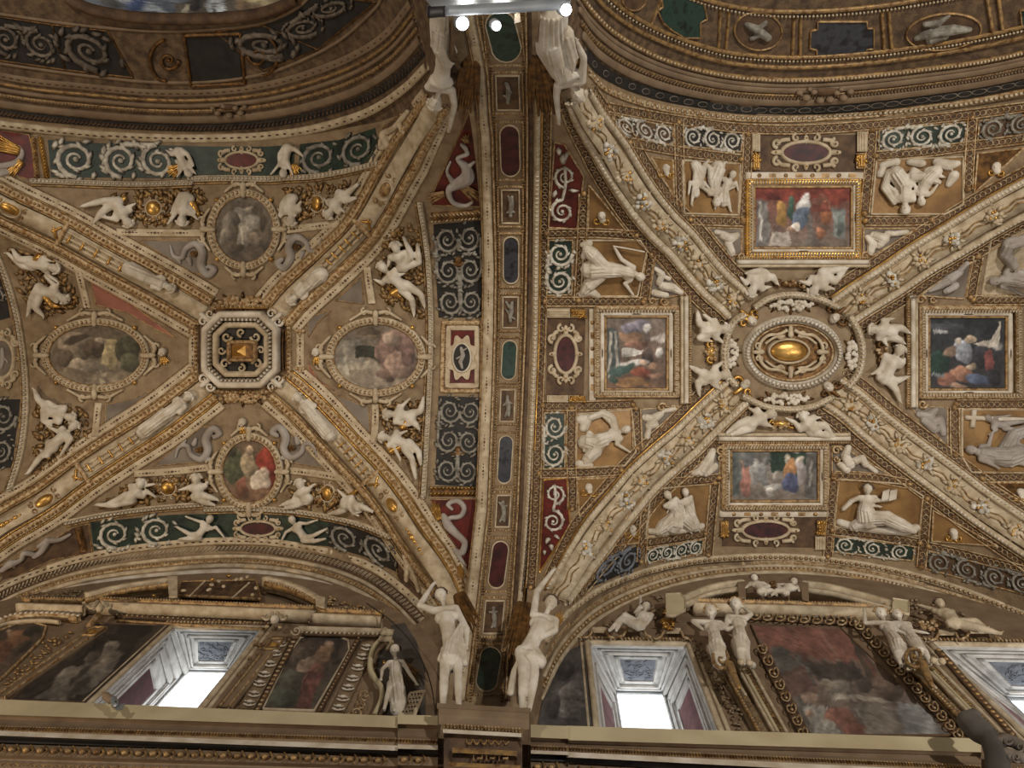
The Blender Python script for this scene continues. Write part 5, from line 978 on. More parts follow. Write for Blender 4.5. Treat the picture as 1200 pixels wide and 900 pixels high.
for p, lb in (([641, 118, 640, 175, 638, 250, 636, 325, 634, 400, 631, 475, 629, 550, 626, 625, 622, 690], 'long upright ring-chain border nearest the central arch'),
    ([684, 226, 681, 300, 678, 352], 'upright ring-chain border right of the upper scroll panels'), ([670, 478, 669, 532, 671, 575, 670, 598], 'upright ring-chain border right of the lower scroll panels'),
    ([640, 273, 695, 272, 746, 275], 'level ring-chain border above the staff figure panel'), ([638, 353, 695, 353, 754, 353], 'level ring-chain border above the left painting'), ([636, 476, 690, 476, 742, 474], 'level ring-chain border below the left painting'), ([632, 556, 680, 555, 728, 552], 'level ring-chain border below the arched cloak panel'),
    ([763, 298, 759, 325, 755, 350], 'short ring-chain border right of the staff figure panel'), ([745, 479, 746, 505, 747, 526], 'short ring-chain border right of the arched cloak panel'),
    ([712, 126, 775, 138, 830, 146, 875, 151, 940, 152, 1020, 147, 1125, 136, 1215, 124], 'long ring-chain border under the top arch of the right vault'), ([737, 167, 792, 177, 868, 187], 'ring-chain border below the scroll panels, top left of the right vault'), ([1026, 183, 1080, 179, 1132, 172, 1210, 162], 'ring-chain border below the scroll panels, top right'),
    ([794, 144, 795, 190, 797, 240], 'upright ring-chain border left of the embracing figures panel'), ([876, 157, 874, 200, 870, 258], 'upright ring-chain border between embracing figures and top painting'), ([1022, 153, 1018, 200, 1013, 250], 'upright ring-chain border right of the top painting'), ([1140, 138, 1137, 180, 1135, 222], 'upright ring-chain border right of the cloud figure panel'),
    ([808, 258, 840, 259, 870, 260], 'short ring-chain border below the embracing figures panel'), ([1014, 259, 1055, 259, 1092, 258], 'short ring-chain border below the cloud figure panel'),
    ([755, 636, 790, 631, 826, 625], 'ring-chain border below the mother and child panel'), ([975, 621, 1025, 627, 1078, 636], 'ring-chain border below the book-holding figure panel'), ([755, 598, 753, 620, 750, 658], 'upright ring-chain border left of the mother and child panel'), ([837, 566, 833, 605, 829, 650], 'upright ring-chain border right of the mother and child panel'), ([977, 560, 974, 605, 970, 652], 'upright ring-chain border left of the book-holding figure panel'), ([1087, 584, 1084, 620, 1080, 664], 'upright ring-chain border right of the book-holding figure panel'),
    ([787, 565, 815, 563, 842, 560], 'short ring-chain border above the mother and child panel'), ([977, 557, 1020, 559, 1066, 567], 'short ring-chain border above the book-holding figure panel'), ([1118, 478, 1118, 505, 1119, 534], 'short ring-chain border left of the cross panel'), ([1120, 474, 1160, 474, 1215, 474], 'ring-chain border below the right painting'), ([1150, 561, 1180, 560, 1215, 560], 'ring-chain border below the cross panel'), ([1146, 300, 1141, 325, 1137, 348], 'short ring-chain border left of the edge panel, upper right'), ([1140, 351, 1175, 351, 1215, 351], 'ring-chain border above the right painting'),
    ([1088, 640, 1140, 652, 1215, 672], 'sloping ring-chain border at the lower right edge')): rband(p, lb)
# white leaf moulding and dark strip beside the arch
t = thing('leaf_moulding', 'long white leaf moulding between marble strip and ring-chain border', 'moulding', 'R', (628, 400)); P = res([631, 110, 630, 175, 629, 250, 628, 325, 627, 400, 624, 475, 621, 550, 617, 625, 611, 690, 604, 745], 4)
mb = MB(); sweep(mb, 'C', P, rnd(7.5, 4.5, 4)); mb.build('moulding', 'cream', t); mb = MB(); row(mb, 'C', P, 5.2, (2.2, 3.4, 1.6), 'leaf', 3.6); mb.build('leaf_row', 'white', t, kind='stuff')
mb = MB(); tube(mb, 'C', off(P, -4.8), 1, 3, k=5); mb.build('gilt_fillet', 'gold', t)
# ---- central medallion
t = thing('crown_medallion', 'big oval scrollwork medallion with gold oval at the right vault crown', 'ornament', S, (928, 413)); c = (928, 413)
mb = MB(); patch(mb, S, ell(926, 412, 80, 66, 5), .8, skirt=1); mb.build('ground', 'web', t)
mb = MB(); sweep(mb, S, ell(*c, 54, 39, 3.5), rnd(9.5, 8, 5), True, 1); mb.build('rope_ring', 'white', t)
mb = MB(); row(mb, S, ell(*c, 54, 39, 5.2), 5.2, (3, 4.4, 1.8), 'leaf', 8, True, raw=True, tilt=.5); mb.build('rope_leaves', 'skin', t, kind='stuff')
mb = MB(); sweep(mb, S, ell(*c, 47, 32.5, 3.5), rnd(3, 4, 3), True, 1); mb.build('inner_rim', 'parcel', t)
mb = MB(); patch(mb, S, ell(*c, 47, 32, 4), 1.6, skirt=.5); mb.build('well', 'bronze', t)
mb = MB(); put(mb, S, [(923, 411)], .03, (21, 11.5, 6), 'big', 4); mb.build('gold_oval', 'gold', t)
mb = MB(); sweep(mb, S, ell(923, 411, 23.5, 14, 3), rnd(3.4, 7, 4), True, 1); mb.build('oval_rim', 'cream', t)
mb = MB()
for sx in (-1, 1):
    for sy in (-1, 1):
        X = lambda x, y: (925 + sx * x, 412 + sy * y)
        tube(mb, S, res([*X(4, 26), *X(14, 21), *X(26, 20), *X(35, 12), *X(38, 2)], 3), 2, 6); tube(mb, S, res([*X(8, 19), *X(20, 17), *X(30, 10)], 3), 1.4, 6)
        scroll_at(mb, S, X(13, 20), 4.6, 0, sx * sy, 1.2, False, .36, 6); scroll_at(mb, S, X(38, 8), 4.6, 1, sx * sy, 1.1, False, .36, 6)
    blob(mb, S, [(925 + sx * 34, 412, 3.4), (925 + sx * 43, 412, 2.2)], 5, 0); blob(mb, S, [(925, 412 + sx * 20, 3.4), (925, 412 + sx * 29, 2.4)], 5, 0)
mb.build('scrollwork', 'cream', t, kind='stuff')
for p, lb in (([870, 368, 858, 376, 850, 395, 847, 415, 850, 438, 860, 452], 'left'), ([882, 360, 900, 349, 925, 345, 955, 349, 980, 359], 'upper'), ([994, 370, 1004, 388, 1008, 412, 1004, 436, 992, 454], 'right'), ([868, 464, 893, 475, 922, 479, 950, 476, 974, 466], 'lower')):
    P = res(p, 4); t = thing('ring_arc', 'white leaf-carved arc around the %s side of the right vault medallion' % lb, 'moulding', S, P[len(P) // 2])
    mb = MB(); sweep(mb, S, P, [(-3.5, -2), (-3.5, 9), (0, 11), (3.5, 8), (3.5, -2)]); mb.build('moulding', 'cream', t); mb = MB(); row(mb, S, P, 5, (2, 3.6, 2), 'leaf', 9.4); mb.build('leaf_row', 'white', t, kind='stuff')
for c, rx, ry, lb in (((926, 357), 26, 6.5, 'above'), ((856, 413), 7.5, 17, 'left of'), ((998, 415), 7.5, 17, 'right of'), ((920, 467), 27, 6.5, 'below')): swag(S, c, rx, ry, 46, 'thick fruit garland just %s the rope ring of the crown medallion' % lb, r=2.7, m='skin', hh=3, seed=4)
for c, lb in (((880, 375), 'upper left'), ((977, 372), 'upper right'), ((872, 450), 'lower left'), ((970, 453), 'lower right')):
    t = thing('winged_mask', 'white mask with gilt scroll wings %s of the crown medallion' % lb, 'mask', S, c); sx, sy = np.sign(c[0] - 925), np.sign(c[1] - 412); x, y = c
    mb = MB(); put(mb, S, [c], sx * sy * .8, (7, 5.5, 6), 'ball', 3); put(mb, S, [(x - sx, y - sy)], .8, (2.4, 1.4, 2), 'bead', 9); put(mb, S, [(x + 2.5, y - 2), (x - 2.5, y + 2 * sx * sy)], 0, (1.4, 1.4, 1.6), 'bead', 8.5); body_obj(mb, 'face', 'skin', t, .012)
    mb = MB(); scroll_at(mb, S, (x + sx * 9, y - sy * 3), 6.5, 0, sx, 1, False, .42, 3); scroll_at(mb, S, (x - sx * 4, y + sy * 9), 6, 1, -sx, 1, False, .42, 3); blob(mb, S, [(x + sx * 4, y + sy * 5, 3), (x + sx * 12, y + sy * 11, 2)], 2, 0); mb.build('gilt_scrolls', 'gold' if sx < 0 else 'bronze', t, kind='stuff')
# ---- the four framed paintings
def framed(pic, fr, corn, pt, lb, hot='parcel', nm='framed_painting'):
    x0, y0, x1, y1 = pic; Q = rect(*pic); O = rect(*fr); t = thing(nm, lb, 'painting', S, ((x0 + x1) / 2, (y0 + y1) / 2))
    fresco(S, poly(Q, 3), pt, t, h=2)
    box_ring(S, Q, t, -1.6, 3, 4.4, 'gilt', 'inner_fillet'); box_ring(S, Q, t, -5.6, 5, 5.4, 'white', 'white_frame')
    box_ring(S, O, t, 3, 6, 7, hot, 'outer_frame'); mb = MB(); row(mb, S, poly(inset(O, 3.2), 3.6), 3.6, (1.1, 2.6, 2.2), 'box', 6, True, raw=True); mb.build('dentils', 'cream', t, kind='stuff')
    mb = MB(); sweep(mb, S, poly(inset(O, .2), 4), rnd(1.8, 7.5, 3), True); mb.build('outer_fillet', 'gold' if hot == 'gold' else 'parcel', t)
    for cx, cy in ((x0 + x1, 2 * y0 - 11), (x0 + x1, 2 * y1 + 11), (2 * x0 - 11, y0 + y1), (2 * x1 + 11, y0 + y1)): mb = MB(); h_ = abs(cy - y0 - y1) > 20; put(mb, S, [(cx / 2, cy / 2)], 0 if h_ else pi / 2, (7, 1, .5), 'bead', 5.4); mb.build('painted_motif', 'motif', t)
    q = res(corn, 4, smooth=False)
    for d, wd, ht, m_ in ((-4.5, 3.5, 6, 'parcel'), (0, 5, 9, 'white'), (4.6, 3.6, 7, 'cream')): mb = MB(); sweep(mb, S, off(q, d), bar(wd, ht)); mb.build('cornice_band', m_, t)
    mb = MB(); row(mb, S, off(q, -4.5), 3, (1, 1.4, 1.4), 'bead', 6); mb.build('bead_row', 'gilt', t, kind='stuff')
    return t
framed((711, 372, 780, 455), (697, 358, 795, 466), [803, 346, 803, 474], painter(((128, 112, 100), (120, 86, 66)), [('p', [711, 384, 724, 386, 726, 440, 711, 446], (84, 96, 96)), ('p', [713, 388, 716, 388, 716, 444, 713, 444], (176, 170, 156)), ('p', [719, 388, 722, 388, 724, 440, 721, 440], (168, 162, 150)), ('e', 745, 382, 16, 7, -10, (134, 128, 150)), ('e', 757, 384, 4, 5, 0, (210, 208, 204)), ('e', 738, 395, 14, 5, 10, (160, 116, 84)), ('p', [728, 408, 752, 409, 752, 416, 728, 416], (202, 198, 188)), ('p', [762, 396, 780, 392, 780, 398, 762, 402], (176, 168, 158)), ('e', 773, 411, 4, 6, 0, (190, 186, 180)), ('e', 760, 418, 7, 10, 0, (76, 62, 58)), ('e', 745, 403, 14, 5, 0, (150, 100, 78)), ('e', 742, 426, 18, 4, -8, (198, 192, 186)), ('e', 728, 434, 16, 5, -20, (62, 96, 88)), ('e', 752, 437, 12, 6, 0, (158, 72, 48)), ('e', 765, 428, 6, 4, 0, (180, 130, 96)), ('e', 770, 440, 10, 3, 10, (170, 120, 92)), ('e', 740, 448, 22, 5, 0, (176, 120, 66)), ('e', 720, 447, 6, 4, 0, (58, 86, 74)), ('e', 754, 425, 3, 3, 0, (210, 170, 140))], 11), 'sideways framed painting with pale columns, left of the crown medallion')
framed((884, 221, 996, 289), (873, 211, 1008, 301), [862, 307, 1018, 307], painter(((150, 70, 48), (120, 104, 92)), [('p', [884, 221, 996, 221, 996, 236, 976, 240, 965, 226, 945, 238, 884, 232], (156, 52, 36)), ('p', [886, 236, 900, 236, 902, 286, 886, 288], (118, 112, 108)), ('p', [888, 238, 891, 238, 891, 280, 888, 280], (190, 184, 172)), ('e', 915, 250, 6, 16, -10, (184, 130, 46)), ('e', 926, 244, 4, 14, 0, (60, 104, 84)), ('e', 941, 240, 7, 14, 18, (206, 204, 198)), ('e', 938, 256, 10, 14, 25, (92, 112, 142)), ('e', 932, 266, 5, 6, 20, (214, 200, 184)), ('e', 926, 270, 5, 4, 0, (160, 120, 92)), ('e', 966, 250, 7, 14, 5, (176, 94, 48)), ('e', 961, 274, 4, 7, 0, (190, 110, 66)), ('p', [973, 244, 990, 244, 988, 280, 975, 276], (124, 132, 128)), ('p', [946, 252, 952, 252, 954, 288, 944, 288], (108, 96, 88)), ('p', [904, 272, 925, 272, 925, 289, 902, 289], (178, 166, 148)), ('p', [948, 240, 970, 236, 972, 248, 952, 250], (142, 60, 44)), ('e', 984, 262, 4, 14, 0, (96, 112, 106)), ('e', 904, 230, 10, 4, 10, (120, 36, 30))], 12), 'framed painting with red canopy and blue-robed figure, above the crown medallion', hot='gold')
framed((1089, 372, 1176, 455), (1076, 358, 1194, 467), [1067, 478, 1067, 346], painter(((48, 56, 62), (60, 58, 62)), [('e', 1110, 384, 22, 6, 5, (72, 76, 84)), ('e', 1098, 425, 12, 14, 0, (34, 70, 60)), ('p', [1092, 386, 1110, 388, 1108, 392, 1092, 391], (150, 152, 156)), ('e', 1128, 412, 12, 14, 10, (142, 150, 166)), ('e', 1123, 400, 4, 5, 0, (190, 176, 160)), ('e', 1137, 397, 7, 4, 0, (196, 168, 132)), ('p', [1141, 402, 1160, 395, 1172, 376, 1170, 400, 1160, 408], (196, 184, 164)), ('e', 1168, 405, 6, 3, 0, (196, 190, 180)), ('e', 1150, 418, 12, 14, 0, (56, 54, 66)), ('p', [1154, 412, 1162, 410, 1164, 432, 1155, 434], (132, 62, 58)), ('e', 1112, 412, 10, 4, -30, (150, 118, 92)), ('e', 1125, 438, 15, 8, 10, (172, 110, 80)), ('e', 1108, 444, 12, 8, 0, (164, 98, 76)), ('e', 1146, 444, 14, 7, 10, (78, 92, 130)), ('e', 1136, 430, 6, 4, 0, (176, 150, 120)), ('e', 1165, 442, 7, 8, 0, (44, 42, 52)), ('p', [1089, 436, 1104, 437, 1104, 440, 1089, 440], (130, 140, 148)), ('e', 1122, 452, 10, 3, 0, (190, 140, 110))], 13), 'framed dark blue-green painting, right of the crown medallion')
framed((857, 529, 957, 585), (845, 519, 970, 596), [996, 513, 838, 513], painter(((128, 124, 118), (132, 116, 102)), [('p', [857, 529, 866, 529, 866, 580, 857, 582], (92, 102, 100)), ('p', [900, 529, 944, 529, 944, 545, 934, 556, 906, 552], (40, 68, 52)), ('e', 874, 562, 7, 20, 4, (188, 116, 98)), ('e', 872, 541, 3.4, 4, 0, (180, 140, 112)), ('e', 884, 552, 6, 14, 0, (166, 164, 160)), ('e', 893, 556, 6, 14, 0, (134, 136, 138)), ('p', [868, 534, 872, 529, 884, 529, 882, 546, 872, 548], (112, 116, 118)), ('e', 925, 548, 7, 14, 20, (190, 124, 66)), ('e', 921, 537, 3.4, 6, 0, (206, 196, 170)), ('e', 926, 565, 9, 12, 0, (72, 82, 128)), ('e', 937, 552, 5, 18, 0, (168, 158, 158)), ('e', 938, 538, 3, 4, 0, (196, 180, 160)), ('e', 906, 570, 12, 5, 0, (168, 166, 162)), ('e', 901, 576, 5, 6, 0, (206, 200, 190)), ('p', [944, 532, 957, 532, 957, 585, 944, 580], (100, 96, 92)), ('p', [948, 540, 951, 540, 951, 568, 948, 568], (160, 152, 142)), ('e', 910, 558, 4, 8, 10, (150, 140, 130)), ('e', 898, 540, 5, 5, 0, (122, 124, 122))], 14), 'framed painting with green curtain and pink-robed figures, below the crown medallion')
# ---- cartouches at the outer side of each painting
cartouche(S, (663, 415), 12.5, 22, 'upright dark oval stone in cream strapwork left of the left painting'); cartouche(S, (944, 179), 28, 12.5, 'wide dark oval stone in cream strapwork above the top painting'); cartouche(S, (897, 621), 27, 10.5, 'wide dark oval stone in cream strapwork below the bottom painting')
for q, lb in (([642, 373, 686, 373, 684, 464, 640, 464], 'behind the upright cartouche'), ([880, 158, 1012, 158, 1010, 202, 880, 202], 'behind the top cartouche'), ([848, 606, 966, 606, 968, 642, 846, 640], 'behind the bottom cartouche')):
    t = thing('sunk_field', 'shadowed brown sunk field ' + lb, 'plaster', S, A_(q).mean(0)); mb = MB(); patch(mb, S, poly(q, 5), .4, skirt=1); mb.build('field', 'brown', t)
for p, lb in (([694, 362, 694, 470], 'left of the left painting'), ([873, 206, 1014, 206], 'above the top painting'), ([843, 602, 971, 602], 'below the bottom painting')):
    q = res(p, 4, smooth=False); t = thing('inlaid_strip', 'white strip with inlaid lozenges and discs ' + lb, 'moulding', S, q[len(q) // 2]); mb = MB(); sweep(mb, S, q, bar(7.5, 2.4)); mb.build('strip', 'white', t)
    e = res(p, 16, smooth=False)[1:-1]; mb = MB(); vert = p[0] == p[2]
    for i, c in enumerate(e): put(mb, S, [c], pi / 2 if vert else 0, (4.4, 2.4, .5) if i % 2 else (3.2, 3, .5), 'pyr' if i % 2 else 'bead', 2.4)
    mb.build('inlays', 'gilt', t, kind='stuff')
for q, lb in (((641, 361, 668, 371), 'fluted cream block above the upright cartouche'), ((669, 361, 687, 371), 'gilt leaf block above the upright cartouche'), ((641, 464, 666, 472), 'fluted cream block below the upright cartouche'), ((667, 464, 686, 472), 'gilt leaf block below the upright cartouche'), ((1004, 155, 1016, 178), 'fluted block right of the top cartouche'), ((1003, 180, 1015, 198), 'gilt leaf block right of the top cartouche'), ((880, 158, 889, 178), 'fluted block left of the top cartouche'), ((880, 180, 889, 199), 'gilt leaf block left of the top cartouche'), ((843, 610, 852, 628), 'gilt leaf block left of the bottom cartouche'), ((957, 609, 968, 626), 'gilt leaf block right of the bottom cartouche'), ((955, 628, 967, 643), 'fluted block right of the bottom cartouche')):
    x0, y0, x1, y1 = q; t = thing('bracket_block', lb, 'ornament', S, ((x0 + x1) / 2, (y0 + y1) / 2)); lf = 'leaf' in lb; mb = MB(); patch(mb, S, poly(rect(*q), 4), 4, skirt=4); mb.build('block', 'gilt' if lf else 'cream', t)
    mb = MB(); hz = x1 - x0 > y1 - y0
    for k in (.25, .5, .75):
        if hz: tube(mb, S, res([x0 + 1, y0 + (y1 - y0) * k, (x0 + x1) / 2, y0 + (y1 - y0) * k, x1 - 1, y0 + (y1 - y0) * k], 3), 1.1, 4)
        else: tube(mb, S, res([x0 + (x1 - x0) * k, y0 + 1, x0 + (x1 - x0) * k, (y0 + y1) / 2, x0 + (x1 - x0) * k, y1 - 1], 3), 1.1, 4)
    if lf: put(mb, S, [(x0 + (x1 - x0) * random.random(), y0 + (y1 - y0) * random.random()) for _ in range(7)], [random.random() * 6 for _ in range(7)], (3, 2, 2), 'leaf', 4)
    mb.build('leaves' if lf else 'flutes', 'gold' if lf else 'cream', t, kind='stuff')
# ---- acanthus panels
SP = [([650, 166, 661, 168, 684, 206, 676, 268, 643, 266], 'dark red tall scroll panel with pointed top, upper left of the right vault', 'red')]
def odd(Q, vol, lb, ground, m='scroll', leaves=()):
    t = thing('acanthus_relief', lb, 'relief', S, A_(Q).mean(0)); mb = MB(); patch(mb, S, poly(Q, 5), .6, skirt=2); mb.build('ground', ground, t); mb = MB(); sweep(mb, S, poly(Q, 4), rnd(2, 2.4, 3), True); mb.build('frame', 'parcel' if ground != 'red' or 'upper' in lb else 'gold', t)
    mb = MB(); pr = None
    for x, y, r, a, d in vol:
        k = scroll_at(mb, S, (x, y), r, a, d, 1.6)
        if pr is not None: tube(mb, S, res(np.vstack([pr, (pr + k) / 2 + 2, k]), 3), 1.8, 1.2)
        pr = np.array((x, y)) + (np.array((x, y)) - k) * .9
    for x, y, a, r in leaves: put(mb, S, [(x, y)], a, (r, r * .6, r * .6), 'leaf', .8)
    mb.build('acanthus', m, t, kind='stuff')
odd(SP[0][0], [(662, 206, 13, pi / 2, 1), (659, 247, 14, -pi / 2, -1)], SP[0][1], 'red', leaves=[(660, 185, 1.6, 9), (655, 176, 1.4, 7), (664, 180, 1.8, 6), (672, 222, 0, 6), (650, 226, 2, 6)])
scroll_panel(S, [643, 281, 671, 281, 670, 345, 641, 346], 2, 'green scroll panel left of the staff figure panel', vert=True, fr='parcel', r=.52); scroll_panel(S, [638, 484, 662, 484, 662, 549, 637, 550], 2, 'green scroll panel left of the arched cloak panel', vert=True, fr='parcel', r=.52)
odd([637, 563, 664, 561, 668, 616, 632, 672], [(650, 580, 12, pi / 2, -1), (648, 612, 13, -pi / 2, 1)], 'dark red pointed scroll panel with gold edge, lower left of the right vault', 'red', leaves=[(642, 634, 2, 7), (646, 642, 1.4, 7), (652, 630, .8, 6), (638, 648, 1.6, 5)])
scroll_panel(S, [716, 134, 748, 143, 788, 149, 788, 170, 735, 160][0:2] + [788, 149, 788, 170, 728, 160], 3, 'brown scroll panel at the far upper left of the right vault', ground='brown', fr='parcel', r=.52)
scroll_panel(S, [800, 148, 870, 156, 868, 178, 800, 171], 3, 'dark scroll panel above the embracing figures panel', ground='dark', fr='parcel', r=.52)
scroll_panel(S, [1030, 153, 1134, 143, 1130, 168, 1030, 177], 3, 'dark green scroll panel above the cloud figure panel', fr='parcel', r=.52); scroll_panel(S, [1148, 142, 1215, 133, 1215, 156, 1146, 165], 2, 'dim scroll panel at the upper right edge', ground='brown', m='dimscroll', fr='parcel', r=.52)
scroll_panel(S, [757, 644, 824, 632, 822, 648, 755, 660], 4, 'dark green scroll panel below the mother and child panel', fr='parcel', r=.54); scroll_panel(S, [975, 628, 1072, 640, 1070, 657, 974, 646], 3, 'dark green scroll panel below the book-holding figure', fr='parcel', r=.54)
scroll_panel(S, [1086, 644, 1215, 678, 1215, 700, 1084, 666], 4, 'brown scroll panel at the lower right edge', ground='brown', m='dimscroll', fr='parcel', r=.54); scroll_panel(S, [706, 652, 748, 640, 748, 664, 688, 690], 2, 'scroll panel coloured for blue window light at the lower left foot of the right vault', ground='dark', m='bluestucco', r=.54)  # blue-grey stucco here paints in the tint of the window light
# ---- gilded panels with white figures
robe = lambda *a: [list(zip(a[0::3], a[1::3], a[2::3]))]
relief(S, [684, 281, 750, 281, 758, 293, 747, 347, 681, 347], [([749, 321, 743, 319, 710, 314, 728, 302, 720, 288, 732, 330, 741, 342, 693, 300, 690, 322, 696, 328, 684, 336], 5.2, robe(742, 319, 5, 726, 315, 8, 708, 314, 10, 692, 314, 12) + robe(706, 310, 8, 694, 296, 8, 688, 290, 6) + robe(704, 320, 8, 690, 332, 8, 684, 340, 5))], 'gold panel with robed figure raising a staff, upper left of the left painting', cloud=[[(683, 286, 4), (690, 284, 5), (684, 300, 4)], [(682, 344, 5), (690, 340, 6), (700, 346, 4)]])
t = thing('staff', 'thin white staff held by the robed figure in the gold panel', 'staff', S, (735, 288)); mb = MB(); tube(mb, S, res([718, 285, 735, 288, 755, 292], 4), 1, 6); mb.build('rod', 'white', t)
relief(S, [676, 486, 740, 480, 745, 530, 732, 546, 675, 549], [([732, 506, 725, 508, 700, 522, 716, 498, 706, 490, 722, 522, 736, 531, 690, 510, 684, 530, 694, 536, 686, 544], 5.2, robe(722, 509, 5, 708, 516, 8, 698, 522, 11, 686, 520, 10) + robe(698, 530, 8, 688, 540, 7) + robe(690, 492, 4, 706, 486, 4.5, 718, 492, 4.5, 722, 508, 4))], 'gold panel with robed figure under an arched billowing cloak, below left painting', cloud=[[(680, 492, 6), (690, 490, 5), (684, 502, 6)], [(678, 544, 5), (692, 546, 4)]])
relief(S, [799, 188, 867, 192, 865, 252, 801, 250], [([836, 236, 836, 229, 834, 208, 846, 224, 856, 220, 826, 224, 816, 218, 842, 198, 846, 192, 828, 198, 824, 192], 5, robe(835, 226, 5, 834, 212, 8, 838, 198, 9)), ([812, 226, 814, 220, 818, 202, 806, 214, 804, 226, 822, 214, 828, 222, 812, 196, 808, 240, 822, 194, 826, 190], 4.6, robe(815, 216, 5, 817, 204, 7, 812, 194, 6)), ([855, 206, 853, 211, 846, 226, 860, 214, 862, 222, 846, 212, 842, 206, 850, 236, 854, 247, 840, 234, 836, 244], 4.2, robe(850, 214, 4, 846, 226, 6, 846, 238, 5))], 'gold panel with three embracing white figures, left of the top painting')
relief(S, [1027, 188, 1129, 184, 1129, 240, 1107, 251, 1021, 251], [([1061, 245, 1060, 238, 1062, 216, 1050, 226, 1042, 218, 1070, 226, 1080, 222, 1050, 202, 1040, 212, 1070, 200, 1084, 206], 5.4, robe(1060, 232, 5, 1060, 218, 8, 1050, 204, 9) + robe(1042, 204, 5, 1036, 220, 4, 1048, 238, 3) + robe(1068, 208, 6, 1084, 208, 6, 1100, 214, 3)), ([1080, 236, 1079, 230, 1084, 214, 1092, 226, 1098, 218, 1074, 222, 1070, 212, 1094, 204, 1106, 208, 1086, 200, 1096, 196], 4.4, robe(1080, 226, 5, 1086, 212, 8, 1096, 202, 8))], 'gold panel with swirling robed figures and pale clouds, right of the top painting', cloud=[[(1034, 194, 4), (1050, 190, 5)], [(1066, 190, 4), (1080, 192, 5)], [(1098, 190, 5), (1112, 194, 6), (1122, 192, 4)], [(1032, 204, 5), (1034, 198, 4)], [(1118, 206, 6), (1112, 216, 4)]], name='gilded_relief')
relief(S, [762, 573, 832, 567, 827, 620, 756, 629], [([779, 579, 783, 585, 790, 606, 776, 592, 784, 596, 796, 590, 800, 602, 776, 612, 770, 622, 800, 612, 806, 622], 4.8, robe(785, 588, 5, 790, 600, 9, 786, 614, 12) + robe(790, 604, 8, 774, 616, 8, 768, 622, 5) + robe(796, 606, 8, 806, 616, 7)), ([800, 576, 801, 582, 806, 602, 796, 592, 788, 592, 810, 594, 812, 604, 802, 612, 800, 620, 812, 614, 816, 620], 4.4, robe(802, 588, 4.5, 807, 602, 6.5, 812, 616, 7)), ([784, 588, 786, 592, 790, 600, 782, 596, 780, 600, 790, 596, 794, 592, 786, 604, 782, 606, 792, 606, 794, 610], 2.8, ())], 'gold panel with seated mother, child and veiled companion, left of the bottom painting', cloud=[[(760, 622, 4), (775, 624, 4), (800, 621, 4), (822, 616, 4)]])
relief(S, [983, 561, 1060, 567, 1082, 581, 1077, 628, 977, 617], [([1017, 572, 1016, 579, 1018, 603, 1012, 590, 1030, 592, 1024, 586, 1044, 584, 1040, 600, 1062, 618, 1024, 614, 1006, 620], 5.2, robe(1016, 584, 6, 1014, 596, 9, 1016, 608, 12) + robe(1018, 606, 9, 1038, 606, 9, 1056, 614, 8, 1070, 620, 5) + robe(1012, 610, 8, 1000, 616, 6) + robe(1008, 582, 3, 998, 586, 3, 988, 596, 2.6), dict(hairc='hair'))], 'gold panel with seated figure holding an open book, right of the bottom painting', cloud=[[(984, 612, 5), (1000, 617, 5), (1030, 621, 5), (1060, 622, 6), (1074, 618, 5)]])
t = thing('stone_book', 'pale open book held by the seated figure in the gold panel', 'book', S, (1044, 578)); 
for dx in (0, 9): mb = MB(); patch(mb, S, poly([1035 + dx, 574 - dx * .1, 1043 + dx, 572, 1042 + dx, 583, 1033 + dx, 585], 3), 9, skirt=5); mb.build('page_block', 'skin', t)
relief(S, [1127, 480, 1220, 480, 1220, 555, 1138, 554, 1127, 536], [([1136, 530, 1144, 532, 1172, 540, 1156, 524, 1160, 510, 1156, 544, 1166, 550, 1186, 522, 1204, 530, 1190, 544, 1210, 548], 5.4, robe(1146, 532, 6, 1160, 536, 10, 1176, 538, 12, 1192, 534, 12) + robe(1176, 530, 9, 1186, 512, 8, 1200, 506, 6), dict(m='greyfig')), ([1156, 492, 1160, 496, 1176, 500, 1166, 504, 1158, 510, 1170, 490, 1180, 488, 1190, 496, 1204, 494, 1190, 506, 1204, 508], 4, (), dict(m='greyfig'))], 'gold panel with grey robed figure and white cross, below the right painting')
t = thing('stucco_cross', 'white stucco cross in the gold panel at the right edge', 'cross', S, (1140, 491)); mb = MB(); sweep(mb, S, res([1130, 490, 1180, 492, 1206, 493], 4), bar(5, 5)); mb.build('long_beam', 'white', t); mb = MB(); sweep(mb, S, res([1140, 481, 1139, 492, 1138, 502], 4), bar(5, 5)); mb.build('cross_beam', 'white', t)
relief(S, [1162, 274, 1225, 250, 1225, 347, 1150, 347], [([1164, 326, 1171, 325, 1196, 324, 1178, 314, 1186, 302, 1182, 336, 1194, 342, 1212, 312, 1222, 326, 1212, 332, 1224, 338], 5.6, robe(1174, 325, 6, 1188, 325, 10, 1206, 324, 13) + robe(1186, 310, 5, 1176, 296, 6, 1180, 284, 7, 1194, 280, 7), dict(m='greyfig'))], 'plaster panel with grey reclining robed figure at the upper right edge', ground='cream')
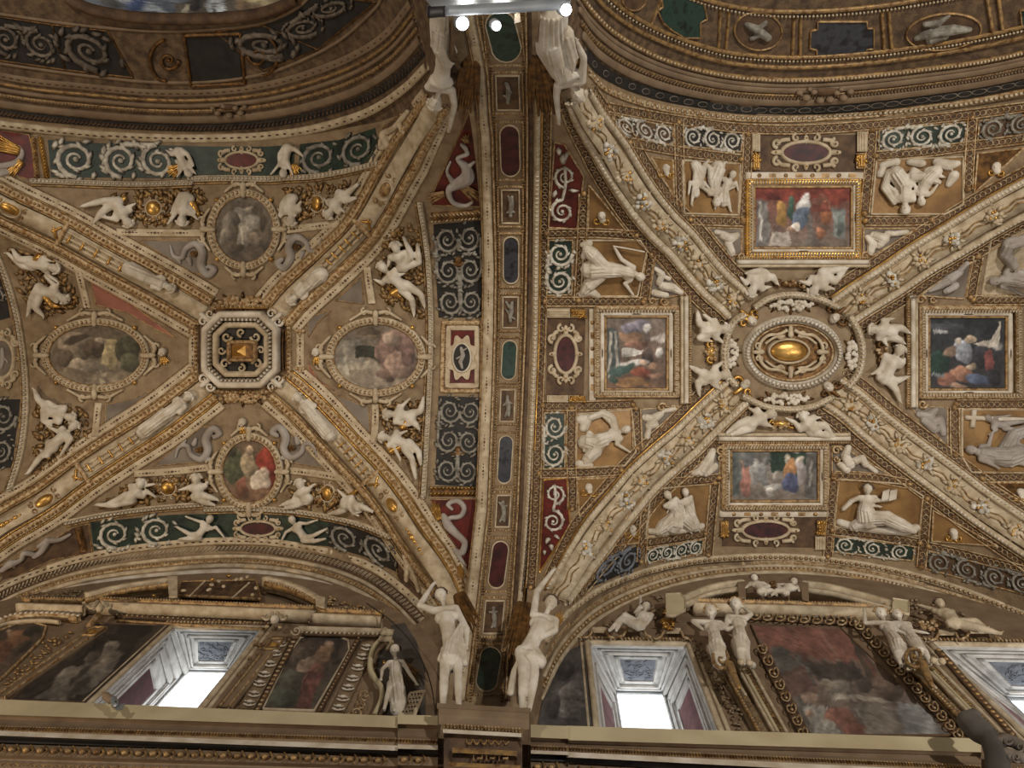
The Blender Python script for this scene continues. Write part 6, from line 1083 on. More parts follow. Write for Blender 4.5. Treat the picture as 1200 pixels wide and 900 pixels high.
# small spandrel reliefs
for Q, lb, pts in (([766, 302, 804, 344, 760, 352], 'wedge relief of windblown drapery beside the staff figure panel', [[(768, 314, 2.4), (776, 320, 3.4), (772, 330, 4)], [(776, 334, 5), (788, 336, 5), (798, 342, 3)], [(766, 342, 4), (780, 345, 4)], [(771, 320, 2), (784, 326, 2.6)]]),
    ([751, 480, 795, 476, 753, 528], 'wedge relief of crouching draped figure beside the arched cloak panel', [[(756, 490, 5), (764, 492, 6), (774, 486, 4)], [(760, 500, 5), (768, 498, 4)], [(758, 512, 4), (761, 500, 3)], [(778, 482, 3), (790, 480, 3)]]),
    ([829, 267, 869, 268, 868, 298, 856, 300], 'wedge relief of draped figure beside the top painting, left', [[(846, 276, 5), (854, 280, 6), (862, 276, 4)], [(852, 286, 5), (856, 296, 5)], [(838, 272, 3), (848, 274, 3)]]),
    ([1012, 268, 1076, 268, 1022, 300, 1012, 300], 'wedge relief of pale curling figure beside the top painting, right', [[(1016, 278, 3), (1022, 286, 5), (1020, 296, 4)], [(1024, 276, 5), (1036, 280, 6), (1030, 288, 4)], [(1040, 274, 4), (1050, 274, 3), (1062, 272, 3)]]),
    ([843, 522, 843, 555, 800, 560], 'wedge relief of kneeling draped figure beside the bottom painting, left', [[(834, 528, 4), (830, 538, 6), (820, 552, 6)], [(836, 546, 5), (826, 554, 5)], [(812, 554, 4), (824, 550, 4)]]),
    ([975, 522, 984, 522, 1042, 556, 975, 554], 'wedge relief of sea horse with gilt curls beside the bottom painting, right', [[(994, 524, 4), (990, 534, 5), (996, 544, 6)], [(984, 544, 4), (992, 550, 5)], [(1002, 540, 5), (1010, 536, 4), (1014, 544, 4)], [(1018, 546, 3), (1026, 552, 3)]]),
    ([1066, 477, 1110, 477, 1110, 524], 'wedge relief of grey draped figure below the right painting', [[(1076, 486, 4), (1088, 488, 5), (1096, 480, 3)], [(1090, 496, 6), (1100, 492, 5), (1104, 508, 4)], [(1082, 494, 4), (1094, 504, 5)]]),
    ([1078, 346, 1138, 306, 1130, 350], 'wedge relief of leaping grey sea creature above the right painting', [[(1088, 340, 2), (1100, 334, 4), (1112, 326, 6), (1124, 318, 4)], [(1108, 340, 4), (1118, 334, 5)], [(1132, 308, 3), (1124, 316, 3)]])):
    t = thing('spandrel_relief', lb, 'relief', S, A_(Q).mean(0)); mb = MB(); patch(mb, S, poly(Q, 4), .6, skirt=1.5); mb.build('ground', 'grey', t); mb = MB(); sweep(mb, S, poly(Q, 3), rnd(2, 2.2, 3), True); mb.build('frame', 'parcel', t)
    mb = MB(); P = on(S, [A_(Q).mean(0)])[0][0]; kk = P[2] / F
    for q in pts: drape(mb, S, [q], on(S, [A_(Q).mean(0)])[1][0], kk * 3, .6, 3); 
    body_obj(mb, 'figure', 'greyfig' if 'grey' in lb else 'skin', t, kk * .6, smooth=1)
for Q, c, lb in (([690, 216, 735, 271, 689, 270], (705, 252), 'triangular gilt panel with small mask, upper left of the right vault'), ([676, 562, 722, 560, 679, 606], (690, 572), 'triangular gilt panel with small mask, lower left of the right vault'), ([762, 184, 788, 188, 789, 232], (779, 198), 'triangular gilt panel with bust beside the embracing figures'), ([1146, 180, 1200, 174, 1142, 226], (1168, 196), 'triangular bronzed panel with bust, upper right'), ([1094, 598, 1170, 640, 1092, 634], (1118, 624), 'triangular panel with sleeping mask, lower right'), ([752, 570, 748, 636, 716, 640], (740, 620), 'triangular cream panel with bust at the lower left rib'), ([1158, 566, 1215, 566, 1215, 600], (1196, 578), 'triangular bronzed panel at the right edge, lower')):
    t = thing('corner_relief', lb, 'relief', S, A_(Q).mean(0)); mb = MB(); patch(mb, S, poly(Q, 4), .6, skirt=1.5); mb.build('ground', 'bronze' if 'bronze' in lb else 'goldground', t); mb = MB(); sweep(mb, S, poly(Q, 3), rnd(2.4, 2.6, 3), True); mb.build('frame', 'parcel', t)
    mb = MB(); x, y = c; put(mb, S, [c, (x + 1, y + 5)], 0, [(5, 6, 4), (4, 4, 3)], 'ball', 1.5); put(mb, S, [(x, y)], pi / 2, (2, 1, 1.5), 'bead', 5.5); put(mb, S, [(x - 2, y - 2), (x + 2, y - 2)], 0, (1.3, 1, 1), 'bead', 5); body_obj(mb, 'face', 'skin', t, .012)
    mb = MB(); [scroll_at(mb, S, (x + dx, y + dy), 4.5, a, d, 1, False, .35, 1.5) for dx, dy, a, d in ((-6, 6, 0, 1), (6, 7, 3, -1))]; mb.build('scrolls', 'gold', t, kind='stuff')
# putti playing round the medallion
PR_ = [((832, 384), [846, 384, 840, 384, 826, 386, 834, 376, 824, 368, 838, 394, 846, 400, 818, 378, 816, 364, 818, 394, 830, 398], 'upper putto between left painting and medallion'), ((832, 440), [846, 440, 840, 441, 824, 442, 838, 430, 846, 424, 834, 450, 842, 456, 816, 448, 818, 462, 818, 436, 808, 430], 'lower putto between left painting and medallion'),
  ((888, 326), [878, 340, 881, 334, 892, 322, 872, 332, 866, 326, 890, 338, 898, 336, 884, 318, 872, 320, 902, 324, 908, 332], 'left putto between top painting and medallion'), ((962, 324), [952, 340, 956, 334, 966, 322, 946, 332, 938, 330, 966, 336, 974, 338, 976, 330, 988, 318, 978, 316, 990, 314], 'right putto between top painting and medallion'),
  ((1040, 385), [1022, 384, 1028, 384, 1042, 388, 1030, 394, 1036, 402, 1032, 374, 1042, 372, 1052, 382, 1062, 388, 1050, 396, 1056, 400], 'upper putto between medallion and right painting'), ((1040, 440), [1050, 412, 1046, 418, 1034, 444, 1052, 430, 1056, 422, 1030, 432, 1020, 438, 1048, 446, 1060, 442, 1046, 456, 1052, 470], 'lower putto between medallion and right painting'),
  ((876, 498), [898, 484, 892, 486, 876, 496, 890, 494, 900, 498, 884, 482, 876, 478, 866, 504, 856, 508, 862, 496, 850, 506], 'left putto above the bottom painting'), ((950, 498), [940, 488, 942, 493, 952, 502, 930, 494, 922, 490, 948, 490, 958, 488, 964, 496, 974, 508, 962, 508, 976, 511], 'right putto above the bottom painting')]
for c, J, lb in PR_: putto(S, c, 5.7, 'sit', 0, 'white ' + lb, J=J, hairc='skin', fat=1.2)
for c, rx, ry, lb in (((832, 412), 9, 12, 'gilt fruit urn between the two left putti'), ((925, 333), 20, 6, 'bronzed scroll heap between the two upper putti'), ((1032, 412), 9, 12, 'bronzed vase between the two right putti'), ((915, 496), 16, 6, 'gilt scroll heap between the two lower putti')):
    t = thing('gilt_urn', lb, 'ornament', S, c); mb = MB(); put(mb, S, [c], 0, (rx * .6, ry * .7, 5), 'ball', 2)
    for q in (-1, 1): scroll_at(mb, S, (c[0] + q * rx * .7, c[1]) if rx > ry else (c[0], c[1] + q * ry * .7), 5, q, q, 1.2, False, .36, 4)
    mb.build('urn', 'gold' if 'gilt' in lb else 'bronze', t, kind='stuff'); mb = MB(); R = random.Random(int(c[0])); put(mb, S, [(c[0] + R.uniform(-rx, rx) * .8, c[1] + R.uniform(-ry, ry) * .8) for _ in range(12)], 0, (2, 2, 2), 'ball', 5); mb.build('fruit', 'parcel', t, kind='stuff')
# side scroll brackets of the frames
for x, y, d in ((778, 352, 1), (775, 478, -1), (1078, 350, -1), (1080, 474, 1), (868, 300, 1), (1014, 300, -1), (843, 527, 1), (980, 527, -1)):
    t = thing('scroll_bracket', 'cream curled bracket at %s corner of the %s painting frame' % (('the near' if 0 else ('upper' if y in (352, 350, 527) else 'lower')), 'left' if x < 800 else 'right' if x > 1050 else ('top' if y < 400 else 'bottom')) + (' (left end)' if x in (868, 843) else ' (right end)' if x in (1014, 980) else ''), 'ornament', S, (x, y)); mb = MB(); scroll_at(mb, S, (x, y), 5.5, 0, d, 1.3, False, .36, 3); scroll_at(mb, S, (x - d * 14 if abs(y - 415) < 80 else x, y if abs(y - 415) < 80 else y - d * 0 + 10), 4, 0, -d, 1.2, False, .36, 3); mb.build('volutes', 'parcel', t, kind='stuff')
# ---- arch mouldings bottom and top of the right bay
famRB = arc_family([640, 742, 660, 715, 690, 692, 720, 677, 760, 664, 810, 654, 860, 650, 910, 649, 960, 652, 1020, 660, 1080, 673, 1140, 692, 1215, 722], [634, 840, 650, 795, 680, 752, 715, 726, 760, 704, 810, 688, 860, 680, 910, 677, 960, 680, 1020, 690, 1080, 706, 1140, 728, 1215, 768])
archband(S, famRB, [(.1, 8, 3, 'cream', ('leaf', 6, (2.6, 3, 1.6), 'parcel', 0)), (.34, 8, 1.4, 'parcel', ('ring', 9, (3.4, 1.8, 1), 'cream', 0)), (.52, 4, 2.5, 'cream', None), (.64, 6, 2, 'gilt', ('bead', 5, (1.8, 2.2, 1.8), 'cream', 0)), (.8, 5, 2.5, 'cream', None), (.93, 5, 2, 'cream', None)], 'broad concentric arch mouldings around the right lunette')
famRT = arc_family([690, 92, 712, 112, 760, 128, 820, 138, 880, 143, 940, 143, 1010, 139, 1080, 131, 1140, 122, 1215, 108], [672, -24, 690, 4, 720, 34, 770, 62, 830, 80, 890, 88, 950, 89, 1020, 84, 1090, 76, 1150, 68, 1215, 54])
archband(S, famRT, [(.06, 7, 3, 'parcel', ('leaf', 6, (2.6, 3, 1.6), 'cream', .4)), (.26, 11, 1, 'dark', ('ring', 17, (7, 3, .8), 'grey', 0)), (.44, 8, 3, 'cornice2', None), (.57, 5, 2.4, 'gilt', ('box', 4, (1.1, 2.2, 1.6), 'cornice2', 0)), (.7, 6, 3, 'cornice2', None), (.8, 4, 2, 'cornice2', None), (.93, 5, 3, 'gilt', ('bead', 4.4, (1.5, 2, 1.6), 'cream', 0))], 'dim concentric arch mouldings across the top right')
famRI = arc_family([684, -20, 712, 12, 760, 42, 830, 68, 890, 77, 950, 78, 1020, 73, 1090, 64, 1150, 54, 1215, 40], [760, -60, 780, -30, 820, -10, 870, 2, 920, 6, 980, 4, 1040, -2, 1100, -12, 1160, -24, 1215, -40])
t = thing('soffit_ground', 'dark brown coffered soffit band of the top right arch', 'plaster', S, (940, 40))
mb = MB(); 
for v in (0, .16, .9): sweep(mb, S, famRI(v), bar(4, 3))
mb.build('border_fillets', 'gilt', t, kind='stuff'); mb = MB(); [row(mb, S, famRI(v), 4.6, (1.6, 1.6, 1.6), 'bead', 1.5) for v in (.1, .82)]; mb.build('bead_rows', 'cream', t, kind='stuff')
def fcoord(u, v): P = famRI(v); return P[int(u * (len(P) - 1))]
def fx(v, x): P = famRI(v); return P[np.argmin(np.abs(P[:, 0] - x) + (0 if x > 740 else 0))]
for x in (762, 842, 851, 930, 938, 1036, 1046, 1164, 1176): mb = MB(); a, b_ = fx(.16, x), fx(.8, x + (x - 925) * -.03 + (12 if x < 800 else 0)); sweep(mb, S, res([*a, *((a + b_) / 2), *b_], 4), rnd(4, 3, 3)); mb.build('cross_rib', 'gilt', t)
def shape_panel(b, m_, lb, fig=None, nm='marble_inset'):
    t = thing(nm, lb, 'panel', S, A_(b).mean(0)); mb = MB(); patch(mb, S, b, 1.2, skirt=2); mb.build('stone', m_, t); mb = MB(); sweep(mb, S, b, rnd(2.2, 2.8, 3), True); mb.build('rim', 'gilt', t)
    if fig:
        mb = MB(); P, N = on(S, [A_(b).mean(0)]); kk = P[0][2] / F
        for q in fig: drape(mb, S, [q], N[0], kk * 3, .5, 3)
        body_obj(mb, 'figure', 'dimscroll', t, kk * .7, smooth=1)
shape_panel(poly([772, -14, 824, 4, 828, 22, 820, 26, 820, 44, 802, 44, 788, 36, 776, 26, 770, 12, 776, 8], 4), 'verde', 'dark green notched marble panel at the upper right arch')
shape_panel(poly([958, 25, 1016, 25, 1016, 33, 1024, 33, 1024, 57, 1016, 57, 1014, 66, 957, 66, 957, 58, 949, 56, 950, 36, 958, 34], 4), 'blue', 'dark blue notched marble panel at the top, right of centre')
shape_panel(ell(888, 36, 28, 22, 4, .12), 'brown', 'oval bronzed relief of a winged figure between green and blue marble panels', [[(874, 28, 3), (886, 34, 5), (900, 44, 4)], [(886, 34, 3), (896, 26, 3)], [(880, 44, 3), (890, 38, 4)]])
shape_panel(ell(1106, 37, 44, 21, 4, -.1), 'brown', 'wide oval bronzed relief of a flying figure right of the blue marble panel', [[(1074, 44, 3), (1090, 38, 6), (1116, 34, 6), (1136, 34, 3)], [(1090, 46, 5), (1108, 42, 4)], [(1084, 28, 3), (1100, 26, 4), (1112, 18, 2)]])
shape_panel(poly([1196, 12, 1215, 10, 1215, 30, 1198, 30], 4), 'verde', 'sliver of dark green marble panel at the upper right corner')
shape_panel(ell(742, -2, 14, 14, 4), 'brown', 'round dark panel beside the lamp bar, top right')
t = thing('carved_bracket', 'pale carved shell cresting on the top right arch moulding', 'ornament', S, (966, 110)); mb = MB()
for x, y, r_ in ((936, 106, 4), (944, 112, 5), (953, 105, 4), (960, 115, 5), (972, 114, 5), (980, 106, 4), (988, 112, 5), (996, 105, 4), (948, 102, 3), (985, 102, 3)): put(mb, S, [(x, y)], 0, (r_, r_ * .8, r_), 'ball', 4)
mb.build('leaves', 'cornice2', t, kind='stuff'); mb = MB(); put(mb, S, [(966, 105)], 0, (18, 5, 2), 'ball', 4); mb.build('shell', 'brown', t)
# ================================================================== marble strip on the transverse arch
S = 'C'
LX = [(-10, 552), (16, 558), (82, 571), (137, 574.5), (160, 577), (310, 581), (385, 580), (460, 578), (600, 572.5), (703, 561), (822, 547), (840, 544)]; RX = [(-10, 616), (88, 617.5), (160, 618), (260, 617.5), (385, 615.5), (475, 612), (560, 608), (600, 606.5), (673, 602), (765, 595.5), (826, 592), (840, 591)]
lx = lambda y: np.interp(y, *zip(*LX)); rx = lambda y: np.interp(y, *zip(*RX))
yy = np.arange(-6, 828, 6.)
t = thing('marble_arch_strip', 'narrow cream and gilt strip framing coloured marble panels up the central arch', 'arch', S, (597, 400))
for f_, nm in ((lx, 'edge_moulding'), (rx, 'edge_moulding')):
    P = np.c_[f_(yy), yy]; mb = MB(); sweep(mb, S, P, rnd(2.6, 4.4, 3)); mb.build(nm, 'parcel', t)
    q = off(P, -4.2 if f_ is lx else 4.2); mb = MB(); row(mb, S, q, 3.4, (1.0, 1.7, 1.4), 'box', .6, smooth=False); mb.build('dentil_row', 'gilt', t, kind='stuff')
t = thing('plain_strip', 'pale grey strip with brown painted candelabra just left of the marble panels', 'moulding', S, (572, 400)); P = np.c_[lx(yy) - 8 - .6 * (yy > 600), yy]; mb = MB(); sweep(mb, S, P, flat(12, 1.6)); mb.build('strip', 'cream', t); mb = MB(); motif_h(mb, S, P, 34, 1.6, 7); mb.build('painted_motif', 'motif', t, kind='stuff')
mb = MB(); tube(mb, S, off(P, 6.8), .9, 2, k=5); mb.build('fillet', 'gilt', t)
t = thing('dark_strip', 'narrow brown strip between marble panels and white leaf moulding', 'moulding', S, (620, 400)); P = np.c_[rx(yy) + 3.6, yy]; mb = MB(); sweep(mb, S, P, flat(5, .8)); mb.build('strip', 'brown', t)
PN = [(12, 72, 'green', 'topmost'), (88, 128, 0, 'first relief under the lamp bar'), (146, 206, 'red', 'upper'), (222, 261, 0, 'second relief'), (277, 332, 'blue', 'upper'), (348, 384, 0, 'third relief'), (399, 445, 'green', 'middle'), (457, 494, 0, 'fourth relief'), (511, 567, 'blue', 'lower'), (581, 618, 0, 'fifth relief'), (635, 690, 'red', 'lower'), (705, 743, 0, 'sixth relief above the pier'), (759, 811, 'green', 'lowest')]
for y0, y1, c, lb in PN:
    ym = (y0 + y1) / 2; a, b_ = lx(ym) + 9, rx(ym) - 9; cx = (a + b_) / 2; hw = (b_ - a) / 2; k = (lx(y1) - lx(y0)) / (y1 - y0) * .5 + (rx(y1) - rx(y0)) / (y1 - y0) * .5
    if c:
        mm = {'green': 'verde', 'red': 'porphyry', 'blue': 'blue'}[c]; t = thing('marble_tablet', 'rounded %s marble panel, %s of that colour on the arch strip' % (c, lb), 'panel', S, (cx, ym))
        r_ = hw; top = [(cx + hw * cos(q) + k * (y0 - ym), y0 + r_ * 1.0 + r_ * sin(q)) for q in np.linspace(pi, 2 * pi, 9)]; bot = [(cx + hw * cos(q) + k * (y1 - ym), y1 - r_ + r_ * sin(q)) for q in np.linspace(0, pi, 9)]
        b = poly(np.array(top + bot), 4)
        mb = MB(); patch(mb, S, b, .8, skirt=1); mb.build('stone', mm, t); mb = MB(); sweep(mb, S, b, rnd(1.8, 2.2, 3), True); mb.build('rim', 'cream', t)
    else:
        t = thing('relief_tablet', 'small grey figure tablet on the arch strip, ' + lb, 'relief', S, (cx, ym)); Q = [cx - hw + k * (y0 - ym), y0, cx + hw + k * (y0 - ym), y0, cx + hw + k * (y1 - ym), y1, cx - hw + k * (y1 - ym), y1]
        mb = MB(); patch(mb, S, poly(Q, 4), .6, skirt=1); mb.build('ground', 'brown', t); mb = MB(); sweep(mb, S, poly(Q, 4), rnd(2, 2.2, 3), True); mb.build('rim', 'cream', t)
        mb = MB(); R = random.Random(y0); up = ym < 430; g = lambda v: ym + (v if not up else -v); P_, N_ = on(S, [(cx, ym)]); kk = P_[0][2] / F
        for q in ([(cx, g(-10), 2.4), (cx, g(-9), 2.4)], [(cx, g(-6), 2.6), (cx + 1, g(2), 3.2), (cx + R.uniform(-3, 3), g(12), 2)], [(cx, g(-4), 1.8), (cx + R.uniform(4, 6), g(R.uniform(-10, 4)), 1.2)], [(cx, g(-4), 1.8), (cx - R.uniform(4, 6), g(R.uniform(-10, 6)), 1.2)], [(cx + 1, g(3), 2), (cx + R.uniform(-5, -2), g(13), 1.4)]): blob(mb, S, q, 2, 0, 8)
        body_obj(mb, 'figure', 'dimscroll', t, kk * .6, smooth=1)
    q = np.array([[a - 4.5 + k * (y0 - ym), y0 - 4], [b_ + 4.5 + k * (y0 - ym), y0 - 4], [b_ + 4.5 + k * (y1 - ym), y1 + 4], [a - 4.5 + k * (y1 - ym), y1 + 4]])
    mb = MB(); sweep(mb, S, poly(q, 4), rnd(1.6, 2.4, 3), True); mb.build('outer_fillet', 'parcel', t)
    mb = MB(); row(mb, S, poly(q - [0, 0], 3) * [1, 1], 3.2, (.9, 1.3, 1.4), 'bead', 1.8, True, smooth=False); mb.build('bead_row', 'gilt', t, kind='stuff')
# ================================================================== lunette walls
def Wp(d): return (5.36 - d, -.02)
def hl(t, p, wd, ht, m, d=.1, rw=None, nm='moulding', depth=8, sm=False):
    s = Wp(d); q = res(p, 4, smooth=sm); mb = MB(); sweep(mb, s, q, [(-wd / 2, -depth), (-wd / 2, ht), (wd / 2, ht), (wd / 2, -depth)]); mo_ = mb.build(nm, m, t)
    if rw: kd, st, sz, mm, tl = rw; mb = MB(); row(mb, s, q, st, sz, kd, ht, tilt=tl, smooth=sm); mb.build('carved_row', mm, mo_, kind='stuff')
def fld(p, m, lb, d=.02, nm='wall_field', cat='plaster', t=None, part='field', pt=None, edge=None):
    t = t or thing(nm, lb, cat, Wp(d), A_(p).mean(0)); mb = MB(); patch(mb, Wp(d), poly(p, 4) if len(p) < 24 else A_(p), .3, skirt=2, rings=(22 if pt else None), col=pt); mb.build(part, 'fresco' if pt else m, t)
    if edge: mb = MB(); sweep(mb, Wp(d), poly(p, 4), rnd(edge[0], 2.2, 3), True); mb.build('edge', edge[1], t)
    return t
BD = ('bead', 3.4, (1.1, 1.5, 1.3), 'parcel', 0); ZG = ('leaf', 6, (2.6, 2.4, 1.4), 'parcel', 1.5)
# left lunette entablature and broken pediment
t = thing('entablature', 'long cream entablature with bead row above the left lunette window', 'moulding', Wp(.25), (235, 705))
hl(t, [100, 700, 370, 711], 3, 1, 'gilt', .25, BD); hl(t, [98, 706, 371, 717], 7, 1.5, 'cream', .2, nm='corona', depth=14); hl(t, [137, 713, 318, 722], 7, 0, 'grey', .08, nm='grey_band', depth=5); hl(t, [137, 721, 317, 731], 7, .5, 'brown', .05, ZG, 'frieze', 5); hl(t, [137, 727, 310, 737], 2, 1, 'gilt', .05, nm='fillet', depth=3)  # band under the corona is grey plaster
t = thing('entablature', 'stepped cream entablature block over the right arched fresco of the left lunette', 'moulding', Wp(.25), (410, 718))
hl(t, [371, 713, 450, 717], 3, 1, 'gilt', .28, BD); hl(t, [367, 720, 447, 724], 7, 1.5, 'cream', .22, nm='corona', depth=14); hl(t, [362, 729, 440, 733], 5, 0, 'brown', .1, ('leaf', 6, (2.6, 1.8, 1.2), 'parcel', 1.5), 'frieze', 5)
t = thing('entablature', 'cream entablature end at the far left of the left lunette', 'moulding', Wp(.2), (60, 706))
hl(t, [26, 701, 98, 702], 3, 1, 'gilt', .2, BD); hl(t, [20, 708, 98, 711], 6, 1.5, 'cream', .2, nm='corona', depth=12); hl(t, [25, 715, 92, 719], 5, 0, 'brown', .08, ZG, 'frieze', 5)
for p, bx, lb in (([100, 697, 130, 689, 165, 683, 203, 678], [196, 675, 208, 675, 208, 699, 198, 699], 'left half of the broken curved pediment over the left lunette'), ([310, 677, 335, 683, 358, 693, 379, 706], [370, 698, 381, 700, 380, 712, 370, 709], 'right half of the broken curved pediment over the left lunette')):
    t = thing('pediment_half', 'cream ' + lb, 'moulding', Wp(.3), A_(p)[2]); hl(t, p, 9, 2, 'cream', .3, nm='corona', depth=16, sm=True); q = A_(p) + [0, 5]; hl(t, q.ravel(), 3, 1, 'gilt', .3, BD, 'bead_moulding', 6, True); q = A_(p) + [2, 10]; hl(t, q.ravel()[:6], 8, 0, 'brown', .1, None, 'tympanum', 3, True); fld(bx, 'cream', '', .34, t=t, part='end_block')
fld([212, 682, 300, 680, 306, 702, 208, 698], 'brown', 'brown panel with slanting cream bars between the pediment halves, left lunette', .1, edge=(2, 'gilt'))
t = thing('trophy_relief', 'cream and gilt trophy relief between the pediment halves, left lunette', 'ornament', Wp(.2), (255, 690))
for a, b_ in (((222, 700), (240, 682)), ((272, 702), (292, 684))): mb = MB(); tube(mb, Wp(.2), res([*a, (a[0] + b_[0]) / 2, (a[1] + b_[1]) / 2, *b_], 3), 1.3, 1); mb.build('bar', 'cream', t)
mb = MB(); put(mb, Wp(.2), [(215, 693), (248, 686), (256, 682), (262, 688), (300, 690), (296, 698), (283, 679), (290, 677), (277, 680), (245, 692)], [.3 * i for i in range(10)], (4, 2.4, 2), 'ball', 1); mb.build('relief', 'cream', t, kind='stuff'); mb = MB(); put(mb, Wp(.2), [(249, 680), (180, 699), (268, 676)], 0, (3, 2, 2), 'ball', 1); mb.build('gilt_knobs', 'gold', t, kind='stuff')
# frescoes of the left lunette
t = fld([-20, 752, -5, 741, 18, 732, 40, 730, 54, 734, 50, 748, 30, 768, 5, 792, -20, 812], 'x', 'arched fresco of brown and orange figure at the far left edge', .03, 'arched_fresco', 'painting', pt=painter(((84, 66, 48), (96, 72, 54)), [('e', 20, 748, 18, 8, -25, (150, 96, 58)), ('e', 0, 765, 18, 10, -40, (130, 76, 50)), ('e', 38, 740, 12, 5, -10, (52, 44, 34)), ('e', 28, 760, 14, 4, -40, (66, 52, 38)), ('e', 12, 742, 5, 4, 0, (170, 128, 90))], 21), edge=(2.6, 'parcel'), part='painted_field')
t = thing('fresco_frame', 'egg-carved cream frame around the far left arched fresco', 'frame', Wp(.12), (30, 722)); hl(t, [-5, 728, 20, 720, 60, 719, 92, 722], 7, 1, 'parcel', .12, ('ball', 6, (2.2, 2.6, 1.6), 'white', 0), sm=True); hl(t, [-12, 738, 10, 729, 45, 726, 70, 728], 3, 1, 'cream', .1, None, 'fillet', 4, True)
fld([113, 731, 200, 733, 103, 824, 12, 821], 'x', 'grisaille fresco of a grey draped statue in a dark niche, left of the window', .02, 'grisaille_fresco', 'painting', pt=painter(((74, 60, 46), (60, 48, 38)), [('e', 152, 742, 26, 9, -12, (38, 32, 26)), ('p', [120, 745, 168, 740, 160, 760, 90, 822, 40, 820], (46, 38, 30)), ('e', 132, 757, 10, 6, -30, (138, 124, 106)), ('p', [112, 770, 128, 758, 142, 764, 128, 790, 100, 815, 70, 822, 38, 820, 72, 795], (112, 100, 86)), ('e', 78, 792, 14, 7, -35, (134, 122, 106)), ('e', 108, 770, 10, 5, -30, (92, 80, 66)), ('e', 92, 806, 22, 4, -40, (78, 68, 56)), ('e', 120, 776, 16, 3, -45, (132, 118, 100)), ('e', 95, 790, 18, 3, -38, (70, 60, 48)), ('p', [28, 812, 36, 804, 110, 748, 106, 746], (92, 78, 60))], 22), edge=(2, 'brown'), part='painted_field')
fld([352, 748, 370, 743, 392, 744, 408, 751, 409, 762, 402, 775, 368, 833, 308, 831, 322, 802, 340, 765], 'x', 'arched fresco of an orange-robed saint, right of the left window', .02, 'arched_fresco', 'painting', pt=painter(((84, 64, 52), (80, 72, 58)), [('e', 384, 757, 18, 10, 0, (62, 50, 44)), ('e', 378, 768, 16, 9, -30, (150, 108, 72)), ('e', 386, 757, 5, 4, 0, (172, 132, 100)), ('e', 362, 778, 16, 8, -30, (146, 118, 92)), ('e', 366, 792, 9, 18, 35, (132, 80, 66)), ('p', [360, 785, 376, 790, 366, 830, 345, 831], (112, 62, 54)), ('e', 340, 800, 14, 16, 20, (86, 84, 68)), ('e', 330, 818, 16, 12, 0, (70, 76, 60)), ('e', 348, 768, 8, 10, 30, (96, 78, 62)), ('e', 392, 772, 6, 8, 10, (58, 46, 40))], 23), edge=(2.4, 'cream'), part='painted_field')
t = thing('fresco_frame', 'carved frame with rolled cream top and gilt columns around the orange-robed saint', 'frame', Wp(.15), (400, 738)); hl(t, [350, 735, 452, 738], 2.6, 1.5, 'cream', .16, nm='top_roll'); hl(t, [354, 741, 448, 743], 6, 0, 'brown', .1, ('ball', 5.4, (1.7, 2.6, 1.6), 'cream', 0), 'egg_band', 4)
mb = MB(); scroll_at(mb, Wp(.2), (452, 740), 6, 0, 1, 1.2, False, .25, 1); scroll_at(mb, Wp(.2), (347, 740), 6, pi, -1, 1.2, False, .25, 1); mb.build('volutes', 'cream', t, kind='stuff')
hl(t, [420, 748, 374, 833], 5, .6, 'brown', .06, ('bead', 4.4, (1.4, 1.6, 1.4), 'parcel', 0), 'bead_border', 4); hl(t, [346, 748, 302, 831], 6, .6, 'brown', .06, ('ball', 5.6, (2.0, 3, 1.5), 'parcel', 0), 'egg_border', 4)
for a, b_, lb in (((332, 746), (288, 831), 'left'), ((434, 750), (394, 834), 'right')):
    a, b_ = np.array(a), np.array(b_); t = thing('candelabra_strip', 'grotesque candelabra relief strip %s of the orange-robed saint fresco' % lb, 'relief', Wp(.03), (a + b_) / 2); hl(t, [*a, *b_], 20, 0, 'web', .03, None, 'ground', 3); mb = MB(); s = Wp(.06); e = (b_ - a) / np.hypot(*(b_ - a)); w_ = np.array([1, .1])
    for d in (8, 20, 34, 48, 60, 74, 86):
        c = a + e * d; put(mb, s, [c], 0, (4.5, 2.2, 2), 'ball', .8); put(mb, s, [c + w_ * 5, c - w_ * 5, c + w_ * 3 + e * 4, c - w_ * 3 + e * 4], [2.4, .7, 2.8, .4], (3.2, 1.6, 1.4), 'leaf', .6); tube(mb, s, ell(c[0], c[1] + 2, 7, 3, 3, 0, .2, 2.9), 1, .8)
    mb.build('grotesques', 'skin', t, kind='stuff')
for (a, b_, c_, d_), lb in ((((98, 748), (0, 816), (104, 743), (88, 756)), 'left of the grisaille'), (((312, 766), (262, 829), (316, 745), (308, 762)), 'right of the left window')):
    a, b_ = np.array(a), np.array(b_); t = thing('pilaster', 'slanting cream panelled pilaster with gold pyramid stud ' + lb, 'pilaster', Wp(.1), (a + b_) / 2); e = (a - b_) / np.hypot(*(a - b_)); tp = a + e * 26
    hl(t, [*tp, *b_], 17 if lb[0] == 'l' else 19, 0, 'cornice2', .08, None, 'shaft', 8)
    for k in (-5, 5): hl(t, [*(a + [k * 1.1, 0] + e * 0), *(b_ + [k * 1.1, 0])], 1.6, 1.6, 'parcel', .09, None, 'fillet', 3)
    q = [a + e * 6 + [-7, 0], a + e * 6 + [7, 0], a + e * 22 + [7, 0], a + e * 22 + [-7, 0]]; mb = MB(); sweep(mb, Wp(.09), poly(np.array(q), 3), rnd(1.6, 2.4, 3), True); mb.build('stud_frame', 'gilt', t); mb = MB(); put(mb, Wp(.09), [a + e * 13], 0, (4.5, 5, 3.4), 'pyr', .5); mb.build('pyramid_stud', 'gold', t, smooth=False)
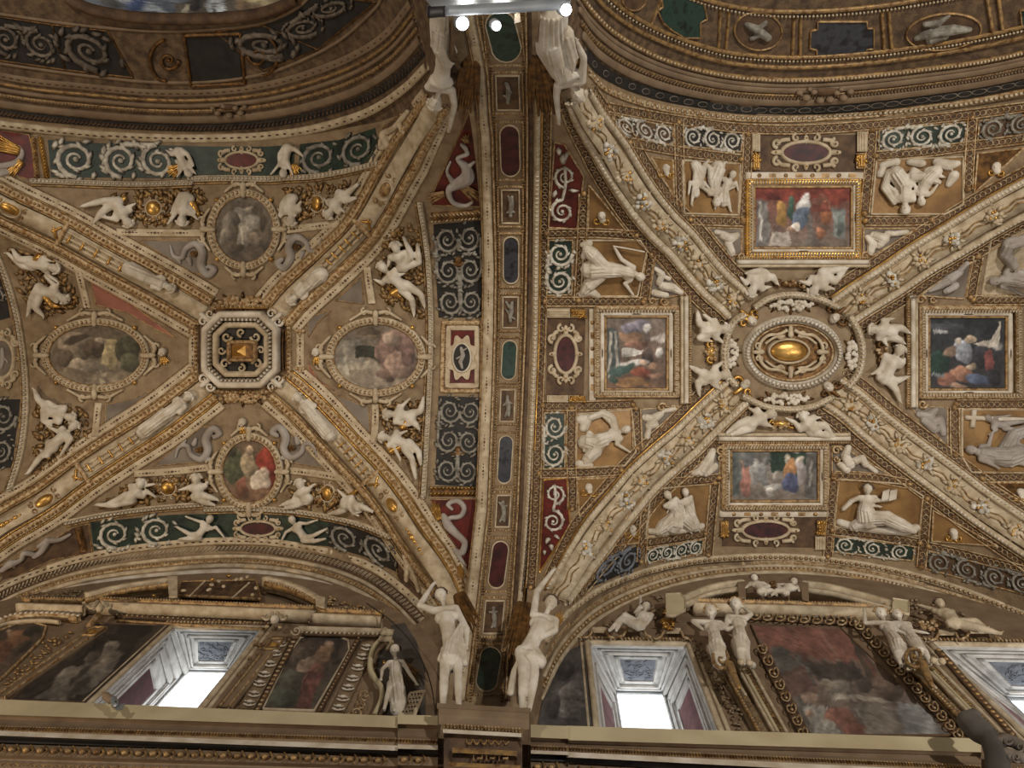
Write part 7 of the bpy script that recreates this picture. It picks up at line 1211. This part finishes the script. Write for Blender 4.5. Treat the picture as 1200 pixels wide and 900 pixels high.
for c, r, lb in (((117, 714), 6.5, 'scroll capital head'), ((322, 727), 7.5, 'female mask capital')):
    t = thing('mask_capital', 'cream %s on the pilaster %s' % (lb, 'left of the grisaille' if c[0] < 200 else 'right of the left window'), 'capital', Wp(.3), c); s = Wp(.3); mb = MB(); x, y = c; put(mb, s, [c], 1.5, (r, r * .75, r * .8), 'ball', 1); put(mb, s, [(x, y)], 1.5, (2.4, 1, 1.6), 'bead', r * .7); put(mb, s, [(x - 2.5, y - 2), (x + 2.5, y - 2)], 0, (1.4, 1, 1), 'bead', r * .6); put(mb, s, [(x, y + 3.4)], 0, (1.8, .8, 1), 'bead', r * .5); body_obj(mb, 'face', 'skin' if r > 7 else 'cream', t, .014)
    mb = MB(); [scroll_at(mb, s, (x + q * 9, y - 4), 5, 0 if q > 0 else pi, q, 1.1, False, .36, 1) for q in (-1, 1)]; [blob(mb, s, [(x + q * 3, y - 8, 3), (x + q * 8, y - 1, 2)], .5, 0) for q in (-1, 1)]; mb.build('curls', 'cream', t, kind='stuff'); mb = MB(); blob(mb, Wp(.1), [(x - 2, y + 8, 4), (x - 12, y + 20, 4)], 1, 0) if r < 7 else put(mb, s, [(x - 9, y + 8), (x + 6, y + 9)], 0, (3, 2, 2), 'ball', 1); mb.build('gilt_drop', 'parcel', t)
# niche angel with tablet
fld([458, 733, 474, 730, 488, 752, 497, 785, 499, 838, 452, 838, 448, 806, 440, 782, 446, 762, 458, 756], 'wallgrey', 'dark curved niche field behind the angel with the tablet', .02); t = thing('scroll_bracket', 'pale S-curved scroll frame left of the tablet angel', 'frame', Wp(.15), (440, 790)); mb = MB(); P = res([455, 761, 459, 754, 452, 749, 441, 755, 435, 768, 434, 784, 440, 796, 447, 806, 447, 820, 438, 840], 3); sweep(mb, Wp(.15), P, rnd(7, 4, 5)); mb.build('scroll', 'cornice', t)
t = thing('capital_block', 'stacked cream capital block above the tablet angel', 'capital', Wp(.2), (453, 742)); [fld(q, 'cream', '', .2 + .04 * i, t=t, part='slab') for i, q in enumerate(([446, 744, 460, 745, 459, 750, 442, 751], [449, 737, 462, 738, 460, 743, 446, 743]))]
s = Wp(.22); t = thing('angel_with_tablet', 'white seated angel resting a hand on an inscribed tablet, right end of the left lunette', 'statue', s, (463, 805))
figure(s, [463, 770, 464, 780, 462, 806, 448, 790, 447, 801, 481, 796, 488, 807, 456, 816, 450, 838, 468, 822, 462, 840], 7, t, h=.8, hairc='hair', robe=[[(464, 786, 8), (464, 800, 8.5), (466, 815, 10), (468, 836, 11)]], vox=.13, fingers=True)
wing(s, (474, 780, 488, 796), 12, t, m='bronze', h=1); mb = MB(); put(mb, s, [(450, 777)], 1.5, (4, 2, 2), 'ball', 1); mb.build('gilt_flame', 'gold', t)
t = thing('inscribed_tablet', 'pale stone tablet with rows of dark letters under the angel hand', 'tablet', s, (482, 825)); fld([480, 811, 500, 808, 487, 839, 466, 840], 'cream', '', .3, t=t, part='slab'); mb = MB(); R = random.Random(3)
for i in range(5):
    for j in range(4):
        x = 482 + j * 3.6 - i * 2.6 + R.uniform(-.4, .4); y = 814 + i * 5 - j * .4; tube(mb, Wp(.31), res([x, y, x + 1, y + .2, x + 2.2, y + R.uniform(-.4, .6)], 1), .45, .5, k=4); tube(mb, Wp(.31), res([x + 1, y - 1.2, x + .8, y, x + .6, y + 1.3], 1), .4, .5, k=4)
mb.build('letters', 'dark', t, kind='stuff')
t = thing('foliage_relief', 'curling acanthus relief at the foot of the left lunette beside the tablet angel', 'relief', Wp(.06), (425, 820)); mb = MB(); [scroll_at(mb, Wp(.06), (x, y), r, a, d, 1.2, True, .2, 1) for x, y, r, a, d in ((417, 836, 9, pi, -1), (428, 815, 7, 1.5, 1), (424, 826, 6, 4, -1))]; mb.build('leaves', 'parcel', t, kind='stuff')
t = thing('cable', 'thin black cable following the inner edge of the left lunette arch', 'cable', Wp(.35), (500, 790)); mb = MB(); tube(mb, Wp(.35), res([430, 708, 460, 730, 484, 757, 499, 785, 507, 812, 510, 838], 4), .8, 1, k=5); mb.build('wire', 'blackmetal', t)
# right lunette
fld([630, 850, 636, 822, 650, 785, 668, 762, 684, 755, 694, 852], 'x', 'faded grey cloudy fresco between arch and right window', .02, 'grisaille_fresco', 'painting', pt=painter(((78, 74, 70), (86, 82, 80)), [('e', 672, 815, 18, 16, 0, (104, 98, 94)), ('e', 668, 832, 20, 12, 0, (112, 106, 102)), ('e', 680, 800, 8, 10, 0, (94, 88, 84)), ('e', 660, 785, 14, 12, 0, (62, 58, 56)), ('e', 648, 830, 8, 14, 0, (66, 62, 60))], 24), part='painted_field')
t = thing('entablature', 'long cream entablature with bead row above the large right lunette painting', 'moulding', Wp(.25), (935, 708)); hl(t, [812, 702, 1044, 709], 3, 1, 'gilt', .25, BD); hl(t, [812, 707.5, 1064, 715], 7, 1.5, 'cream', .2, nm='corona', depth=14); hl(t, [830, 715, 1012, 721], 8, 0, 'cornice2', .06, nm='frieze', depth=5)
for p, bx, lb in (([803, 700, 825, 690, 848, 684, 871, 681], [864, 680, 874, 679, 874, 700, 866, 700], 'left half of the broken pediment over the right lunette'), ([940, 682, 975, 687, 1010, 696, 1046, 706], [938, 678, 947, 680, 948, 703, 940, 702], 'right half of the broken pediment over the right lunette')):
    t = thing('pediment_half', 'cream ' + lb, 'moulding', Wp(.3), A_(p)[2]); hl(t, p, 8, 2, 'cream', .3, nm='corona', depth=16, sm=True); q = A_(p) + [0, 7]; hl(t, q.ravel(), 4, 1, 'cream', .28, None, 'lower_moulding', 6, True); fld(bx, 'cornice2', '', .32, t=t, part='end_block')
for q, lb in (([780, 697, 797, 696, 803, 703, 803, 716, 790, 722, 781, 722], 'stepped cream corner block at the left end of the right entablature'), ([1046, 702, 1065, 705, 1065, 720, 1046, 717], 'stepped cream corner block at the right end of the right entablature')): fld(q, 'cornice', lb, .3, 'corner_block', 'moulding', edge=(1.6, 'cream'))
putto(Wp(.25), (893, 692), 4.6, 'rec', 0, 'left gilt and white putto in the pediment centre of the right lunette', J=[884, 684, 886, 688, 894, 698, 878, 690, 874, 694, 894, 688, 902, 692, 900, 694, 896, 702, 904, 698, 910, 702], hairc='hair'); putto(Wp(.25), (922, 692), 4.6, 'rec', 0, 'right gilt and white putto in the pediment centre of the right lunette', J=[930, 688, 928, 692, 918, 698, 934, 692, 936, 698, 920, 690, 912, 690, 912, 694, 920, 702, 910, 698, 904, 702], hairc='hair'); swag(Wp(.2), (907, 691), 18, 7, 34, 'gilt scroll and fruit heap between the pediment putti', r=2.6, m='bronze', hh=1)
putto(Wp(.2), (752, 728), 5.4, 'rec', 0, 'small white child with raised arm reclining above the right window', J=[757, 718, 755, 724, 748, 738, 751, 715, 750, 704, 762, 730, 758, 738, 732, 728, 722, 744, 728, 732, 714, 744], hairc='hair', fat=1.15)
putto(Wp(.2), (1118, 728), 6, 'rec', 0, 'grey-shaded child seen from behind reclining above the far right window', J=[1101, 716, 1104, 722, 1118, 736, 1092, 720, 1076, 716, 1116, 724, 1122, 732, 1142, 736, 1156, 742, 1148, 744, 1172, 748], m='cream', hairc='hair', fat=1.15)
for c, rx, ry, lb, m_ in (((783, 731), 8, 8, 'gilt fruit vase above the right window', 'gold'), ((1088, 733), 13, 6, 'dark fruit heap above the far right window', 'parcel'), ((781, 718), 3.5, 5, 'gilt bird finial above the fruit vase', 'gold')): swag(Wp(.15), c, rx, ry, 24 if rx > 4 else 8, lb, r=2.4, m=m_, hh=1)
for x, y, w_, lb in ((702, 741, 22, 'at the left corner of the right window'), (744, 740, 26, 'under the small reclining child'), (788, 742, 26, 'at the right corner of the right window'), (1110, 744, 26, 'at the left of the far right window head'), (1150, 742, 34, 'under the child seen from behind')):
    t = thing('console', 'low cream scroll console ' + lb, 'ornament', Wp(.12), (x, y)); fld([x - w_ / 2 + 3, y - 6, x + w_ / 2 - 3, y - 6, x + w_ / 2 - 3, y - 1, x - w_ / 2 + 3, y - 1], 'cream', '', .12, t=t, part='slab'); mb = MB(); [blob(mb, Wp(.12), [(x + q * (w_ / 2 - 3), y - 1, 1.6), (x + q * w_ / 2, y + 5, 1.4), (x + q * (w_ / 2 + 5), y + 7, 1.4)], 1, 0, 6) for q in (-1, 1)]; mb.build('feet', 'parcel', t, kind='stuff')
fld([880, 733, 984, 736, 1116, 862, 950, 862, 900, 778], 'x', 'large faded narrative fresco with red canopy in the right lunette', .02, 'lunette_painting', 'painting', pt=painter(((132, 92, 74), (110, 100, 90)), [('p', [884, 734, 982, 736, 1016, 776, 960, 772, 930, 762, 900, 768], (144, 82, 64)), ('e', 930, 770, 16, 18, -30, (124, 72, 58)), ('p', [900, 756, 935, 765, 975, 838, 945, 850], (92, 88, 80)), ('p', [938, 776, 1000, 776, 1020, 800, 960, 800], (74, 64, 56)), ('p', [905, 790, 940, 780, 960, 815, 925, 820], (110, 78, 66)), ('e', 968, 800, 8, 5, 0, (150, 132, 112)), ('e', 985, 806, 18, 9, 10, (128, 116, 100)), ('p', [970, 812, 1040, 818, 1044, 823, 975, 820], (160, 148, 128)), ('e', 1015, 803, 10, 9, 10, (82, 70, 62)), ('e', 955, 822, 18, 7, 25, (140, 112, 92)), ('p', [940, 828, 970, 828, 985, 862, 955, 862], (148, 142, 130)), ('e', 985, 840, 20, 10, 20, (140, 84, 66)), ('e', 1005, 855, 20, 7, 0, (124, 70, 56)), ('p', [1000, 828, 1042, 826, 1060, 860, 1020, 862], (130, 118, 102)), ('p', [1050, 822, 1085, 830, 1105, 862, 1062, 862], (136, 138, 136)), ('p', [990, 740, 1004, 752, 1030, 790, 1020, 800], (88, 70, 56)), ('p', [1010, 770, 1016, 772, 1035, 798, 1028, 796], (128, 76, 62)), ('e', 1040, 805, 14, 20, -45, (104, 82, 66)), ('p', [935, 742, 937, 742, 930, 770, 926, 770], (160, 100, 80)), ('p', [960, 742, 963, 742, 985, 770, 980, 770], (158, 104, 82)), ('e', 948, 836, 5, 4, 0, (164, 128, 100))], 25, .3), part='painted_field', edge=(2, 'brown'))
t = thing('heart_border', 'chain of cream heart-shaped scrolls framing the large right lunette painting', 'frame', Wp(.08), (940, 726)); 
for k, p in enumerate(([872, 721, 1002, 729], [894, 762, 942, 860], [1008, 734, 1124, 862])):
    q = res(p, 15 if k else 14.5, smooth=False); e = (q[-1] - q[0]) / np.hypot(*(q[-1] - q[0])); w_ = np.array([-e[1], e[0]]); mb = MB(); hl(t, p, 13, 0, 'brown', .05, None, 'border_ground', 3)
    for c in q: tube(mb, Wp(.08), res(np.array([c - e * 5 + w_ * 0, c - e * 6 + w_ * 4, c + w_ * 5, c + e * 5, c - w_ * 5, c - e * 6 - w_ * 4, c - e * 3]), 2.5), 1, 1, k=5); put(mb, Wp(.08), [c], math.atan2(e[1], e[0]), (3, 2, 1.6), 'bead', .6)
    mb.build('hearts', 'parcel', t, kind='stuff')
def caryatid(c, J, r, lb, arm=None): t = thing('caryatid', lb, 'statue', Wp(.35), c); figure(Wp(.3), J, r, t, h=.8, hairc='parcel', fat=1.05, robe=[[tuple(np.array(J[2:4]) * .4 + np.array(J[4:6]) * .6) + (r * 1.0,), tuple(J[4:6]) + (r * 1.25,), tuple((np.array(J[14:16]) + np.array(J[18:20])) / 2) + (r * 1.1,)]], vox=.14)
caryatid((835, 738), [833, 726, 834, 735, 840, 764, 812, 734, 822, 744, 852, 744, 862, 742, 846, 778, 852, 790, 838, 778, 844, 790], 8, 'left of the two white caryatid figures right of the right window'); caryatid((865, 738), [862, 718, 863, 729, 868, 758, 880, 726, 868, 716, 850, 742, 840, 746, 874, 774, 878, 788, 866, 774, 870, 788], 8, 'right of the two white caryatid figures beside the large painting, arm behind head')
caryatid((1045, 745), [1032, 727, 1036, 735, 1052, 762, 1014, 736, 1012, 720, 1052, 745, 1060, 750, 1060, 776, 1066, 788, 1050, 774, 1056, 786], 7, 'left caryatid with raised arm at the right end of the large painting'); caryatid((1062, 745), [1051, 728, 1055, 735, 1070, 756, 1068, 744, 1084, 748, 1046, 740, 1048, 748, 1084, 772, 1090, 784, 1074, 770, 1080, 784], 6.5, 'right caryatid, facing away, at the right end of the large painting')
for (a, b_, wd), lb in ((((858, 768), (906, 860), 46), 'below the two left caryatids'), (((1072, 766), (1158, 860), 46), 'below the two right caryatids')):
    a, b_ = np.array(a, float), np.array(b_, float); e = (b_ - a) / np.hypot(*(b_ - a)); t = thing('fluted_pilaster', 'slanting carved pilaster with volute and paired balls ' + lb, 'pilaster', Wp(.12), (a + b_) / 2); hl(t, [*a, *b_], wd, 0, 'web', .06, None, 'ground', 6)
    for k, m_ in ((-15, 'gilt'), (2, 'cream'), (7, 'cornice'), (17, 'cream')): hl(t, [*(a + [k, 6]), *(b_ + [k, 0])], 3.4, 1.6, m_, .12, ('bead', 4, (1.2, 2, 1.2), 'parcel', 0) if m_ == 'gilt' else None, 'flute', 4)
    mb = MB(); row(mb, Wp(.12), np.array([a + [12, 8], b_ + [12, 0]]).ravel(), 4, (1.3, 2.6, 1.2), 'box', .6, smooth=False); row(mb, Wp(.12), np.array([a + [-9, 8], b_ + [-9, 0]]).ravel(), 7, (3, 3, 1.6), 'leaf', .6, smooth=False); mb.build('carving', 'gilt', t, kind='stuff')
    mb = MB(); c = a + e * 12; put(mb, Wp(.3), [c + [8, 0], c + [18, 1]], 0, (5, 4.6, 4.6), 'ball', 0); mb.build('paired_balls', 'skin', t, kind='stuff'); mb = MB(); scroll_at(mb, Wp(.25), c + [-14, 2], 10, 1, 1, 1.3, True, .25, 1); mb.build('volute', 'cream', t, kind='stuff')
    mb = MB(); blob(mb, Wp(.25), [tuple(c + [-6, 14]) + (2.6,), tuple(c + e * 30 + [-4, 10]) + (2.2,)], 1, 0); mb.build('staff', 'cream', t)
t = thing('gilt_row', 'gilt egg row between the right pilaster and the far right window', 'moulding', Wp(.06), (1150, 815)); hl(t, [1100, 762, 1186, 860], 9, .5, 'brown', .06, ('ball', 7, (2.6, 3.2, 1.8), 'gilt', 0), 'ground', 3)
for x, y, lb in ((846, 772, 'under the left pair of caryatids'), (1072, 770, 'under the right pair of caryatids')):
    t = thing('volute_bracket', 'brown scroll volute with two pale balls ' + lb, 'ornament', Wp(.45), (x, y)); mb = MB(); scroll_at(mb, Wp(.42), (x, y), 13, 1.2, 1, 1.4, True, .22, 1); blob(mb, Wp(.4), [(x + 8, y + 8, 7), (x + 20, y + 34, 3)], 0, 0, 10); mb.build('volute', 'gilt', t, kind='stuff')
    for dx in (0, 10): mb = MB(); put(mb, Wp(.5), [(x + 22 + dx, y + 4 + dx * .1)], 0, (4.6, 4.2, 4.2), 'ball', 0); mb.build('ball', 'cream', t)
for lb, Q, n_, m_ in (('left of the left pediment', [36, 694, 96, 690, 98, 699, 30, 699], 26, 'web'), ('right of the left pediment', [384, 698, 430, 712, 440, 716, 384, 710], 26, 'parcel'), ('between right arch and small reclining child', [700, 735, 760, 700, 784, 690, 782, 724, 700, 738], 60, 'web'), ('right of the right pediment', [1066, 700, 1110, 712, 1170, 738, 1070, 738], 70, 'web'), ('beside the left caryatids', [812, 742, 828, 760, 884, 856, 866, 858, 808, 752], 70, 'web'), ('beside the heart border, right side', [1094, 772, 1170, 856, 1150, 858, 1080, 776], 60, 'gilt'), ('beside the candelabra strips', [300, 745, 326, 745, 280, 830, 262, 830], 40, 'gilt'), ('below the left frieze beside the grisaille', [60, 742, 88, 740, 30, 790, 0, 806], 40, 'gilt')):
    t = thing('foliage_relief', 'low carved foliage filling the wall ' + lb, 'relief', Wp(.03), A_(Q).mean(0)); R = random.Random(n_); q = A_(Q); x0, y0 = q.min(0); x1, y1 = q.max(0); P = []
    while len(P) < n_:
        c = np.array([[R.uniform(x0, x1), R.uniform(y0, y1)]])
        if inpoly(c, Q)[0]: P.append(c[0])
    mb = MB(); a = np.array([R.uniform(0, 6.28) for _ in P]); z = np.array([R.uniform(3, 6) for _ in P]); put(mb, Wp(.03), np.array(P), a, np.c_[z, z * .6, z * .35], 'leaf', .2); mb.build('leaves', m_, t, kind='stuff')
# ================================================================== the four angel statues at the pier
def angel(s, J, r, lb, robe, wg, **k):
    t = thing('angel_statue', lb, 'statue', s, J[4:6]); figure(s, J, r, t, h=1.0, hairc=k.pop('hairc', 'hair'), robe=robe, robem='skin', vox=.135, fingers=True, **k)
    for w_, nm, m_ in wg: wing(s, w_[:4], w_[4], t, nm, m_, 5, 9)
angel('ST', [517, 707, 521, 719, 530, 768, 492, 718, 508, 694, 547, 744, 547, 764, 521, 803, 519, 838, 537, 797, 538, 838], 8.2, 'white winged angel statue with raised arm, lower left of the marble strip', [[(541, 740, 4), (532, 764, 12), (528, 784, 13)], [(540, 742, 2.5), (524, 762, 4), (516, 780, 4)], [(538, 744, 2.5), (543, 765, 4), (545, 785, 4)]], [((537, 697, 553, 742, 20), 'wing', 'bronze')], fat=1.36, hz={3: 1.4, 4: 1.6})
angel('ST', [645, 716, 639, 729, 617, 772, 629, 700, 648, 676, 650, 746, 622, 762, 613, 800, 611, 838, 626, 800, 620, 838], 8.4, 'white winged angel statue reaching up, lower right of the marble strip', [[(612, 772, 6), (622, 780, 11), (632, 784, 8)], [(612, 774, 3), (602, 795, 3.6), (598, 820, 4.4)], [(628, 768, 4), (636, 782, 5)]], [((615, 706, 604, 778, 26), 'wing', 'bronze'), ((648, 742, 658, 722, 9), 'gilt_wing', 'gold')], fat=1.36)
angel('SU', [511, 110, 516, 99, 522, 52, 533, 116, 527, 144, 534, 50, 538, 28, 514, 12, 512, -40, 530, 8, 532, -40], 8, 'white upside-down winged angel under the lamp bar, upper left', [[(524, 66, 8), (517, 44, 11), (518, 20, 13), (520, -10, 13)], [(512, 44, 4), (520, 58, 5), (532, 64, 4)]], [((555, 50, 544, 128, 24), 'wing', 'bronze')], fat=1.34, hairc='skin')
angel('SU', [677, 100, 669, 92, 650, 36, 652, 104, 655, 134, 684, 60, 676, 40, 640, 2, 640, -45, 660, -2, 664, -45], 8.4, 'white upside-down draped angel under the lamp bar, upper right', [[(658, 84, 8), (652, 62, 13), (646, 36, 15), (646, 0, 16)], [(667, 82, 5), (671, 58, 7), (664, 30, 8)], [(650, 80, 4), (634, 50, 6), (630, 20, 7)]], [((630, 42, 641, 132, 30), 'wing', 'bronze'), ((676, 62, 683, 88, 9), 'gilt_wing', 'gold')], fat=1.34, hairc='skin')
# lamp bar
s = 'U'; t = thing('lamp_bar', 'blue-grey metal lighting bar across the top edge with three glowing spotlights', 'lamp', s, (585, 4))
mb = MB(); sweep(mb, s, res([501, -4, 585, -9, 668, -13], 6, smooth=False), [(-16, -6), (-16, 6), (14, 6), (16, 4), (16, -6)]); mb.build('bar', 'metal', t, smooth=False)
mb = MB(); sweep(mb, s, res([501, 11, 585, 7, 668, 2], 6, smooth=False), bar(3, 8, -4)); mb.build('edge_channel', 'metal', t)
mb = MB(); sweep(mb, s, res([502, 10, 512, 9, 522, 8.5], 4), bar(5, 10)); mb.build('clip', 'blackmetal', t)
for x, y, rx, ry in ((541, 20, 9, 6.5), (581, 23, 6.5, 9), (662, 4, 8, 8)):
    mb = MB(); P = lift(s, [(x, y)], 6)[0]; ax = np.array([.25, .45, -1.]); ax /= np.linalg.norm(ax); caps(mb, P - ax * .12, P, rx * P[2] / F * .9, rx * P[2] / F, 16); hsg = mb.build('housing', 'metal', t)
    mb = MB(); Pn = P + ax * rx * P[2] / F * .8; caps(mb, Pn, Pn + ax * .01, rx * P[2] / F * .78, rx * P[2] / F * .7, 14); mb.build('lens', 'lamp', hsg)
    l = bpy.data.lights.new('spot_lamp', 'POINT'); l.energy = 9; l.color = (1, .95, .88); l.shadow_soft_size = .08; o = bpy.data.objects.new('spot_lamp', l); sc.collection.objects.link(o); o.location = Vector(P) + Vector(ax) * .35 + Vector((0, 0, EYE))
mb = MB(); fq_ = [603, 12, 609, 9, 610, 19, 603, 21]; patch(mb, s, poly(fq_, 3), 6, skirt=2); mb.build('white_tag', 'white', t)
# small spotlight and carved finial on the cornice
s = (4.5, -.02); t = thing('floodlight', 'small grey floodlight clamped on the left cornice edge', 'lamp', s, (133, 825)); mb = MB(); blob(mb, s, [(124, 817, 5), (130, 822, 5)], 2, 0, 10); mb.build('housing', 'cornice2', t); mb = MB(); blob(mb, s, [(133, 822, 4.4), (136, 829, 4)], 3, 0, 10); hs_ = mb.build('shade', 'metal', t); mb = MB(); put(mb, s, [(136, 828)], 1.2, (3, 1.2, 1), 'ball', 6.4); mb.build('slot', 'blackmetal', hs_); mb = MB(); patch(mb, s, poly([136, 827, 147, 826, 143, 832, 136, 833], 3), 2, skirt=1.5); mb.build('bracket', 'metal', t)
s = (4.25, -.02); t = thing('carved_finial', 'dark rounded carved stone finial rising in front of the cornice, bottom right corner', 'statue', s, (1150, 865)); mb = MB()
for q in ([(1136, 850, 15), (1148, 860, 16), (1160, 868, 13)], [(1128, 846, 8), (1142, 842, 9)], [(1160, 868, 12), (1168, 890, 14), (1172, 925, 16)]): blob(mb, s, q, 4, 0, 14)
body_obj(mb, 'shaft', 'wallgrey', t, .03); mb = MB()
for q in ([(1164, 880, 7), (1180, 874, 8), (1200, 884, 8), (1215, 900, 8)], [(1168, 905, 7), (1178, 890, 7), (1196, 896, 8)]): blob(mb, s, q, 9, 0, 10)
body_obj(mb, 'leaf_hood', 'grey', t, .025, smooth=1); mb = MB(); [scroll_at(mb, s, (x, y), 6, a, d, 1.1, True, .3, 14) for x, y, a, d in ((1180, 880, 0, 1), (1194, 888, 2, -1), (1174, 895, 3, 1), (1190, 900, 1, 1))]; mb.build('leaves', 'grey', t, kind='stuff')
bake_bodies()
